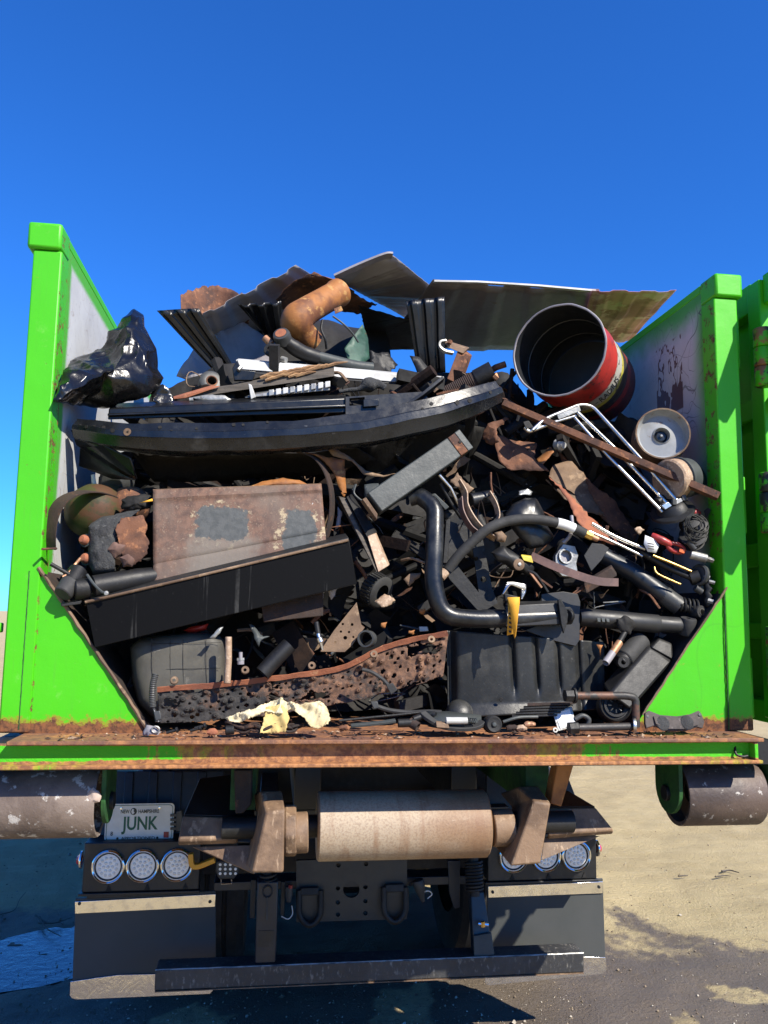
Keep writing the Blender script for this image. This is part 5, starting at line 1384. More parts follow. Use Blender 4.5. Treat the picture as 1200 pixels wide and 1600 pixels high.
MB().lathe([(0, LD * .86), (RD - .006, LD * .86)], A, ax, 48).build('bottom', 'drum_inside', dr)
for h in (.33, .66): MB().lathe([(RD - .003 - .004 * math.sin(R(t)), h * LD + .006 * math.cos(R(t))) for t in range(0, 181, 30)], A, ax, 60).build('inner_hoop', 'drum_inside', dr)
rim = circ(A, RD, *frames([A, B])[0][1:], 64)
MB().tube(rim, .0042, 7, closed=True).noise(.002, 30).build('rim', 'galvanised', dr)
vs_, fs_ = text_verts('RADIUS'); lt = MB(); t_, u_, w_ = frames([A, B])[0]
def on_drum(an, h): return A + ax * (h * LD) + (u_ * math.cos(an) + w_ * math.sin(an)) * (RD * 1.004)
rt = (P(945, 605, .4) - A); a0_ = math.atan2(rt.dot(w_), rt.dot(u_))
dirn = 1 if on_drum(a0_ + .1, .45).z > on_drum(a0_, .45).z else -1
lt.add([on_drum(a0_ + dirn * (a - .55) * .62, .50 - .10 * b) for a, b in vs_], fs_)
lt.build('lettering', 'decal_dark', dr, smooth=0, solid=.0008)

# ---- wheel rim and old pots at the right wall
wr = root('wheel_rim', 'white dished wheel with dark centre hole against the right wall', 'wheel', P(1036, 718, .12))
mat('dish_grey', (.27, .28, .285), (.20, .205, .20), 6, c3=(.16, .10, .06), s3=20, t3=(.62, .70), r=.5, bump=.12)
c = P(1036, 677, .10); ax2 = V(-.28, -1, .10); rw = 45 * mpp(.10)
MB().lathe([(rw * .98, -.10), (rw, -.03), (rw, -.004), (rw * .985, 0), (rw * .95, 0), (rw * .93, -.006), (rw * .86, -.030), (rw * .80, -.034), (rw * .35, -.028), (rw * .30, -.022), (rw * .28, -.030), (rw * .26, -.045), (0, -.045)], c, ax2, 56).build('dish', 'dish_grey', wr, smooth=40)
MB().lathe([(rw * .945, .001), (rw * 1.0, .001), (rw * 1.008, -.008), (rw * 1.005, -.10)], c, ax2, 56).noise(.0012, 40).build('rusty_rim', 'rust_pale', wr)
MB().lathe([(0, -.034), (rw * .17, -.036), (rw * .24, -.044)], c, ax2, 32).build('hub', 'navy', wr)
MB().lathe([(0, -.026), (.004, -.026), (.006, -.034)], c, ax2, 12).build('hub_pin', 'aluminium', wr)
MB().lathe([(0, -.028), (.006, -.028), (.006, -.034)], P(1063, 662, .10), ax2, 12).build('valve_hole', 'char_and_shade', wr)
pt = root('old_pot', 'tan and grey battered round can below the wheel', 'can', P(1060, 790, .6))
MB().lathe([(0, 0), (.068, 0), (.074, .006), (.074, .04), (.07, .04)], P(1044, 750, .06), P(1090, 744, .26) - P(1044, 750, .06), 36).noise(.002, 30).build('rusty_end', 'rust_tan', pt)
MB().lathe([(.072, .042), (.079, .045), (.079, .056), (.074, .06), (.072, .10)], P(1044, 750, .06), P(1090, 744, .26) - P(1044, 750, .06), 36).build('body', 'grey_steel', pt)
one('navy_can', MB().lathe([(0, 0), (.050, 0), (.055, .006), (.055, .03), (.052, .034), (.052, .12), (0, .12)], P(1092, 748, .06), V(-.55, 1, -.1), 32), 'navy', 'dark blue can wedged against the right wall behind the tan one', 'can')
one('dark_hose_ring', MB().tube(crom(G((960, 665, .75), (985, 655, .75), (1000, 668, .72), (985, 690, .7)), 6), .008, 8), 'rubber', 'black hose loop between drum and wheel', 'hose')
sp_ = root('small_pulley', 'small grooved dark pulley behind the chrome tubes', 'pulley', P(950, 710, .6))
MB().lathe([(0, 0), (.018, 0), (.022, -.004), (.030, 0), (.035, -.006), (.036, -.03), (.028, -.034), (.036, -.04), (.036, -.06), (0, -.06)], P(948, 690, .56), V(.1, -1, .15), 32).build('pulley', 'black_plastic', sp_)
MB().lathe([(.018, .001), (.022, .001), (.022, -.002)], P(948, 690, .56), V(.1, -1, .15), 24).build('bearing_ring', 'aluminium', sp_)

# ---- chrome walker frame and long rusty angle bar
wk = root('chrome_frame', 'bent chrome tube frame of a folding walker, right of the middle', 'walker', P(950, 800, .3))
MB().tube(fillet(G((832, 672, .20), (850, 655, .21), (905, 632, .22), (925, 634, .22), (1000, 716, .10), (1060, 785, .04)), .03, 8), .0068, 12).build('outer_tube', 'chrome', wk)
MB().tube(fillet(G((820, 668, .215), (826, 675, .21), (865, 660, .21), (900, 650, .21)), .02, 6), .007, 12).build('handle_tube', 'chrome', wk)
MB().tube(G((903, 645, .20), (960, 700, .14), (1045, 790, .06)), .0068, 12).build('inner_tube', 'chrome', wk)
MB().tube(G((898, 653, .20), (950, 712, .13), (1035, 800, .05)), .006, 12).build('inner_tube', 'chrome', wk)
MB().hexa(G((817, 659, .205), (826, 657, .205), (834, 668, .205), (822, 672, .205)), G((817, 659, .235), (826, 657, .235), (834, 668, .235), (822, 672, .235))).build('rubber_stop', 'rubber', wk, bevel=.003)
MB().hexa(G((870, 648, .20), (905, 634, .20), (908, 642, .20), (873, 656, .20)), G((870, 648, .215), (905, 634, .215), (908, 642, .215), (873, 656, .215))).build('clamp', 'aluminium', wk, bevel=.002)
ra = root('rusty_angle_bar', 'long straight rusty angle bar slanting down to the right post', 'steel bar', P(950, 780, .2))
a, b = P(786, 628, .26), P(1124, 774, -.03)
d_ = (b - a).normalized(); sd = d_.cross(V(0, -1, 0)).normalized()
MB().sweep([(-.0125, 0), (.0125, 0), (.0125, .004), (-.0085, .004), (-.0085, .03), (-.0125, .03)], [a, a.lerp(b, .5), b], V(0, 1, 0)).noise(.001, 20).build('angle', 'rust', ra, bevel=.001)
MB().lathe([(0, .0008), (.0035, .0008)], P(1119, 771, -.034), V(0, -1, 0), 10).build('bolt_hole', 'char_and_shade', ra)

# ---- torn rusty sheets in the middle right
def tsheet(pts, m, label, seed, amp=.012, sc=9, res=.018, rag=.004, th=.003): return one('torn_rusty_sheet', torn(pts, amp, sc, .001, seed, res, rag), m, label, 'metal sheet', 'torn rusty sheets', solid=th)
tsheet([(752, 680, .30), (762, 662, .28), (790, 652, .28), (795, 656, .28), (778, 668, .28), (776, 682, .26), (780, 690, .26), (770, 696, .28), (760, 690, .30)], 'rust', 'ragged rusty shred curling up below the bumper end', 41, .006, 14, .012)
tsheet([(772, 676, .30), (800, 688, .32), (838, 692, .32), (836, 716, .28), (856, 736, .27), (820, 734, .26), (800, 734, .26), (782, 718, .28)], 'rust', 'crumpled rusty sheet left of the rusty angle bar', 42)
tsheet([(836, 722, .30), (860, 698, .30), (866, 706, .27), (846, 727, .27)], 'rust_orange', 'small bright rusty tab beside the crumpled sheet', 43, .003)
tsheet([(852, 750, .33), (864, 728, .36), (890, 718, .38), (910, 738, .36), (926, 780, .32), (945, 806, .30), (915, 800, .30), (880, 775, .32)], 'rust_pale', 'rusty plate piece lying in shade above the long torn strip', 44, .008)
tsheet([(858, 745, .24), (876, 758, .23), (905, 790, .21), (935, 820, .20), (960, 842, .19), (985, 852, .19), (955, 850, .18), (920, 840, .18), (905, 818, .18), (890, 790, .2), (875, 765, .22)], 'brick_rust', 'long torn rust strip running down to the thin rods', 45, .006, 12, .015, .004)
tsheet([(868, 700, .40), (890, 722, .38), (930, 760, .36), (958, 782, .34), (1000, 838, .3), (985, 850, .3), (930, 800, .34), (890, 750, .40)], 'rust', 'dark rusty trough under the chrome frame', 46, .01, 7, .02)
tsheet([(902, 690, .46), (922, 702, .45), (940, 735, .44), (938, 752, .43), (922, 758, .43), (908, 735, .44)], 'tar_grey', 'grey stone-like flat shard behind the chrome frame', 47, .008, 12, .015, .003, .008)
one('white_fitting', MB().lathe([(0, .02), (.012, .02), (.016, .01), (.022, .006), (.022, -.02), (0, -.02)], P(876, 695, .34), V(.4, -1, -.3), 18), 'white_paint', 'small white plastic fitting behind the chrome handle', 'fitting')

# ---- grey square tube across the middle
gt = root('square_tube', 'grey painted square steel tube slanting up in the middle of the load', 'steel tube', P(600, 810, .1))
a, b = P(582, 789, .06), P(724, 690, .14)
MB().sweep(BOXP(.040, .034), [a, a.lerp(b, .86)], V(.1, -1, .15)).build('tube', 'grey_steel', gt, bevel=.004)
MB().sweep(BOXP(.0395, .0345), [a.lerp(b, .8605), a.lerp(b, .94)], V(.1, -1, .15)).build('rusty_band', 'rust', gt, bevel=.003)
MB().sweep(BOXP(.041, .034), [a.lerp(b, .9405), b], V(.1, -1, .15)).build('end_cap', 'grey_steel', gt, bevel=.003)
MB().lathe([(0, .0008), (.0055, .0008)], P(719, 690, .098), V(.1, -1, .15), 12).build('bolt_hole', 'char_and_shade', gt)
MB().plate(G((566, 780, .035), (572, 777, .035), (590, 803, .035), (589, 812, .035)), .06).build('rusty_lip', 'rust_pale', gt, bevel=.002)

# ---- rusty plate with paint left in patches
def patch_plate_material():
    m, nt, b = new_mat('patched_plate')
    tc = nt.nodes.new('ShaderNodeTexCoord'); co = tc.outputs['Object']
    n = _noise(nt, co, 14, 10, .72); n2 = _noise(nt, co, 45, 8, .7); n3 = _noise(nt, co, 20, 4, .6, stretch=(1, 1, .15))
    sx = nt.nodes.new('ShaderNodeSeparateXYZ'); nt.links.new(co, sx.inputs[0])
    def blob(cx, cz, rx, rz, soft):
        dx = _math(nt, 'DIVIDE', _math(nt, 'SUBTRACT', sx.outputs[0], cx), rx); dz = _math(nt, 'DIVIDE', _math(nt, 'SUBTRACT', sx.outputs[2], cz), rz)
        d = _math(nt, 'ADD', _math(nt, 'POWER', _math(nt, 'ABSOLUTE', dx), 3), _math(nt, 'POWER', _math(nt, 'ABSOLUTE', dz), 3))
        d = _math(nt, 'ADD', d, _math(nt, 'MULTIPLY', _math(nt, 'SUBTRACT', n, .5), 4.5))
        return _ramp(nt, d, 1.0 + soft, 1.0 - soft)
    n4 = _noise(nt, co, 3.2, 5, .6, off=4); n5 = _noise(nt, co, 90, 5, .7)
    rust = _mix(nt, _ramp(nt, n2, .36, .64), (.155, .082, .052), (.065, .034, .024))
    rust = _mix(nt, _ramp(nt, n4, .42, .62), rust, (.125, .09, .068))
    rust = _mix(nt, _math(nt, 'MULTIPLY', _ramp(nt, n5, .55, .66), .6), rust, (.25, .17, .115))
    rust = _mix(nt, _math(nt, 'MULTIPLY', _ramp(nt, n3, .5, .7), .5), rust, (.07, .04, .03))
    b1 = blob(-.055, .185, .085, .060, .16); b2 = blob(.20, .165, .055, .075, .16)
    b3 = blob(-.045, .075, .11, .085, .8)
    o1 = blob(-.055, .18, .098, .075, .2); o2 = blob(.205, .15, .085, .105, .2)
    col = _mix(nt, _math(nt, 'MULTIPLY', _math(nt, 'MAXIMUM', o1, o2), _ramp(nt, n2, .50, .60)), rust, (.33, .26, .16))
    col = _mix(nt, _math(nt, 'MULTIPLY', b3, .75), col, (.15, .13, .105))
    grey = _mix(nt, _ramp(nt, n2, .4, .6), (.045, .05, .05), (.066, .07, .069))
    col = _mix(nt, b1, col, grey); col = _mix(nt, b2, col, grey)
    nt.links.new(col, b.inputs['Base Color']); b.inputs['Roughness'].default_value = .7
    _bump(nt, b, n2, .4, .004)
patch_plate_material()
pp = root('rusty_plate', 'flat rusty steel plate with leftover grey paint patches', 'steel plate', P(370, 905, .06))
mb = MB()
c00, c10, c11, c01 = P(239, 766, .10), P(502, 757, .12), P(510, 850, .07), P(240, 912, .05)
def f(u, v):
    p = c00.lerp(c10, u).lerp(c01.lerp(c11, u), v)
    return p + V(0, .006 * math.exp(-((v - .10) / .03) ** 2) * -1 + .004 * math.exp(-((v - .80) / .02) ** 2), 0)
mb.sheet(f, 40, 40); mb.noise(.002, 6, 3)
mb.build('plate', 'patched_plate', pp, solid=.006, solid_off=1)
MB().hexa([c00 + V(0, -.004, .003), c10 + V(0, -.004, .003), c10 + V(0, .05, .003), c00 + V(0, .05, .003)], [c00 + V(0, -.004, -.001), c10 + V(0, -.004, -.001), c10 + V(0, .05, -.001), c00 + V(0, .05, -.001)]).build('folded_edge', 'rust_pale', pp, bevel=.001)
MB().lathe([(0, .001), (.0055, .001)], P(244, 783, .095), V(0, -1, 0), 12).build('bolt_hole', 'char_and_shade', pp)
vm = MB().tube(G((480, 788, .098), (482, 797, .096), (489, 786, .098)), .0012, 5).build('chalk_mark', 'white_label', pp)
one('rust_flake_pile', MB().pillow(G((385, 762, .16), (410, 752, .16), (440, 747, .16), (468, 750, .16), (482, 757, .16), (440, 762, .16)), .02, 6, 30).noise(.003, 50), 'rust_orange', 'rusty brown lump peeping over the patched plate', 'rust lump')

# ---- black channel lower left
bc = root('black_channel', 'long black steel channel lying tilted across the lower left of the load', 'steel channel', P(350, 1010, .0))
def drip_material():
    m, nt, b = new_mat('black_drip')
    tc = nt.nodes.new('ShaderNodeTexCoord'); co = tc.outputs['Object']
    n = _noise(nt, co, 26, 5, .6, stretch=(1.6, 1, .05)); n2 = _noise(nt, co, 5, 5, .6); n3 = _noise(nt, co, 120, 4, .6)
    f = _math(nt, 'MULTIPLY', _ramp(nt, n, .60, .66), _ramp(nt, n2, .40, .6))
    col = _mix(nt, _math(nt, 'MULTIPLY', f, .55), (.0028, .0028, .003), (.07, .07, .067))
    col = _mix(nt, _math(nt, 'MULTIPLY', _ramp(nt, n3, .66, .72), .35), col, (.03, .03, .029))
    b.inputs['Specular IOR Level'].default_value = .10
    nt.links.new(col, b.inputs['Base Color']); b.inputs['Roughness'].default_value = .55
    _bump(nt, b, n3, .12, .002)
drip_material()
MB().hexa(G((134, 940, -.02), (545, 842, .00), (557, 912, .00), (148, 1012, -.02)), G((136, 941, -.012), (546, 843, .008), (558, 912, .008), (150, 1012, -.012))).build('web', 'black_drip', bc, bevel=.0015)
MB().hexa(G((132, 938, -.022), (545, 840, -.002), (545, 846, -.004), (133, 945, -.024)), G((128, 930, .09), (540, 833, .11), (540, 838, .11), (129, 936, .09))).build('top_flange', 'black_steel', bc, bevel=.003)
MB().hexa(G((148, 1008, -.019), (557, 909, .001), (557, 913, .001), (148, 1012, -.019)), G((148, 1004, .08), (552, 905, .10), (552, 909, .10), (148, 1008, .08))).build('bottom_flange', 'black_steel', bc, bevel=.002)
MB().tube(G((133, 941, -.026), (300, 902, -.016), (544, 844, -.004)), .0045, 8).noise(.001, 30).build('worn_edge', 'rust_pale', bc)

# ---- left cluster
hb = root('steel_strap', 'rust-brown curved steel strap arching out at the left', 'strap', P(90, 860, .05))
mb = ribbon(G((78, 858, .04), (78, 835, .03), (82, 808, .03), (95, 784, .04), (118, 771, .08), (145, 768, .14), (170, 774, .20), (190, 784, .24)), V(.85, -.5, -.15), .050, .0035, 8)
mb.build('strap', 'rust_dark', hb)
MB().tube(G((66, 858, .03), (88, 857, .03)), .004, 6).build('strap_bolt', 'rust', hb)
one('olive_tank', MB().lathe([(0, -.10), (.05, -.09), (.085, -.06), (.097, -.01), (.097, .12), (.07, .18), (0, .2)], P(150, 800, .24), V(.25, 1, .12), 40).noise(.002, 18), 'olive', 'rounded olive green tank behind the curved strap', 'tank')
one('rust_tank', MB().lathe([(0, -.05), (.03, -.045), (.06, -.02), (.07, .03), (.06, .1), (0, .12)], P(205, 790, .24), V(-.3, 1, .1), 30).noise(.003, 20), 'rust', 'brown rusty tank end beside the olive tank', 'tank')
one('grey_dome', MB().lathe([(0, -.03), (.035, -.025), (.055, 0), (.058, .05), (0, .06)], P(178, 752, .34), V(.2, 1, .3), 28), 'grey_plastic', 'dull grey domed cap in the dark below the bumper', 'cap')
one('white_scrap', torn([(142, 742, .26), (149, 741, .26), (151, 762, .26), (143, 758, .26)], .002, 20, .001, 51, .01, .001), 'white_paint', 'small white scrap below the bumper mounting plate', 'metal scrap', solid=.002)
bl = root('tar_block', 'crumbling grey block with a rusty half, left of the patched plate', 'block', P(190, 895, .1))
mb = MB().pillow(G((136, 838, .10), (139, 818, .10), (158, 808, .11), (196, 800, .12), (218, 796, .13), (204, 812, .12), (188, 818, .12), (184, 850, .09), (180, 880, .07), (178, 896, .06), (145, 897, .06), (139, 880, .07)), .06, 14, 70, .6, None, 4).noise(.006, 22).noise(.004, 60, 3)
mb.build('grey_part', 'tar_grey', bl)
torn([(182, 826, .035), (190, 811, .04), (208, 808, .045), (224, 806, .05), (230, 820, .05), (226, 834, .05), (234, 846, .05), (231, 866, .045), (220, 878, .04), (204, 882, .035), (194, 876, .03), (190, 858, .03), (184, 846, .03)], .007, 16, .001, 17, .010, .004).build('rusty_part', 'rust', bl, solid=.008)
mat('clay_rust', (.14, .08, .06), (.09, .05, .038), 12, r=.95, bump=.5)
MB().pillow(G((170, 858, .03), (180, 848, .03), (195, 852, .03), (192, 866, .03), (178, 872, .03)), .016, 6, 30).noise(.004, 50).noise(.006, 25, 3).build('chunk', 'clay_rust', bl)
MB().pillow(G((188, 870, .02), (200, 865, .02), (211, 874, .02), (206, 886, .02), (192, 886, .02)), .016, 6, 30).noise(.004, 50, 2).build('chunk', 'clay_rust', bl)
one('black_clump', MB().pillow(G((188, 782, .15), (200, 774, .15), (222, 772, .15), (238, 778, .15), (236, 792, .15), (210, 798, .15), (190, 796, .15)), .03, 8, 40).noise(.008, 30).noise(.004, 80), 'char_and_shade', 'charred black clump above the grey block', 'charred lump')
one('yellow_sliver', MB().add(G((217, 786, .08), (238, 779, .08), (239, 783, .08)), [(0, 1, 2)]), 'tag_yellow', 'thin yellow sliver pointing at the patched plate', 'sliver', solid=.002)
for (x, y, lab) in ((130, 843, 'small rusty bolt head left of the grey block, upper one'), (132, 872, 'small rusty bolt head left of the grey block, lower one')):
    o = root('bolt_head', lab, 'bolt', P(x, y + 6, .06))
    MB().lathe([(0, .01), (.010, .009), (.016, .002), (.016, -.01), (0, -.01)], P(x, y, .06), V(-.5, -1, .2), 14).build('head', 'brick_rust', o)
    MB().lathe([(.008, -.012), (.022, -.011), (.022, -.016)], P(x, y, .06), V(-.5, -1, .2), 16).build('washer', 'grey_steel', o)
s1 = root('shock_absorber', 'black shock absorber body lying at the lower left, pointing right', 'shock absorber', P(180, 940, .0), 'shock absorbers')
MB().tube(G((146, 917, .00), (175, 912, .02), (215, 905, .05), (245, 900, .08)), [.036, .036, .035, .03], 26).build('body', 'black_plastic', s1, bevel=.002)
MB().tube(G((116, 921, -.02), (141, 919, -.005)), .0325, 26).build('end_cup', 'black_steel', s1, bevel=.005, smooth=50)
MB().tube(G((79, 881, -.03), (116, 902, -.01)), .0065, 10).build('rod', 'black_steel', s1)
MB().tube(crom(G((136, 898, -.03), (146, 912, -.045), (158, 924, -.05), (166, 927, -.05)), 4), .0045, 8).build('wire_pin', 'grey_steel', s1)
MB().lathe([(0, .007), (.006, .006), (.008, 0), (0, -.004)], P(166, 927, -.05), V(.2, -1, 0), 12).build('pin_head', 'aluminium', s1)
s2 = root('rubber_bushing', 'grey tapered rubber bushing resting on the left green corner panel', 'bushing', P(98, 940, -.02))
mat('rubber_grey', (.03, .03, .029), (.02, .02, .0195), 9, r=.75, bump=.3, dust=(.14, .13, .11))
MB().tube(G((112, 911, -.01), (97, 929, -.04)), [.033, .027], 24).build('cone', 'rubber_grey', s2, bevel=.004, smooth=50)
MB().tube(G((122, 893, .03), (110, 912, -.008)), .030, 20).build('sleeve', 'black_plastic', s2)
MB().tube(crom(G((98, 902, -.02), (108, 895, -.01), (116, 884, .02), (126, 872, .03)), 5), .005, 8).build('hose_lip', 'copper', s2)
one('flat_lug', MB().hexa(G((95, 944, -.03), (128, 938, -.02), (126, 944, -.02), (96, 948, -.03)), G((95, 942, .03), (128, 936, .04), (126, 942, .04), (96, 946, .03))), 'black_steel', 'flat black lug sticking over the left corner panel edge', 'bracket', bevel=.002)

# ---- curved rusty band and bent strip in the middle
one('curved_band', ribbon(G((462, 706, .16), (485, 712, .15), (502, 726, .14), (514, 750, .13), (519, 780, .12), (517, 812, .12), (509, 842, .12)), V(.35, 1, .1), .055, .004, 8), 'rust_dark', 'thin dark steel band bending down beside the patched plate', 'steel band')
one('rusty_torn_strip', torn([(465, 704, .15), (505, 713, .16), (530, 718, .17), (538, 716, .18), (541, 770, .19), (536, 778, .19), (528, 760, .18), (522, 740, .17), (508, 722, .16), (492, 712, .155)], .004, 12, .001, 61, .012, .002), 'rust_orange', 'orange-rusty torn strip curving right of the band', 'metal strip', solid=.003)
one('rust_flag', torn([(510, 700, .16), (516, 697, .16), (545, 713, .17), (572, 735, .19), (600, 743, .2), (620, 740, .2), (600, 746, .2), (570, 742, .19), (548, 720, .17), (520, 712, .16)], .004, 12, .001, 62, .012, .0015), 'rust_pale', 'thin curling rusty edge under the bumper near the square tube', 'metal strip', solid=.003)
bs = root('bent_strip', 'brown bent channel strip hanging right of the black channel end', 'metal strip', P(590, 890, .05))
MB().hexa(G((529, 775, .14), (541, 780, .14), (574, 858, .06), (588, 894, .03)), G((524, 776, .17), (541, 778, .17), (580, 856, .09), (596, 892, .06))).build('web', 'wood_grey', bs, bevel=.002)
MB().hexa(G((574, 838, .07), (586, 834, .08), (607, 884, .05), (591, 894, .03)), G((576, 836, .09), (588, 832, .10), (609, 882, .07), (593, 893, .05))).build('tan_flange', 'rust_tan', bs, bevel=.002)  # pale tan rust, lighter than the dark web
MB().hexa(G((541, 776, .13), (548, 772, .16), (588, 832, .10), (574, 840, .07)), G((543, 776, .15), (550, 772, .18), (590, 832, .12), (576, 840, .09))).build('upper_flange', 'black_steel', bs, bevel=.002)
one('galvanised_tab', torn([(528, 790, .16), (534, 800, .16), (532, 822, .16), (524, 828, .16), (526, 808, .16)], .003, 20, .001, 63, .012, .001), 'galvanised', 'small galvanised tab behind the bent strip', 'metal tab', solid=.002)
one('steel_bracket_scrap', torn([(570, 758, .16), (592, 756, .16), (594, 764, .15), (580, 778, .14), (570, 776, .15)], .004, 14, .001, 64, .012, .001), 'grey_steel', 'grey bracket scrap at the lower end of the square tube', 'bracket', solid=.003)
one('bent_wire', MB().tube(crom(G((551, 766, .13), (556, 757, .13), (553, 770, .125), (562, 780, .12), (570, 784, .12)), 5), .0035, 6), 'grey_steel', 'short bent wire beside the square tube', 'wire')

# ---- thick black bent pipe
one('bent_pipe', MB().tube(fillet(G((640, 778, .12), (655, 774, .11), (680, 792, .08), (679, 850, .04), (676, 910, .02), (690, 962, .01), (740, 968, .01), (800, 966, .02), (890, 962, .05)), .11, 10), .030, 26), 'black_gloss', 'thick black bent pipe curving down the middle of the load', 'pipe', smooth=60)
# ---- plates and brackets behind it
hbk = root('holed_bracket', 'black triangular bracket plate with bolt holes right of the bent pipe', 'bracket', P(730, 950, .15))
ol = G((696, 812, .14), (752, 830, .14), (770, 920, .12), (778, 942, .12), (752, 958, .11), (702, 905, .13), (690, 880, .13))
MB().holed(ol, [G((714, 884, .135), (738, 850, .135), (748, 926, .125))] + [pcirc(696, 858, .14, 4), pcirc(756, 905, .125, 5), pcirc(744, 873, .13, 3.5), pcirc(758, 864, .13, 3.5)], .008).build('plate', 'black_steel', hbk)
MB().plate(G((697, 812, .13), (704, 810, .13), (700, 880, .12), (692, 880, .12)), .03).build('stiffener', 'black_steel', hbk, bevel=.002)
one('black_cover', torn([(690, 800, .2), (745, 790, .2), (780, 850, .2), (775, 900, .2), (720, 860, .2)], .008, 9, .001, 66, .02, .001), 'black_plastic', 'black shield behind the holed bracket', 'cover', solid=.003)
one('steel_rod', MB().tube(G((686, 742, .12), (704, 762, .13), (722, 800, .15)), .006, 10), 'chrome', 'bright steel rod pointing down from the square tube', 'rod')
one('dark_rod', MB().tube(G((688, 756, .14), (706, 788, .15), (720, 808, .16)), .007, 10), 'black_steel', 'dark rod beside the bright steel rod', 'rod')
one('steel_channel_scrap', MB().hexa(G((674, 772, .15), (680, 771, .15), (702, 792, .15), (696, 797, .15)), G((674, 772, .17), (680, 771, .17), (702, 792, .17), (696, 797, .17))), 'grey_steel', 'short grey flat scrap above the holed bracket', 'metal scrap', bevel=.002)
# curved brown brackets
def crv(pts, w, label, m='rust_pale', wd=(.3, -1, .2), th=.004): return one('curved_bracket', ribbon(G(*pts), V(*wd), w, th, 8), m, label, 'bracket', 'curved brackets')
crv([(716, 752, .13), (726, 770, .12), (728, 790, .10), (740, 812, .08), (758, 832, .07), (774, 842, .06)], .035, 'brown S-shaped bracket with a torn top', 'rust_tan')
crv([(719, 778, .12), (722, 800, .10), (734, 822, .09), (748, 834, .08)], .030, 'inner pale brown curved bracket left of the S-shaped one', 'brown_strap')
crv([(764, 770, .13), (774, 788, .11), (778, 805, .10), (774, 818, .09)], .026, 'curved brown bracket arm forming the right of the fork', 'rust_tan')
crv([(756, 778, .14), (770, 775, .13), (776, 792, .12), (772, 812, .11), (760, 822, .1)], .02, 'dark curved arm inside the fork', 'black_steel')
one('torn_bracket_top', torn([(704, 752, .12), (716, 738, .12), (722, 745, .12), (734, 760, .12), (740, 764, .12), (730, 772, .12), (722, 764, .12)], .006, 20, .001, 67, .01, .003), 'rust_pale', 'ragged torn tip of the brown bracket', 'metal scrap', solid=.003)
one('rusty_nail', MB().tube(G((767, 738, .13), (767, 755, .13), (770, 775, .13)), .0035, 8), 'rust', 'upright thin rusty nail above the fork', 'nail')
one('black_cylinder', MB().tube(G((735, 782, .17), (770, 776, .18)), .026, 22), 'black_gloss', 'short glossy black cylinder held in the fork', 'cylinder', bevel=.004, smooth=50)
one('fork_clevis', MB().pillow(G((772, 832, .05), (784, 828, .05), (792, 838, .05), (788, 848, .05), (776, 846, .05)), .015, 6, 30).noise(.003, 50), 'rust_pale', 'small clevis block where the brackets meet the hose', 'clevis')
# lamp-like black shell
mb = MB().pillow(G((786, 806, .12), (800, 788, .12), (820, 777, .13), (838, 778, .13), (850, 800, .12), (856, 822, .12), (867, 840, .11), (850, 855, .10), (828, 858, .10), (808, 838, .10)), .05, 14, 60, .6, None, 2.6).noise(.004, 14)
one('lamp_shell', mb, 'black_gloss', 'glossy black plastic lamp housing in the middle right', 'lamp housing', smooth=60)
one('crushed_foil', torn([(810, 766, .16), (824, 763, .16), (832, 768, .16), (826, 774, .15), (812, 773, .15)], .008, 30, .001, 68, .008, .002), 'aluminium', 'crumpled bright foil bits above the black lamp housing', 'foil', solid=.001)
# hose with brass end
ho = root('rubber_hose', 'black rubber hydraulic hose arching across with a brass end', 'hose', P(700, 900, .05))
MB().tube(crom(G((700, 890, .07), (715, 870, .06), (740, 845, .05), (765, 825, .04), (795, 814, .04), (830, 811, .04), (870, 817, .04), (900, 827, .05), (914, 834, .05)), 8), .0175, 18).build('hose', 'rubber_grey', ho, smooth=60)
MB().tube(crom(G((870, 817, .04), (882, 820, .042), (896, 825.5, .048)), 5), .0182, 18).build('printed_band', 'white_label', ho, smooth=60)
MB().tube(G((913, 833.5, .05), (920, 837, .05), (925, 839, .05)), .015, 6).build('brass_nut', 'brass', ho, bevel=.001)
MB().tube(G((925, 839, .05), (934, 843, .05)), .010, 14).build('copper_tip', 'copper', ho)
MB().tube(G((688, 902, .065), (696, 893, .07)), .017, 14).build('brass_nut', 'rust_tan', ho)
# aluminium casting with a bore
ac = root('bore_casting', 'rough aluminium casting with a round bore below the hose end', 'casting', P(885, 905, .08))
ol = G((868, 868, .09), (880, 850, .09), (898, 854, .09), (903, 868, .09), (900, 880, .09), (905, 902, .08), (880, 900, .08), (868, 890, .09))
MB().holed(ol, [pcirc(883, 870, .09, 11, 18)], .03).noise(.002, 40).build('body', 'aluminium', ac, bevel=.002)
MB().lathe([(.021, -.03), (.021, .004), (.027, .004), (.027, -.02)], P(884, 869, .088), V(.1, -1, .1), 28).build('bore_ring', 'aluminium', ac)
MB().lathe([(0, -.012), (.02, -.012)], P(884, 869, .09), V(.1, -1, .1), 20).build('bore_plug', 'galvanised', ac)
one('bent_tubelet', MB().tube(crom(G((893, 806, .10), (894, 822, .09), (890, 838, .09), (880, 848, .10)), 5), .0065, 10), 'galvanised', 'short bent pale pipe above the bored casting', 'pipe')
one('dark_shield', MB().plate(G((912, 868, .10), (925, 848, .10), (942, 850, .10), (952, 856, .10), (940, 875, .09), (924, 893, .09)), .004), 'black_plastic', 'dark curved shield plate right of the bored casting', 'shield', bevel=.002)
one('brown_strap', ribbon(G((830, 868, .05), (860, 882, .03), (900, 898, .01), (935, 908, .00), (966, 910, .00)), V(.05, .0, 1), .027, .004, 8), 'brown_strap', 'flat brown strap crossing under the bored casting', 'strap')
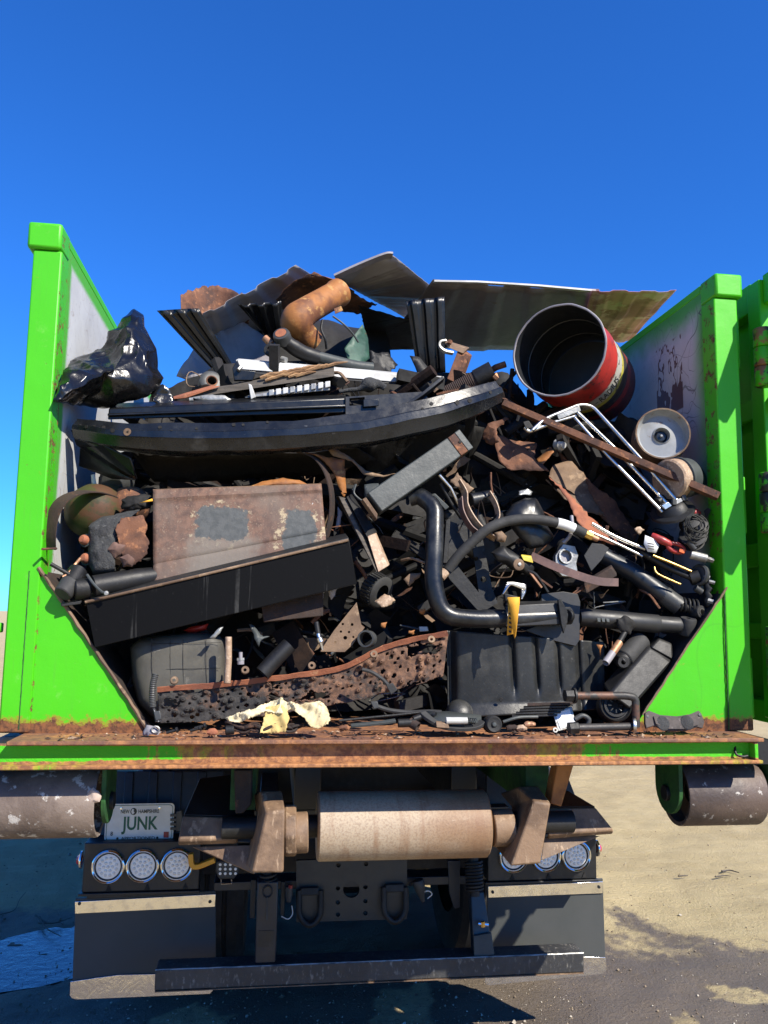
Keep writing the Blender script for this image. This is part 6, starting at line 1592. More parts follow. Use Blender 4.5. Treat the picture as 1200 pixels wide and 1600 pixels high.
one('channel_bit', MB().hexa(G((912, 912, .08), (955, 886, .08), (964, 900, .08), (916, 928, .08)), G((912, 908, .12), (955, 882, .12), (964, 896, .12), (916, 924, .12))), 'rust_dark', 'short dark channel piece behind the brown strap', 'channel', bevel=.003)
# small switch with yellow clip
sw = root('switch_unit', 'small black switch with a yellow clip near the hose', 'switch', P(810, 895, .05))
mb = MB().pillow(G((768, 862, .06), (785, 852, .06), (812, 868, .06), (836, 885, .06), (830, 900, .06), (800, 890, .06), (775, 875, .06)), .03, 8, 40).noise(.005, 30); mb.build('body', 'black_plastic', sw)
mat('brass_yellow', (.62, .48, .06), (.5, .38, .05), 20, r=.5, bump=.1)
MB().hexa(G((814, 868, .03), (830, 870, .03), (833, 880, .03), (818, 876, .03)), G((814, 866, .05), (830, 868, .05), (833, 878, .05), (818, 874, .05))).build('yellow_clip', 'brass_yellow', sw, bevel=.002)
MB().lathe([(.006, .003), (.012, .003), (.020, 0), (.020, -.008)], P(811, 882, .028), V(.1, -1, .1), 20).build('washer', 'rust_pale', sw)
MB().lathe([(0, .008), (.006, .007), (.006, 0)], P(811, 882, .028), V(.1, -1, .1), 6).build('bolt', 'aluminium', sw)
for k, (pts, m2) in enumerate((([(826, 892, .05), (836, 905, .04), (846, 918, .04)], 'copper'), ([(822, 890, .05), (838, 898, .04), (856, 925, .045)], 'black_steel'), ([(830, 896, .05), (848, 908, .04), (862, 918, .045)], 'rust'))):
    MB().sweep(BOXP(.003, .006), crom(G(*pts), 5), V(0, -1, 0)).build('contact_strip', m2, sw)

# ---- black gusset plate with channel mount, strut
gp_ = root('mount_plate', 'large black plate with rounded corner and channel mount in front', 'bracket', P(880, 1010, .05))
ol = G((846, 928, .09), (880, 924, .09), (903, 928, .09), (907, 940, .09), (906, 1000, .08), (900, 1010, .08), (860, 1000, .08), (820, 985, .08), (845, 975, .08))
mat('black_plate', (.014, .014, .0145), (.020, .020, .0205), 3, r=.5, bump=.1, dust=(.07, .068, .06))
MB().plate(ol, .008).build('plate', 'black_plate', gp_, bevel=.002)
MB().hexa(G((790, 946, .00), (874, 942, .02), (876, 956, .015), (790, 962, -.005)), G((790, 940, .05), (874, 938, .07), (876, 956, .07), (790, 962, .05))).build('channel_top', 'black_plate', gp_, bevel=.003)
MB().hexa(G((790, 963, -.006), (876, 957, .014), (878, 976, .014), (790, 980, -.004)), G((790, 963, .04), (876, 957, .06), (878, 976, .06), (790, 980, .04))).build('channel_front', 'black_plate', gp_, bevel=.004)
MB().plate(G((872, 938, .0), (877, 936, .0), (887, 955, .0), (887, 972, .0), (881, 990, .0), (877, 975, .0)), .012).build('end_ear', 'black_steel', gp_, bevel=.002)
MB().tube(G((886, 962, .02), (890, 962, .03)), .022, 18).build('boss', 'black_steel', gp_, bevel=.003)
MB().hexa(G((753, 955, .04), (790, 955, .04), (790, 958, .04), (753, 960, .04)), G((753, 952, .08), (790, 952, .08), (790, 958, .08), (753, 958, .08))).build('shelf', 'black_plate', gp_)
# keys and yellow tag
kt = root('tagged_cable', 'coil of bright flat links with a yellow paper tag hanging from it', 'tag', P(800, 998, -.03))
for k in range(6):
    MB().tube(fillet(G((786 + k * 1.2, 928 - k * 3.4, -.03 + k * .004), (797 + k, 912 - k * .3, -.035 + k * .006), (822, 922 - k * 1.6, -.02 + k * .004), (815, 936 - k * 2.5, -.03)), .01, 4), .0028, 6).build('link', 'chrome', kt)
MB().plate(G((788, 927, -.035), (810, 932, -.035), (808, 942, -.035), (790, 940, -.035)), .02).build('bundle', 'black_steel', kt, bevel=.003)
MB().add(G((793, 933, -.045), (812, 933, -.045), (812, 942, -.048), (806, 994, -.055), (804, 998, -.055), (800, 980, -.052), (797, 950, -.046)), [list(range(7))]).build('tag', 'tag_yellow', kt, solid=.0006)
MB().add(G((793, 934, -.040), (799, 952, -.038), (804, 990, -.036), (792, 993, -.036), (794, 955, -.038)), [list(range(5))]).build('tag_back', 'tag_yellow', kt, solid=.0006)
for k in range(5): MB().plate(G((795, 957 + k * 7, -.0395), (799, 958 + k * 7, -.0395), (799, 961 + k * 7, -.0395), (795, 960 + k * 7, -.0395)), .0006, (0, -1, 0)).build('print_line', 'tag_ink', kt)
# horizontal strut
s3 = root('shock_absorber', 'long matte black shock absorber lying level under the thin rods', 'shock absorber', P(1000, 985, .1), 'shock absorbers')
MB().tube(G((905, 965, .10), (910, 965, .10), (918, 965, .10), (1028, 975, .07), (1030, 975, .07), (1060, 977, .06), (1066, 977, .06)), [.026, .030, .032, .032, .028, .028, .02], 28).build('body', 'black_plate', s3, smooth=50)
MB().tube(G((1064, 984, .06), (1085, 983, .06)), .001, 4).build('pin_core', 'black_steel', s3)
MB().lathe([(.008, -.03), (.026, -.03), (.028, -.026), (.028, .026), (.026, .03), (.008, .03)], P(1074, 979, .055), V(.05, -.25, 1), 24).build('eye', 'rubber_grey', s3, smooth=50)
MB().pillow(G((962, 968, .045), (975, 962, .045), (990, 968, .045), (994, 980, .045), (984, 992, .045), (968, 985, .045)), .012, 6, 34).noise(.007, 40).build('grease_lump', 'char_and_shade', s3)
for k in range(3): MB().plate(G((933 + k * 7, 965 + k * .6, .058), (938 + k * 7, 965.4 + k * .6, .058), (938 + k * 7, 972, .056), (934 + k * 7, 971, .056)), .001, (0, -1, 0)).build('stamp_mark', 'grey_steel', s3)
# slanting shock absorber
s4 = root('shock_absorber', 'dark navy shock absorber slanting down to the right with a ring eye', 'shock absorber', P(1040, 960, .1), 'shock absorbers')
MB().tube(G((940, 868, .18), (990, 895, .15), (1030, 925, .11), (1058, 945, .09)), [.034, .034, .033, .030], 26).build('body', 'navy', s4, smooth=60)
MB().tube(G((1036, 929, .107), (1062, 948, .088)), .0335, 26).build('collar', 'grey_plastic', s4, smooth=60)
MB().lathe([(.012, -.018), (.022, -.018), (.024, -.014), (.024, .014), (.022, .018), (.012, .018), (.012, -.018)], P(1091, 957, .06), V(.3, -1, .1), 26).build('eye', 'rubber', s4, smooth=50)
MB().lathe([(.010, -.02), (.013, -.02), (.013, .02), (.010, .02), (.010, -.02)], P(1091, 957, .06), V(.3, -1, .1), 24).build('eye_sleeve', 'chrome', s4)
MB().tube(G((1060, 946, .09), (1084, 954, .065)), .014, 14).build('stem', 'black_steel', s4)
MB().tube(spiral(P(1062, 944, .08), P(1088, 948, .07), .024, 4), .004, 6).build('spring_coil', 'black_steel', s4)
# rods and small parts under the walker
def rod(pts, r_, m, label): return one('thin_rod', MB().tube(crom(G(*pts), 4), r_, 10), m, label, 'rod', 'thin rods')
rod([(925, 818, .10), (960, 838, .09), (1008, 858, .07)], .007, 'chrome', 'bright rod lying along the torn rust strip')
rod([(920, 830, .10), (965, 850, .09), (1004, 869, .07)], .005, 'chrome', 'thin bright rod just below the other bright rod')
rod([(1020, 868, .07), (1050, 880, .06), (1080, 893, .05)], .005, 'brass', 'thin brassy rod running to the grey disc')
rod([(1022, 886, .07), (1028, 897, .06), (1063, 913, .05)], .004, 'brass', 'bent brassy wire rod below the straight one')
rod([(1000, 862, .09), (1040, 885, .08), (1085, 905, .06)], .011, 'black_plastic', 'thick black rod between the brassy rods')
# plastic blower base
bl_ = root('blower_base', 'black plastic blower base at the foot of the chrome frame', 'blower', P(1050, 815, .1))
MB().lathe([(0, .03), (.03, .03), (.045, .02), (.055, 0), (.075, -.004), (.078, -.012), (.05, -.02), (0, -.02)], P(1050, 796, .07), V(-.45, -.5, .85), 32).build('housing', 'black_plastic', bl_)
for k in range(7):
    an = R(k * 51); q = P(1050, 796, .07) + V(math.cos(an) * .045, math.sin(an) * .03 - .01, .015 + .02 * math.cos(an))
    MB().box((q.x - .008, q.y - .006, q.z), (q.x + .008, q.y + .006, q.z + .022)).build('tab', 'grey_plastic', bl_, bevel=.002)
MB().tube(G((1027, 785, .07), (1036, 778, .08)), .014, 14).build('socket', 'black_plastic', bl_)
MB().plate(G((1034, 790, .03), (1044, 784, .03), (1050, 790, .03), (1040, 796, .03)), .008).build('bright_clip', 'chrome', bl_, bevel=.001)
MB().plate(G((1052, 783, .03), (1064, 778, .03), (1067, 783, .03), (1055, 789, .03)), .008).build('bright_clip', 'aluminium', bl_, bevel=.001)
# pulley reels with cable
re_ = root('cable_reel', 'small black reel wound with cable by the right wall', 'reel', P(1090, 840, .1))
for k, (x, y, r_) in enumerate(((1078, 812, .034), (1092, 816, .03), (1082, 836, .045))):
    MB().lathe([(0, 0), (r_ * .5, 0), (r_, -.003), (r_, -.006), (r_ * .6, -.008), (r_ * .6, -.03), (r_, -.032), (r_, -.036), (0, -.036)], P(x, y, .03), V(-.3, -.8, .5), 28).build('spool', 'black_plastic', re_)
for k in range(9):
    an = [R(t) for t in range(0, 360, 24)]; r_ = .032 + .003 * (k % 4); c = P(1084 + (k % 3) * 4, 818 + (k // 3) * 8, .005 + .003 * k)
    t1 = V(1, .2, -.25).normalized(); t2 = V(.25, .35, .8).normalized()
    MB().tube([c + t1 * (math.cos(a) * r_ * 1.1) + t2 * (math.sin(a) * r_) for a in an], .0022, 5, closed=True).build('cable_turn', 'black_steel', re_)
MB().tube(G((1075, 846, .02), (1085, 858, .02)), .011, 14).build('hub', 'grey_plastic', re_)
one('steel_lever', MB().hexa(G((1100, 798, .08), (1106, 793, .08), (1111, 796, .08), (1103, 812, .08)), G((1100, 798, .095), (1106, 793, .095), (1111, 796, .095), (1103, 812, .095))), 'grey_plastic', 'short grey lever above the cable reel', 'lever', bevel=.004)
one('red_plug', MB().pillow(G((1081, 798, .08), (1088, 794, .08), (1096, 800, .08), (1094, 806, .08), (1084, 805, .08)), .01, 5, 24), 'red_plastic', 'small red knob left of the grey lever', 'knob')
rh = root('red_tool', 'red tool handle with a cut-out grip lying on the rods', 'tool', P(1045, 865, .04))
MB().tube(crom(G((1018, 836, .06), (1030, 842, .05), (1040, 847, .045), (1048, 851, .045)), 4), [.009, .011, .012, .013, .013, .014, .014, .014, .013, .013, .013, .012, .012], 14).build('grip', 'red_plastic', rh)
MB().tube([P(1056 + 13 * math.cos(R(t)), 856 + 6.5 * math.sin(R(t)) + 3.5 * math.cos(R(t)), .045) for t in range(0, 360, 24)], .0075, 10, closed=True).build('trigger_guard', 'red_plastic', rh)
mat('orange_plastic', (.70, .13, .03), r=.45, bump=.05)
MB().hexa(G((1062, 856, .03), (1071, 859, .03), (1069, 865, .03), (1061, 862, .03)), G((1062, 856, .05), (1071, 859, .05), (1069, 865, .05), (1061, 862, .05))).build('orange_cap', 'orange_plastic', rh, bevel=.001)
tb = root('torn_label', 'torn white sticker hanging beside the red handle', 'label', P(1017, 865, .05))
MB().add(G((1008, 836, .055), (1022, 842, .05), (1030, 852, .05), (1025, 864, .05), (1012, 862, .05), (1006, 850, .05)), [list(range(6))]).build('sticker', 'white_label', tb, solid=.0008)
for k in range(3): MB().plate(G((1012, 848 + k * 4, .0485), (1022, 849.5 + k * 4, .0485), (1022, 850.7 + k * 4, .0485), (1012, 849.2 + k * 4, .0485)), .0004, (0, -1, 0)).build('print_line', 'tag_ink', tb)
one('tan_chip', torn([(990, 826, .08), (1000, 822, .08), (1007, 828, .08), (998, 836, .08)], .005, 30, .001, 71, .008, .002), 'rust_tan', 'small tan chip above the torn white sticker', 'chip', solid=.002)
so = root('socket_wrench', 'bright steel socket with square end pointing right', 'socket', P(1095, 880, .04))
MB().tube(G((1078, 866, .04), (1104, 873, .03)), .015, 22).build('socket', 'aluminium', so, bevel=.002, smooth=50)
MB().tube(G((1104, 873, .03), (1115, 876, .025)), .009, 4).build('square_drive', 'aluminium', so, bevel=.001)
gd = root('grey_disc', 'grey ribbed disc standing on edge at the right above the shock eye', 'disc', P(1095, 920, .06))
MB().lathe([(0, -.01), (.03, -.01), (.036, -.006), (.040, 0), (.040, .010), (.034, .014), (.028, .008), (0, .008)], P(1094, 899, .06), V(-.9, -.35, .2), 36).build('disc', 'grey_plastic', gd, smooth=45)
MB().tube(G((1078, 904, .07), (1092, 900, .06)), .026, 22).build('boss', 'black_plastic', gd)
MB().tube(G((1086, 918, .05), (1096, 925, .05)), .012, 12).build('nipple', 'grey_plastic', gd)
for (x, y, r_, lab) in ((1100, 900, .008, 'upper small bolt at the right post'), (1108, 908, .007, 'small bolt beside the grey disc edge'), (1106, 938, .009, 'bolt low at the right sloping plate')):
    one('loose_bolt', MB().tube(G((x, y, .04), (x + 9, y + 3, .03)), r_, 6), 'aluminium', lab, 'bolt', 'loose bolts at the right')
one('black_bellows', MB().tube([P(1104 + 4 * (k % 2), 902 + k * 6, .05) for k in range(8)], [.012, .016] * 4, 14), 'black_plastic', 'small black ribbed bellows down the right edge', 'bellows')
# ---- lower right
ft = root('shock_boot', 'fat grey-black shock boot leaning in the lower right', 'shock absorber', P(960, 1040, .05))
MB().tube(G((974, 1030, .06), (1003, 1000, .10)), .034, 26).build('body', 'rubber_grey', ft, bevel=.006, smooth=50)
MB().tube(G((968, 1036, .055), (976, 1028, .062)), .030, 24).build('neck', 'black_plastic', ft, bevel=.004)
MB().lathe([(.008, -.012), (.018, -.012), (.021, -.008), (.021, .008), (.018, .012), (.008, .012), (.008, -.012)], P(973, 1035, .04), V(-.2, -1, .1), 24).build('eye', 'rubber', ft, smooth=50)
cu = root('copper_tube', 'short pipe stub with rusty half and bright half, lower right', 'pipe', P(945, 1040, .0))
MB().tube(G((946, 1036, -.01), (957, 1020, .01)), .0125, 18, wall=.002).build('bright_half', 'galvanised', cu)
MB().tube(G((957, 1020, .01), (968, 1004, .03)), .0128, 18, wall=.002).build('rusty_half', 'copper', cu)
MB().tube(G((966, 1006, .03), (978, 985, .05)), .010, 12).build('black_stem', 'black_steel', cu)
wg = root('wedge_housing', 'large black wedge-shaped plastic housing at the lower right', 'housing', P(1000, 1100, .0))
MB().hexa(G((950, 1084, -.02), (1015, 1010, .05), (1052, 1034, .04), (985, 1110, -.03)), G((940, 1070, .08), (1005, 996, .15), (1046, 1020, .14), (985, 1100, .08))).build('body', 'black_plastic', wg, bevel=.010)
MB().hexa(G((1016, 1012, .045), (1030, 998, .06), (1050, 1006, .06), (1052, 1032, .04)), G((1012, 1006, .12), (1026, 992, .13), (1046, 1002, .13), (1050, 1026, .12))).build('end_block', 'black_plastic', wg, bevel=.006)
rl = root('grooved_hub', 'black grooved round hub under the bent bolt at the right', 'hub', P(960, 1128, .0))
MB().lathe([(.012, -.01), (.026, -.012), (.028, -.004), (.03, 0), (.038, 0), (.04, -.006), (.044, -.006), (.05, 0), (.054, -.004), (.054, -.05), (0, -.05)], P(962, 1102, .0), V(-.15, -1, .25), 40).build('hub', 'black_plastic', rl, smooth=40)
MB().lathe([(0, -.006), (.012, -.006)], P(962, 1102, .0), V(-.15, -1, .25), 18).build('bore', 'char_and_shade', rl)
for k in range(8):
    an = R(k * 45); t1 = V(1, -.15, 0).normalized(); t2 = V(.04, .25, 1).normalized(); c = P(962, 1102, -.004)
    MB().tube([c + (t1 * math.cos(an) + t2 * math.sin(an)) * .014, c + (t1 * math.cos(an) + t2 * math.sin(an)) * .025], .002, 5).build('spoke', 'grey_plastic', rl)
ub_ = root('u_bolt', 'steel U-bolt with hex nuts lying on the sill at the right', 'U-bolt', P(940, 1145, -.09))
mat('u_bolt_steel', (.045, .042, .04), (.028, .027, .026), 8, c3=(.11, .055, .035), s3=10, t3=(.5, .58), r=.55, m=.3, bump=.3)
MB().tube(fillet(G((898, 1087, -.09), (978, 1087, -.09), (993, 1090, -.09), (994, 1136, -.09)), .05, 8), .0125, 18).build('bent_shank', 'u_bolt_steel', ub_, smooth=60)
MB().tube(G((882, 1087, -.09), (896, 1087, -.09)), .021, 6).build('nut', 'black_steel', ub_, bevel=.002)
MB().tube(G((896, 1087, -.09), (899, 1087, -.09)), .024, 20).build('washer', 'black_steel', ub_)
hx = root('hex_bolt', 'long hex bolt with washer lying flat on the sill in front', 'bolt', P(940, 1145, -.10))
MB().tube(G((904, 1137, -.10), (990, 1135, -.10)), .012, 18).build('shank', 'u_bolt_steel', hx, smooth=60)
MB().tube(G((888, 1138, -.10), (903, 1137, -.10)), .020, 6).build('head', 'black_steel', hx, bevel=.002)
MB().lathe([(0, .004), (.022, .004), (.025, 0), (.025, -.006), (0, -.006)], P(992, 1134, -.10), V(1, -.35, 0), 28).build('washer', 'chrome', hx)
ec = root('sensor_module', 'small metal module with a white printed label lying tilted on the sill', 'module', P(882, 1142, -.06))
MB().hexa(G((863, 1112, -.04), (893, 1104, -.04), (901, 1135, -.06), (872, 1143, -.06)), G((863, 1110, -.025), (893, 1102, -.025), (901, 1133, -.045), (872, 1141, -.045))).build('case', 'aluminium', ec, bevel=.002)
MB().plate(G((867, 1114, -.042), (890, 1108, -.042), (898, 1132, -.061), (876, 1139, -.061)), .0006).build('label_sheet', 'white_label', ec)
for k in range(5):
    t = k / 5; MB().plate(G((873 + 6 * t, 1117 + 19 * t, -.0432 - .016 * t), (888 + 6 * t, 1113 + 19 * t, -.0432 - .016 * t), (888.3 + 6 * t, 1114.3 + 19 * t, -.0432 - .016 * t), (873.3 + 6 * t, 1118.3 + 19 * t, -.0432 - .016 * t)), .0003).build('print_line', 'grey_plastic', ec)
MB().lathe([(.004, 0), (.008, 0), (.008, .006), (.004, .006)], P(867, 1141, -.06), V(0, -1, .3), 14).build('ear', 'aluminium', ec)
MB().tube(crom(G((898, 1124, -.05), (910, 1118, -.05), (920, 1124, -.05), (918, 1134, -.05)), 4), .008, 10).build('connector', 'grey_plastic', ec)
bpd = root('brake_pad', 'worn curved brake pad standing on the sill by the right corner panel', 'brake pad', P(1055, 1142, -.08))
ol = G((1008, 1114, -.075), (1014, 1110, -.075), (1032, 1117, -.075), (1058, 1119, -.075), (1078, 1116, -.075), (1092, 1110, -.075), (1096, 1115, -.075), (1101, 1128, -.085), (1098, 1138, -.09), (1090, 1136, -.09), (1072, 1142, -.09), (1045, 1142, -.09), (1022, 1134, -.09), (1010, 1138, -.09), (1008, 1130, -.085))
mat('brake_grey', (.075, .062, .055), (.05, .042, .038), 12, c3=(.12, .10, .09), s3=50, r=.85, bump=.5)
MB().plate(ol, .012).build('backing_plate', 'brake_grey', bpd, bevel=.002)
MB().plate(G((1020, 1119, -.080), (1040, 1121, -.081), (1060, 1122, -.081), (1088, 1116, -.080), (1092, 1132, -.091), (1070, 1139, -.093), (1045, 1139, -.093), (1024, 1131, -.091)), .005, (0, -1, 0)).noise(.0012, 60).build('friction_pad', 'brake_grey', bpd, bevel=.001)
for x, y in ((1036, 1130), (1074, 1129)): MB().lathe([(0, .0015), (.018, .0015), (.022, .0005), (.024, -.002)], P(x, y, -.0925), V(0, -1, .35), 22).build('round_mark', 'tar_grey', bpd)
for x, y in ((1012, 1120), (1093, 1117)): MB().lathe([(0, .003), (.005, .002), (.006, 0)], P(x, y, -.078), V(0, -1, .3), 10).build('rivet', 'grey_steel', bpd)

# ---- black plastic tank shell, lower right of centre
sh = root('plastic_liner', 'large black plastic liner with moulded vertical grooves at lower right of centre', 'liner', P(815, 1120, .05))
def f(u, v):
    px = 700 + 246 * u + (1 - v) * -2; top = 985 + 18 * u; bot = 1122 - 12 * u - 8 * max(0, u - .7)
    py = top + (bot - top) * v
    y = .10 - .05 * math.sin(math.pi * min(1, u * 1.05)) + .03 * u
    for c_, w_, d_ in ((.41, .018, .020), (.56, .016, .020), (.70, .014, .018), (.83, .014, .016)):
        vv = 1 / (1 + math.exp((v - .70) * 22)) if c_ < .72 else 1
        y += d_ * math.exp(-((u - c_ - .02 * v) / w_) ** 2) * vv
    y += .03 * math.exp(-((u - .02) / .03) ** 2)
    y -= .05 * max(0, v - .85) * 2
    return P(px, py, y)
mat('liner_black', (.018, .0185, .018), (.026, .0265, .0255), 3, spec=.35, c3=(.05, .049, .045), s3=80, t3=(.6, .7), r=.40, bump=.25, bs=150, bd=.002, dust=(.12, .115, .10), dt=(.45, .8))
MB().sheet(f, 110, 48).build('shell', 'liner_black', sh, solid=.004, smooth=60)
MB().lathe([(0, .022), (.02, .02), (.036, .012), (.044, 0), (.046, -.03)], P(719, 1112, .06), V(0, -.9, .5), 32).build('moulded_dome', 'liner_black', sh, smooth=60)
MB().lathe([(0, .001), (.006, .001), (.007, 0)], P(783, 1093, .045), V(0, -1, 0), 12).build('bolt_hole', 'char_and_shade', sh)
MB().add(G((932, 1007, .085), (942, 1008, .085), (939, 1014, .085), (938, 1028, .084), (936, 1015, .085)), [list(range(5))]).build('rust_drip', 'rust_orange', sh, solid=.001)

# ---- dimpled, perforated rusty plate
dp = root('dimpled_plate', 'rusty perforated plate covered with raised dimples across the lower left', 'perforated plate', P(470, 1130, .0))
rnd = random.Random(14)
WL, HL = .98, .20
dots = []
for i in range(32):
    for j in range(6):
        dots.append(((i + .5 + (.5 if j % 2 else 0)) / 32.5 + rnd.uniform(-.009, .009), (j + .5) / 6 + rnd.uniform(-.055, .055), rnd.random()))
def dp_pt(u, v):
    # top edge runs from (247,1072) rising to (700,992); bottom from (252,1133) to (690,1060)
    tx, ty = 246 + 454 * u, 1080 - 32 * u - 26 * u * u - 30 / (1 + math.exp(-(u - .72) * 26))
    bx_, by = 250 + 442 * u, 1134 - 14 * u - 58 * u ** 2.2
    Y = .015 + .05 * math.sin(u * 3.0) - .01 * v
    return tx + (bx_ - tx) * v, ty + (by - ty) * v, Y
NU, NV = 300, 54
import bisect
cells = {}
for d in dots: cells.setdefault((int(d[0] * 32), int(d[1] * 6)), []).append(d)
def near_dots(u, v):
    ci, cj = int(u * 32), int(v * 6)
    for a in (-1, 0, 1):
        for b in (-1, 0, 1):
            yield from cells.get((ci + a, cj + b), ())
def dh(u, v):
    h = 0
    for du, dv, k in near_dots(u, v):
        if k < .10 or k > .52: continue
        r_ = math.hypot((u - du) * WL, (v - dv) * HL * (.75 if u < .9 else .6))
        hm = .003 + .007 * ((k * 7.3) % 1)
        if r_ < .013: h = max(h, hm * (1 - (max(r_, .0045) - .0045) / .0085) ** 1.3 if r_ > .0045 else hm)
    return h
def dkeep(u, v):
    for du, dv, k in near_dots(u, v):
        r_ = math.hypot((u - du) * WL, (v - dv) * HL * .75)
        if k > .90: continue
        if r_ < (.0075 if k < .10 else .0050 if k > .52 else .0036): return False
    if mnoise.noise((u * 11, v * 2.6, 4)) + .35 * mnoise.noise((u * 60, v * 14, 1)) > .44: return False
    if v > .93 + .06 * mnoise.noise((u * 20, 3, 1)): return False
    return True
def f(u, v):
    x, y, Y = dp_pt(u, v); n = mnoise.noise((u * 9, v * 3, 2))
    return P(x, y, Y - dh(u, v) * (1.5 if n > -.3 else .8) + .006 * n)
mb = MB().sheet(f, NU, NV, keep=dkeep)
def dimple_material():
    m, nt, b = new_mat('dimple_rust')
    pos, x, y, z = _pos(nt)
    n = _noise(nt, pos, 10, 8, .7); n2 = _noise(nt, pos, 60, 8, .7)
    black = _mix(nt, _ramp(nt, n2, .4, .65), (.007, .006, .0055), (.025, .022, .02))
    rust = _mix(nt, _ramp(nt, n2, .38, .62), (.17, .085, .045), (.07, .035, .02))
    e = _math(nt, 'ADD', _ramp(nt, x, -1.0, .25), _math(nt, 'MULTIPLY', _math(nt, 'SUBTRACT', n, .5), 3.2))
    col = _mix(nt, _ramp(nt, e, .30, .85), black, rust)
    nt.links.new(col, b.inputs['Base Color']); b.inputs['Roughness'].default_value = .75
    _bump(nt, b, n2, .6, .005)
dimple_material()
mb.build('plate', 'dimple_rust', dp, smooth=70, solid=.0025, solid_off=1)
edge = crom([P(dp_pt(k / 16, 0)[0], dp_pt(k / 16, 0)[1] - 3, dp_pt(k / 16, 0)[2] - .012) for k in range(17)], 4)
MB().sweep([(-.0015, -.009), (.0015, -.009), (.0015, .009), (-.0015, .009)], edge, V(0, -.45, 1)).noise(.003, 14).noise(.002, 40, 3).build('folded_edge', 'brick_rust', dp)
for x, y in ((272, 1063), (383, 1047), (487, 1040), (584, 1022), (674, 999)):
    MB().lathe([(.005, .003), (.011, .003), (.013, 0), (.013, -.004)], P(x, y, .0), V(0, -1, .3), 16).build('eyelet', 'rust_pale', dp)
# grey plastic tank behind it
gtk = root('grey_tank', 'worn dark grey plastic tank with panelled face, lower left behind the dimpled plate', 'tank', P(275, 1105, .1))
mb = MB().pillow(G((203, 1012, .12), (215, 1000, .12), (245, 993, .12), (300, 988, .12), (340, 990, .12), (351, 1000, .12), (352, 1050, .12), (350, 1105, .12), (300, 1125, .12), (240, 1125, .12), (216, 1100, .12), (206, 1060, .12)), .07, 16, 80, .6, None, 7).noise(.003, 8)
mat('tank_grey', (.085, .08, .066), (.055, .052, .045), 5, c3=(.13, .12, .10), s3=40, t3=(.6, .7), r=.55, spec=.3, bump=.2, dust=(.16, .14, .10))
mb.build('body', 'tank_grey', gtk, smooth=60)
for x in (237, 266, 286, 322): MB().tube(crom(G((x, 998, .052), (x, 1030, .048), (x + 1, 1068, .05)), 6), .0008, 5).noise(.001, 60).build('stitch_line', 'rubber_grey', gtk)
for y in (1006, 1046): MB().tube(crom(G((238, y, .052), (290, y - 1, .047), (345, y - 2, .052)), 8), .0007, 5).noise(.001, 60).build('stitch_line', 'black_plastic', gtk)
one('red_lens_scrap', MB().pillow(G((284, 985, .14), (300, 978, .14), (326, 974, .14), (322, 984, .14), (300, 990, .14)), .02, 6, 30), 'red_paint', 'sliver of red plastic above the grey tank', 'plastic scrap')
one('bright_clip', torn([(328, 997, .0), (342, 982, .0), (348, 980, .0), (344, 990, .0), (336, 998, .0)], .003, 30, .001, 81, .008, .001), 'aluminium', 'bright bent clip beside the grey tank top', 'clip', solid=.003)
one('copper_stub', MB().tube(G((357, 995, -.01), (357, 1030, -.01), (355, 1068, -.015)), .0105, 16), 'rust_tan', 'upright tan pipe stub in front of the dimpled plate', 'pipe', bevel=.002, smooth=50)
sk = root('spark_plug', 'spark plug standing right of the tan pipe stub', 'spark plug', P(376, 1038, .0))
MB().tube(G((376, 1019, .0), (376, 1028, .0), (376, 1029, .0), (376, 1038, .0)), [.006, .006, .011, .011], 12).build('body', 'galvanised', sk)
MB().tube(G((376, 1028, .0), (376, 1032, .0)), .013, 6).build('hex', 'aluminium', sk)
one('black_tube', MB().tube(G((452, 1008, .04), (430, 1030, .03), (410, 1052, .02)), .026, 24, wall=.004), 'black_plastic', 'fat black tube slanting behind the dimpled plate', 'tube', smooth=60)
one('crumpled_foil', torn([(388, 978, .06), (396, 980, .06), (412, 996, .05), (420, 996, .05), (408, 1004, .04), (404, 1012, .04), (398, 995, .05)], .008, 26, .001, 83, .008, .002), 'grey_steel', 'crumpled bright strip in the dark above the dimpled plate', 'metal scrap', solid=.002)
one('brown_plate', MB().plate(G((408, 945, .06), (505, 918, .07), (505, 962, .05), (412, 972, .05)), .01), 'rust_dark', 'dark brown plate hanging under the black channel', 'steel plate', bevel=.002)
cdt = root('ribbed_conduit', 'short length of ribbed conduit with cut wires at the left end of the dimpled plate', 'conduit', P(243, 1130, -.03))
pth = crom(G((243, 1053, -.03), (239, 1070, -.035), (238, 1090, -.035), (239, 1105, -.035)), 12)
MB().tube(pth, [.009 + (.0018 if k % 2 else 0) for k in range(len(pth))], 12).build('conduit', 'grey_plastic', cdt)
for k in range(3): MB().tube(crom(G((239, 1104, -.035), (242 + k * 2, 1116, -.04), (244 + k * 4, 1128, -.045)), 5), .0035, 6).build('wire', 'aluminium' if k == 1 else 'black_plastic', cdt)
MB().plate(G((240, 1112, -.045), (250, 1110, -.045), (252, 1124, -.05), (243, 1127, -.05)), .008).build('connector', 'grey_plastic', cdt, bevel=.002)
fp = root('foil_knot', 'crushed bright foil knot on the sill at the left', 'metal scrap', P(238, 1148, -.08))
MB().add(torn([(222, 1146, -.08), (230, 1136, -.08), (240, 1136, -.08), (250, 1142, -.08), (246, 1149, -.09), (232, 1150, -.09)], .010, 30, .001, 84, .007, .002).v, torn([(222, 1146, -.08), (230, 1136, -.08), (240, 1136, -.08), (250, 1142, -.08), (246, 1149, -.09), (232, 1150, -.09)], .010, 30, .001, 84, .007, .002).f).build('foil', 'galvanised', fp, solid=.001)
MB().tube([P(243 + 6 * math.cos(R(t)), 1140 + 5 * math.sin(R(t)), -.095) for t in range(0, 360, 30)], .003, 6, closed=True).build('ring', 'aluminium', fp)
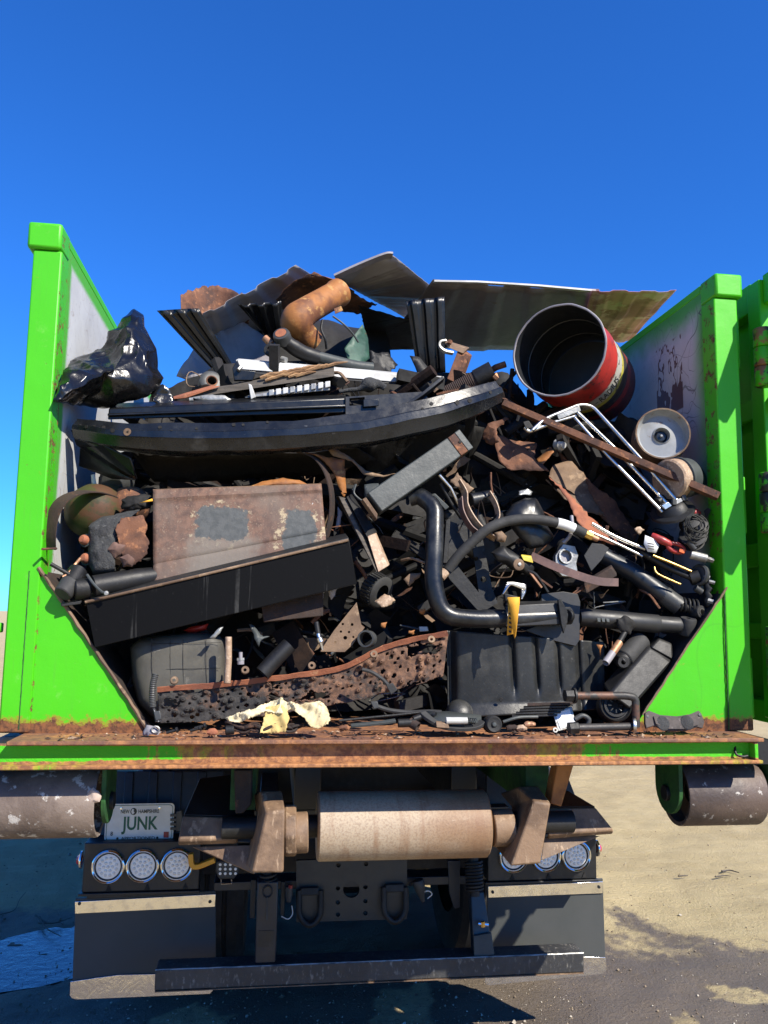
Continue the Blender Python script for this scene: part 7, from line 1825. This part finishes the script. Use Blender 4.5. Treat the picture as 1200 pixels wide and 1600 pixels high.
# middle, in front of the dark: holed sheet, ring, tyre piece
ol = G((500, 1018, .05), (522, 985, .06), (556, 943, .10), (564, 978, .09), (570, 982, .08), (552, 1008, .05), (540, 1019, .045))
one('perforated_strip', MB().holed(ol, [pcirc(x, y, .06, r_, 8) for x, y, r_ in ((536, 975, 2), (551, 976, 2.4), (546, 988, 2), (533, 987, 2), (540, 997, 3.2), (553, 996, 1.8), (524, 1004, 2))], .003), 'rust_pale', 'tan perforated strip twisted in the middle above the dimpled plate', 'metal strip')
one('pipe_collar', MB().lathe([(.022, 0), (.027, 0), (.028, -.003), (.028, -.05), (.022, -.05), (.022, 0)], P(571, 998, .02), V(-.35, -1, .05), 28).noise(.0012, 50), 'grey_plastic', 'grey open pipe collar above the dimpled plate', 'collar')
ty = root('tyre_scrap', 'small tyre tread piece under the bent strip', 'tyre piece', P(580, 930, .12))
MB().lathe([(.03, -.03), (.05, -.03), (.058, -.024), (.058, .024), (.05, .03), (.03, .03)], P(588, 922, .16), V(.6, -.6, -.35), 30).build('tread', 'rubber_grey', ty)
for k in range(30):
    an = R(k * 12); ax3 = V(.6, -.6, -.35).normalized(); uu = ax3.cross(V(0, 0, 1)).normalized(); ww = ax3.cross(uu); c = P(588, 922, .16) + (uu * math.cos(an) + ww * math.sin(an)) * .059
    MB().tube([c - ax3 * .022, c + ax3 * .022 + uu * .003], .0022, 4).build('tread_rib', 'rubber', ty)
tsheet([(585, 940, .09), (600, 928, .09), (608, 930, .09), (618, 938, .08), (605, 948, .08), (596, 950, .08)], 'rust_tan', 'small tan rusty flap right of the tyre piece', 91, .004, 20, .010, .003)
tsheet([(630, 905, .08), (640, 896, .08), (657, 894, .08), (656, 902, .08), (640, 916, .08)], 'rust_pale', 'little rusty fold left of the bent pipe', 92, .004, 20, .010, .002)
for (x, y, sd, lab) in ((600, 976, 93, 'rust chip in the dark above the pipe collar'), (643, 988, 94, 'rust chip near the bent pipe elbow'), (660, 955, 95, 'rust chip halfway up beside the bent pipe')):
    one('rust_chip', torn([(x - 4, y - 3, .06), (x + 5, y - 4, .06), (x + 2, y + 5, .06), (x - 5, y + 2, .06)], .003, 30, .001, sd, .008, .002), 'rust_orange', lab, 'rust chip', 'rust chips', solid=.002)
cl_ = root('cable_plug', 'grey wire with a white plug in the dark right of centre', 'cable', P(640, 985, .1))
MB().tube(crom(G((625, 977, .1), (640, 980, .09), (655, 983, .08)), 5), .003, 6).build('wire', 'grey_plastic', cl_)
MB().plate(G((655, 979, .07), (668, 979, .07), (670, 986, .07), (656, 987, .07)), .01).build('plug', 'white_paint', cl_, bevel=.002)
gl_ = root('silver_injector', 'bright threaded fitting with black cap pointing down, left of the perforated strip', 'fitting', P(500, 1015, .03))
MB().tube(G((494, 972, .05), (497, 990, .045)), .009, 14).build('cap', 'black_plastic', gl_)
MB().tube(G((497, 990, .045), (498, 996, .043), (498.5, 997, .043), (501, 1003, .042), (501.5, 1004, .042), (504, 1016, .04)), [.007, .007, .011, .011, .007, .003], 14).build('stem', 'chrome', gl_)
tor = [((505, 905), (520, 900), (524, 910), (508, 918)), ((512, 922), (530, 916), (524, 930), (516, 938)), ((498, 930), (508, 922), (504, 945), (494, 950))]
for k, q in enumerate(tor):
    one('bright_shred', torn([(x, y, .06 + .01 * k) for x, y in q], .005, 30, .001, 100 + k, .008, .002), 'galvanised', ['pale crumpled shred at the end corner of the black channel', 'bright shred below the channel end corner', 'thin bright shred left of the one below the corner'][k], 'metal scrap', 'bright shreds by the channel end', solid=.0015)
# wires with plugs on the dimpled plate and on the sill
w1 = root('cut_wire', 'black wire with a square plug lying over the dimpled plate', 'wire', P(605, 1080, -.03))
MB().tube(crom(G((566, 1046, -.03), (580, 1050, -.035), (596, 1060, -.04), (606, 1070, -.045)), 6), .006, 8).build('wire', 'rubber_grey', w1)
MB().hexa(G((603, 1070, -.05), (614, 1067, -.05), (621, 1078, -.05), (611, 1086, -.05)), G((603, 1070, -.03), (614, 1067, -.03), (621, 1078, -.03), (611, 1086, -.03))).build('plug', 'rubber_grey', w1, bevel=.002)
w2 = root('cut_wire', 'dark cable with a flat plug in the gap under the dimpled plate', 'wire', P(600, 1115, -.02))
MB().tube(crom(G((590, 1104, -.03), (610, 1110, -.03), (640, 1113, -.03), (670, 1112, -.04), (690, 1113, -.05)), 6), .007, 8).build('cable', 'rubber_grey', w2)
MB().hexa(G((579, 1096, -.04), (590, 1096, -.04), (592, 1106, -.04), (584, 1108, -.04)), G((579, 1096, -.02), (590, 1096, -.02), (592, 1106, -.02), (584, 1108, -.02))).build('plug', 'grey_plastic', w2, bevel=.002)
w3 = root('brake_line', 'thin dark rod lying along the sill in the middle', 'rod', P(590, 1128, -.07))
MB().tube(crom(G((530, 1126, -.06), (580, 1121, -.06), (630, 1116, -.06), (655, 1113, -.06)), 6), .004, 8).build('rod', 'black_steel', w3)
one('flat_strip', MB().sweep(BOXP(.008, .004), crom(G((548, 1134, -.085), (590, 1130, -.085), (618, 1126, -.085)), 5), V(0, -.3, 1)), 'grey_steel', 'grey flat strip lying on the sill left of the pipe stubs', 'metal strip', bevel=.001)
ps = root('pipe_tee', 'dark pipe tee lying on the sill in the middle', 'pipe tee', P(645, 1140, -.09))
MB().tube(G((622, 1130, -.09), (648, 1129, -.09)), .013, 16, wall=.003).build('branch', 'black_steel', ps)
MB().tube(G((640, 1128, -.085), (653, 1136, -.10)), .015, 18, wall=.003).build('mouth', 'rust_dark', ps)
MB().tube(G((660, 1119, -.08), (646, 1124, -.085)), .011, 12).build('stub', 'black_plastic', ps)
# brake shoe assembly with small hub
bk = root('brake_shoe', 'curved grey brake shoe assembly with a white sleeve lying on the sill', 'brake shoe', P(720, 1142, -.08))
MB().sweep(BOXP(.012, .006), crom(G((660, 1114, -.08), (672, 1124, -.10), (690, 1134, -.11), (715, 1138, -.115), (742, 1136, -.11), (755, 1128, -.10)), 6), V(0, -.3, 1)).build('shoe_arc', 'rubber_grey', bk, bevel=.002)
MB().add(G((665, 1112, -.05), (700, 1112, -.04), (752, 1118, -.05), (752, 1128, -.10), (720, 1134, -.11), (690, 1130, -.11), (672, 1122, -.09)), [list(range(7))]).build('web_plate', 'grey_steel', bk, solid=.004)
MB().tube(G((697, 1126, -.125), (730, 1126, -.125)), .0105, 18).build('white_sleeve', 'white_paint', bk, smooth=50)
MB().tube(spiral(P(730, 1126, -.125), P(744, 1127, -.12), .008, 5), .0018, 5).build('spring', 'grey_steel', bk)
MB().hexa(G((681, 1128, -.13), (700, 1130, -.13), (702, 1138, -.135), (682, 1137, -.135)), G((681, 1126, -.10), (700, 1128, -.10), (702, 1136, -.10), (682, 1135, -.10))).build('clip', 'rust_pale', bk, bevel=.002)
MB().tube(G((676, 1116, -.08), (680, 1118, -.085)), .011, 12).build('pivot', 'black_steel', bk)
rb = root('rubber_roller', 'small black roller with bolt centre standing on the sill', 'roller', P(772, 1145, -.10))
MB().lathe([(0, .004), (.008, .003), (.010, 0), (.016, 0), (.022, .002), (.027, -.003), (.0275, -.012), (.025, -.016), (.0275, -.02), (.0275, -.034), (.02, -.036), (0, -.036)], P(772, 1132, -.12), V(.05, -1, .1), 36).build('roller', 'rubber', rb, smooth=45)
MB().lathe([(0, .007), (.006, .006), (.008, .001)], P(772, 1132, -.12), V(.05, -1, .1), 10).build('bolt', 'grey_steel', rb)
MB().lathe([(.018, -.017), (.0265, -.017), (.027, -.015)], P(772, 1132, -.12), V(.05, -1, .1), 30).build('brass_ring', 'rust_pale', rb)
lv = root('leaf_stack', 'stack of thin dark leaves lying behind the white-labelled module', 'leaf stack', P(840, 1115, -.02))
for k in range(5): MB().hexa(G((800 + k * 6, 1118 - k * 4.4, -.06), (870 + k * 5, 1116 - k * 4.4, -.05), (870 + k * 5, 1119 - k * 4.4, -.05), (800 + k * 6, 1121 - k * 4.4, -.06)), G((800 + k * 6, 1116 - k * 4.4, .0), (880 + k * 5, 1114 - k * 4.4, .0), (880 + k * 5, 1117 - k * 4.4, .0), (800 + k * 6, 1119 - k * 4.4, .0))).build('leaf', 'black_steel' if k < 4 else 'rust_dark', lv, bevel=.001)
one('grey_bar_bit', MB().tube(crom(G((786, 1128, -.1), (810, 1121, -.1), (840, 1120, -.09)), 5), .005, 8), 'grey_steel', 'thin grey bar bit right of the small roller', 'rod')
for (x, y, m2, lab, sd) in ((800, 1137, 'rust_dark', 'brown clip right of the small roller', 1), (828, 1132, 'copper', 'coppery stub in front of the leaf stack', 2), (815, 1138, 'rust_tan', 'tan scrap between the clip and the stub', 3), (538, 1138, 'rust', 'rust flake left of the flat strip', 4), (332, 1144, 'brick_rust', 'orange flake left of the rag', 5)):
    one('scrap_bit', MB().tube(crom(G((x - 8, y + 1, -.11), (x, y - 1, -.11), (x + 8, y, -.11)), 3), [.006, .008, .009, .008, .009, .007, .005], 8).noise(.003, 60, sd), m2, lab, 'scrap bit', 'bits on the sill')
for (x, y, lab) in ((305, 1140, 'small dark bolt on the sill left of the chain'), (268, 1143, 'tiny bent bolt near the foil knot'), (312, 1136, 'thin leaning screw by the dark bolt')):
    o = root('loose_screw', lab, 'bolt', P(x, y + 4, -.10), 'loose bolts on the left sill')
    MB().tube(G((x - 8, y + 2, -.10), (x + 7, y - 2, -.10)), .0045, 8).build('shank', 'black_steel', o); MB().tube(G((x + 7, y - 2, -.10), (x + 10, y - 3, -.10)), .009, 6).build('head', 'black_steel', o)
one('black_coupling', MB().tube(G((352, 1141, -.10), (366, 1140, -.10)), .014, 16), 'black_steel', 'short black coupling on the sill left of the rag', 'coupling', bevel=.003, smooth=50)
# chain
ch = root('rusty_chain', 'rusty chain lying on the sill under the cream rag', 'chain', P(420, 1142, -.09))
cp_ = crom(G((362, 1132, -.09), (380, 1139, -.10), (398, 1136, -.11), (415, 1140, -.12), (432, 1134, -.11), (450, 1138, -.12), (470, 1134, -.11)), 5)
for k in range(0, len(cp_) - 1, 2):
    a = cp_[k]; t_ = (cp_[min(k + 1, len(cp_) - 1)] - a).normalized(); s_ = V(0, .5, 1) if (k // 2) % 2 else V(0, 1, -.5); s_ = (s_ - t_ * s_.dot(t_)).normalized()
    MB().tube([a + t_ * (math.cos(R(q)) * .020) + s_ * (math.sin(R(q)) * .011) for q in range(0, 360, 30)], .0045, 6, closed=True).build('link', 'rust_dark', ch)
# cream rag / glove
rgx = root('cream_rag', 'cream work rag with stained yellow patch draped over the chain on the sill', 'rag', P(440, 1142, -.10))
def cloth(pts, amp, seed, res=.005):
    mb = torn(pts, .0, 1, .001, seed, res, .002)
    for i, p in enumerate(mb.v):
        q = p * 15 + V(seed, 0, 0) + mnoise.noise_vector(p * 12) * .6
        r1 = 1 - abs(mnoise.noise(V(q.x + q.z * .9, 0, q.z * .4 - q.x * .3))) * 2.4; r2 = 1 - abs(mnoise.noise(V(q.x * 2.6 - q.z * 2, 1, q.z * 2.2))) * 2.2; r3 = 1 - abs(mnoise.noise(q * 5)) * 2
        mb.v[i] = p + V(0, -1, .4) * (amp * (1.2 * r1 + .6 * r2 + .18 * r3))
    return mb
cloth([(352, 1124, -.08), (372, 1116, -.09), (398, 1110, -.10), (425, 1095, -.08), (440, 1093, -.08), (450, 1100, -.09), (458, 1108, -.10), (440, 1118, -.11), (415, 1112, -.11), (396, 1122, -.11), (372, 1130, -.10), (358, 1130, -.09)], .012, 3).build('rag_edge', 'cloth_cream', rgx, solid=.002, smooth=70)
mat('cloth_yellow', (.56, .42, .16), (.46, .33, .12), 8, c3=(.24, .15, .06), s3=26, t3=(.58, .68), r=.95, bump=.5, bs=220, bd=.002)
cloth([(415, 1106, -.105), (440, 1102, -.105), (448, 1110, -.11), (452, 1125, -.12), (446, 1144, -.13), (428, 1146, -.13), (406, 1147, -.13), (412, 1125, -.12)], .006, 5).build('stained_patch', 'cloth_yellow', rgx, solid=.002, smooth=70)
cloth([(446, 1098, -.09), (470, 1102, -.10), (500, 1098, -.10), (510, 1104, -.10), (516, 1125, -.11), (512, 1134, -.12), (496, 1141, -.13), (484, 1136, -.13), (470, 1120, -.12), (455, 1110, -.11)], .014, 7).build('rag_edge', 'cloth_cream', rgx, solid=.002, smooth=70)

# small debris along the sill: rust flakes nobody could count
rnd = random.Random(77); mb = MB()
for k in range(420):
    x = rnd.uniform(-1.05, 1.08); y = rnd.uniform(-.15, .03); s_ = rnd.uniform(.002, .008); c = V(x, y, ZF + s_ * .3)
    d = Vector((rnd.uniform(-1, 1), rnd.uniform(-1, 1), rnd.uniform(-.2, .3))).normalized() * s_ * rnd.uniform(1, 2.4); e = Vector((-d.y, d.x, rnd.uniform(-.3, .3) * s_)) * .5
    mb.cur = rnd.choice([0, 0, 0, 1, 2]); mb.add([c - d, c + e, c + d, c - e, c + V(0, 0, s_ * .7)], [(0, 1, 4), (1, 2, 4), (2, 3, 4), (3, 0, 4), (0, 3, 2, 1)])
o = mb.build('rust_flakes', ['rust', 'rust_dark', 'rust_tan'], smooth=0)
o['kind'] = 'stuff'; o['label'] = 'loose rust flakes and grit scattered along the sill'; o['category'] = 'debris'

for o in bpy.data.objects:
    if '_o' in o: del o['_o']
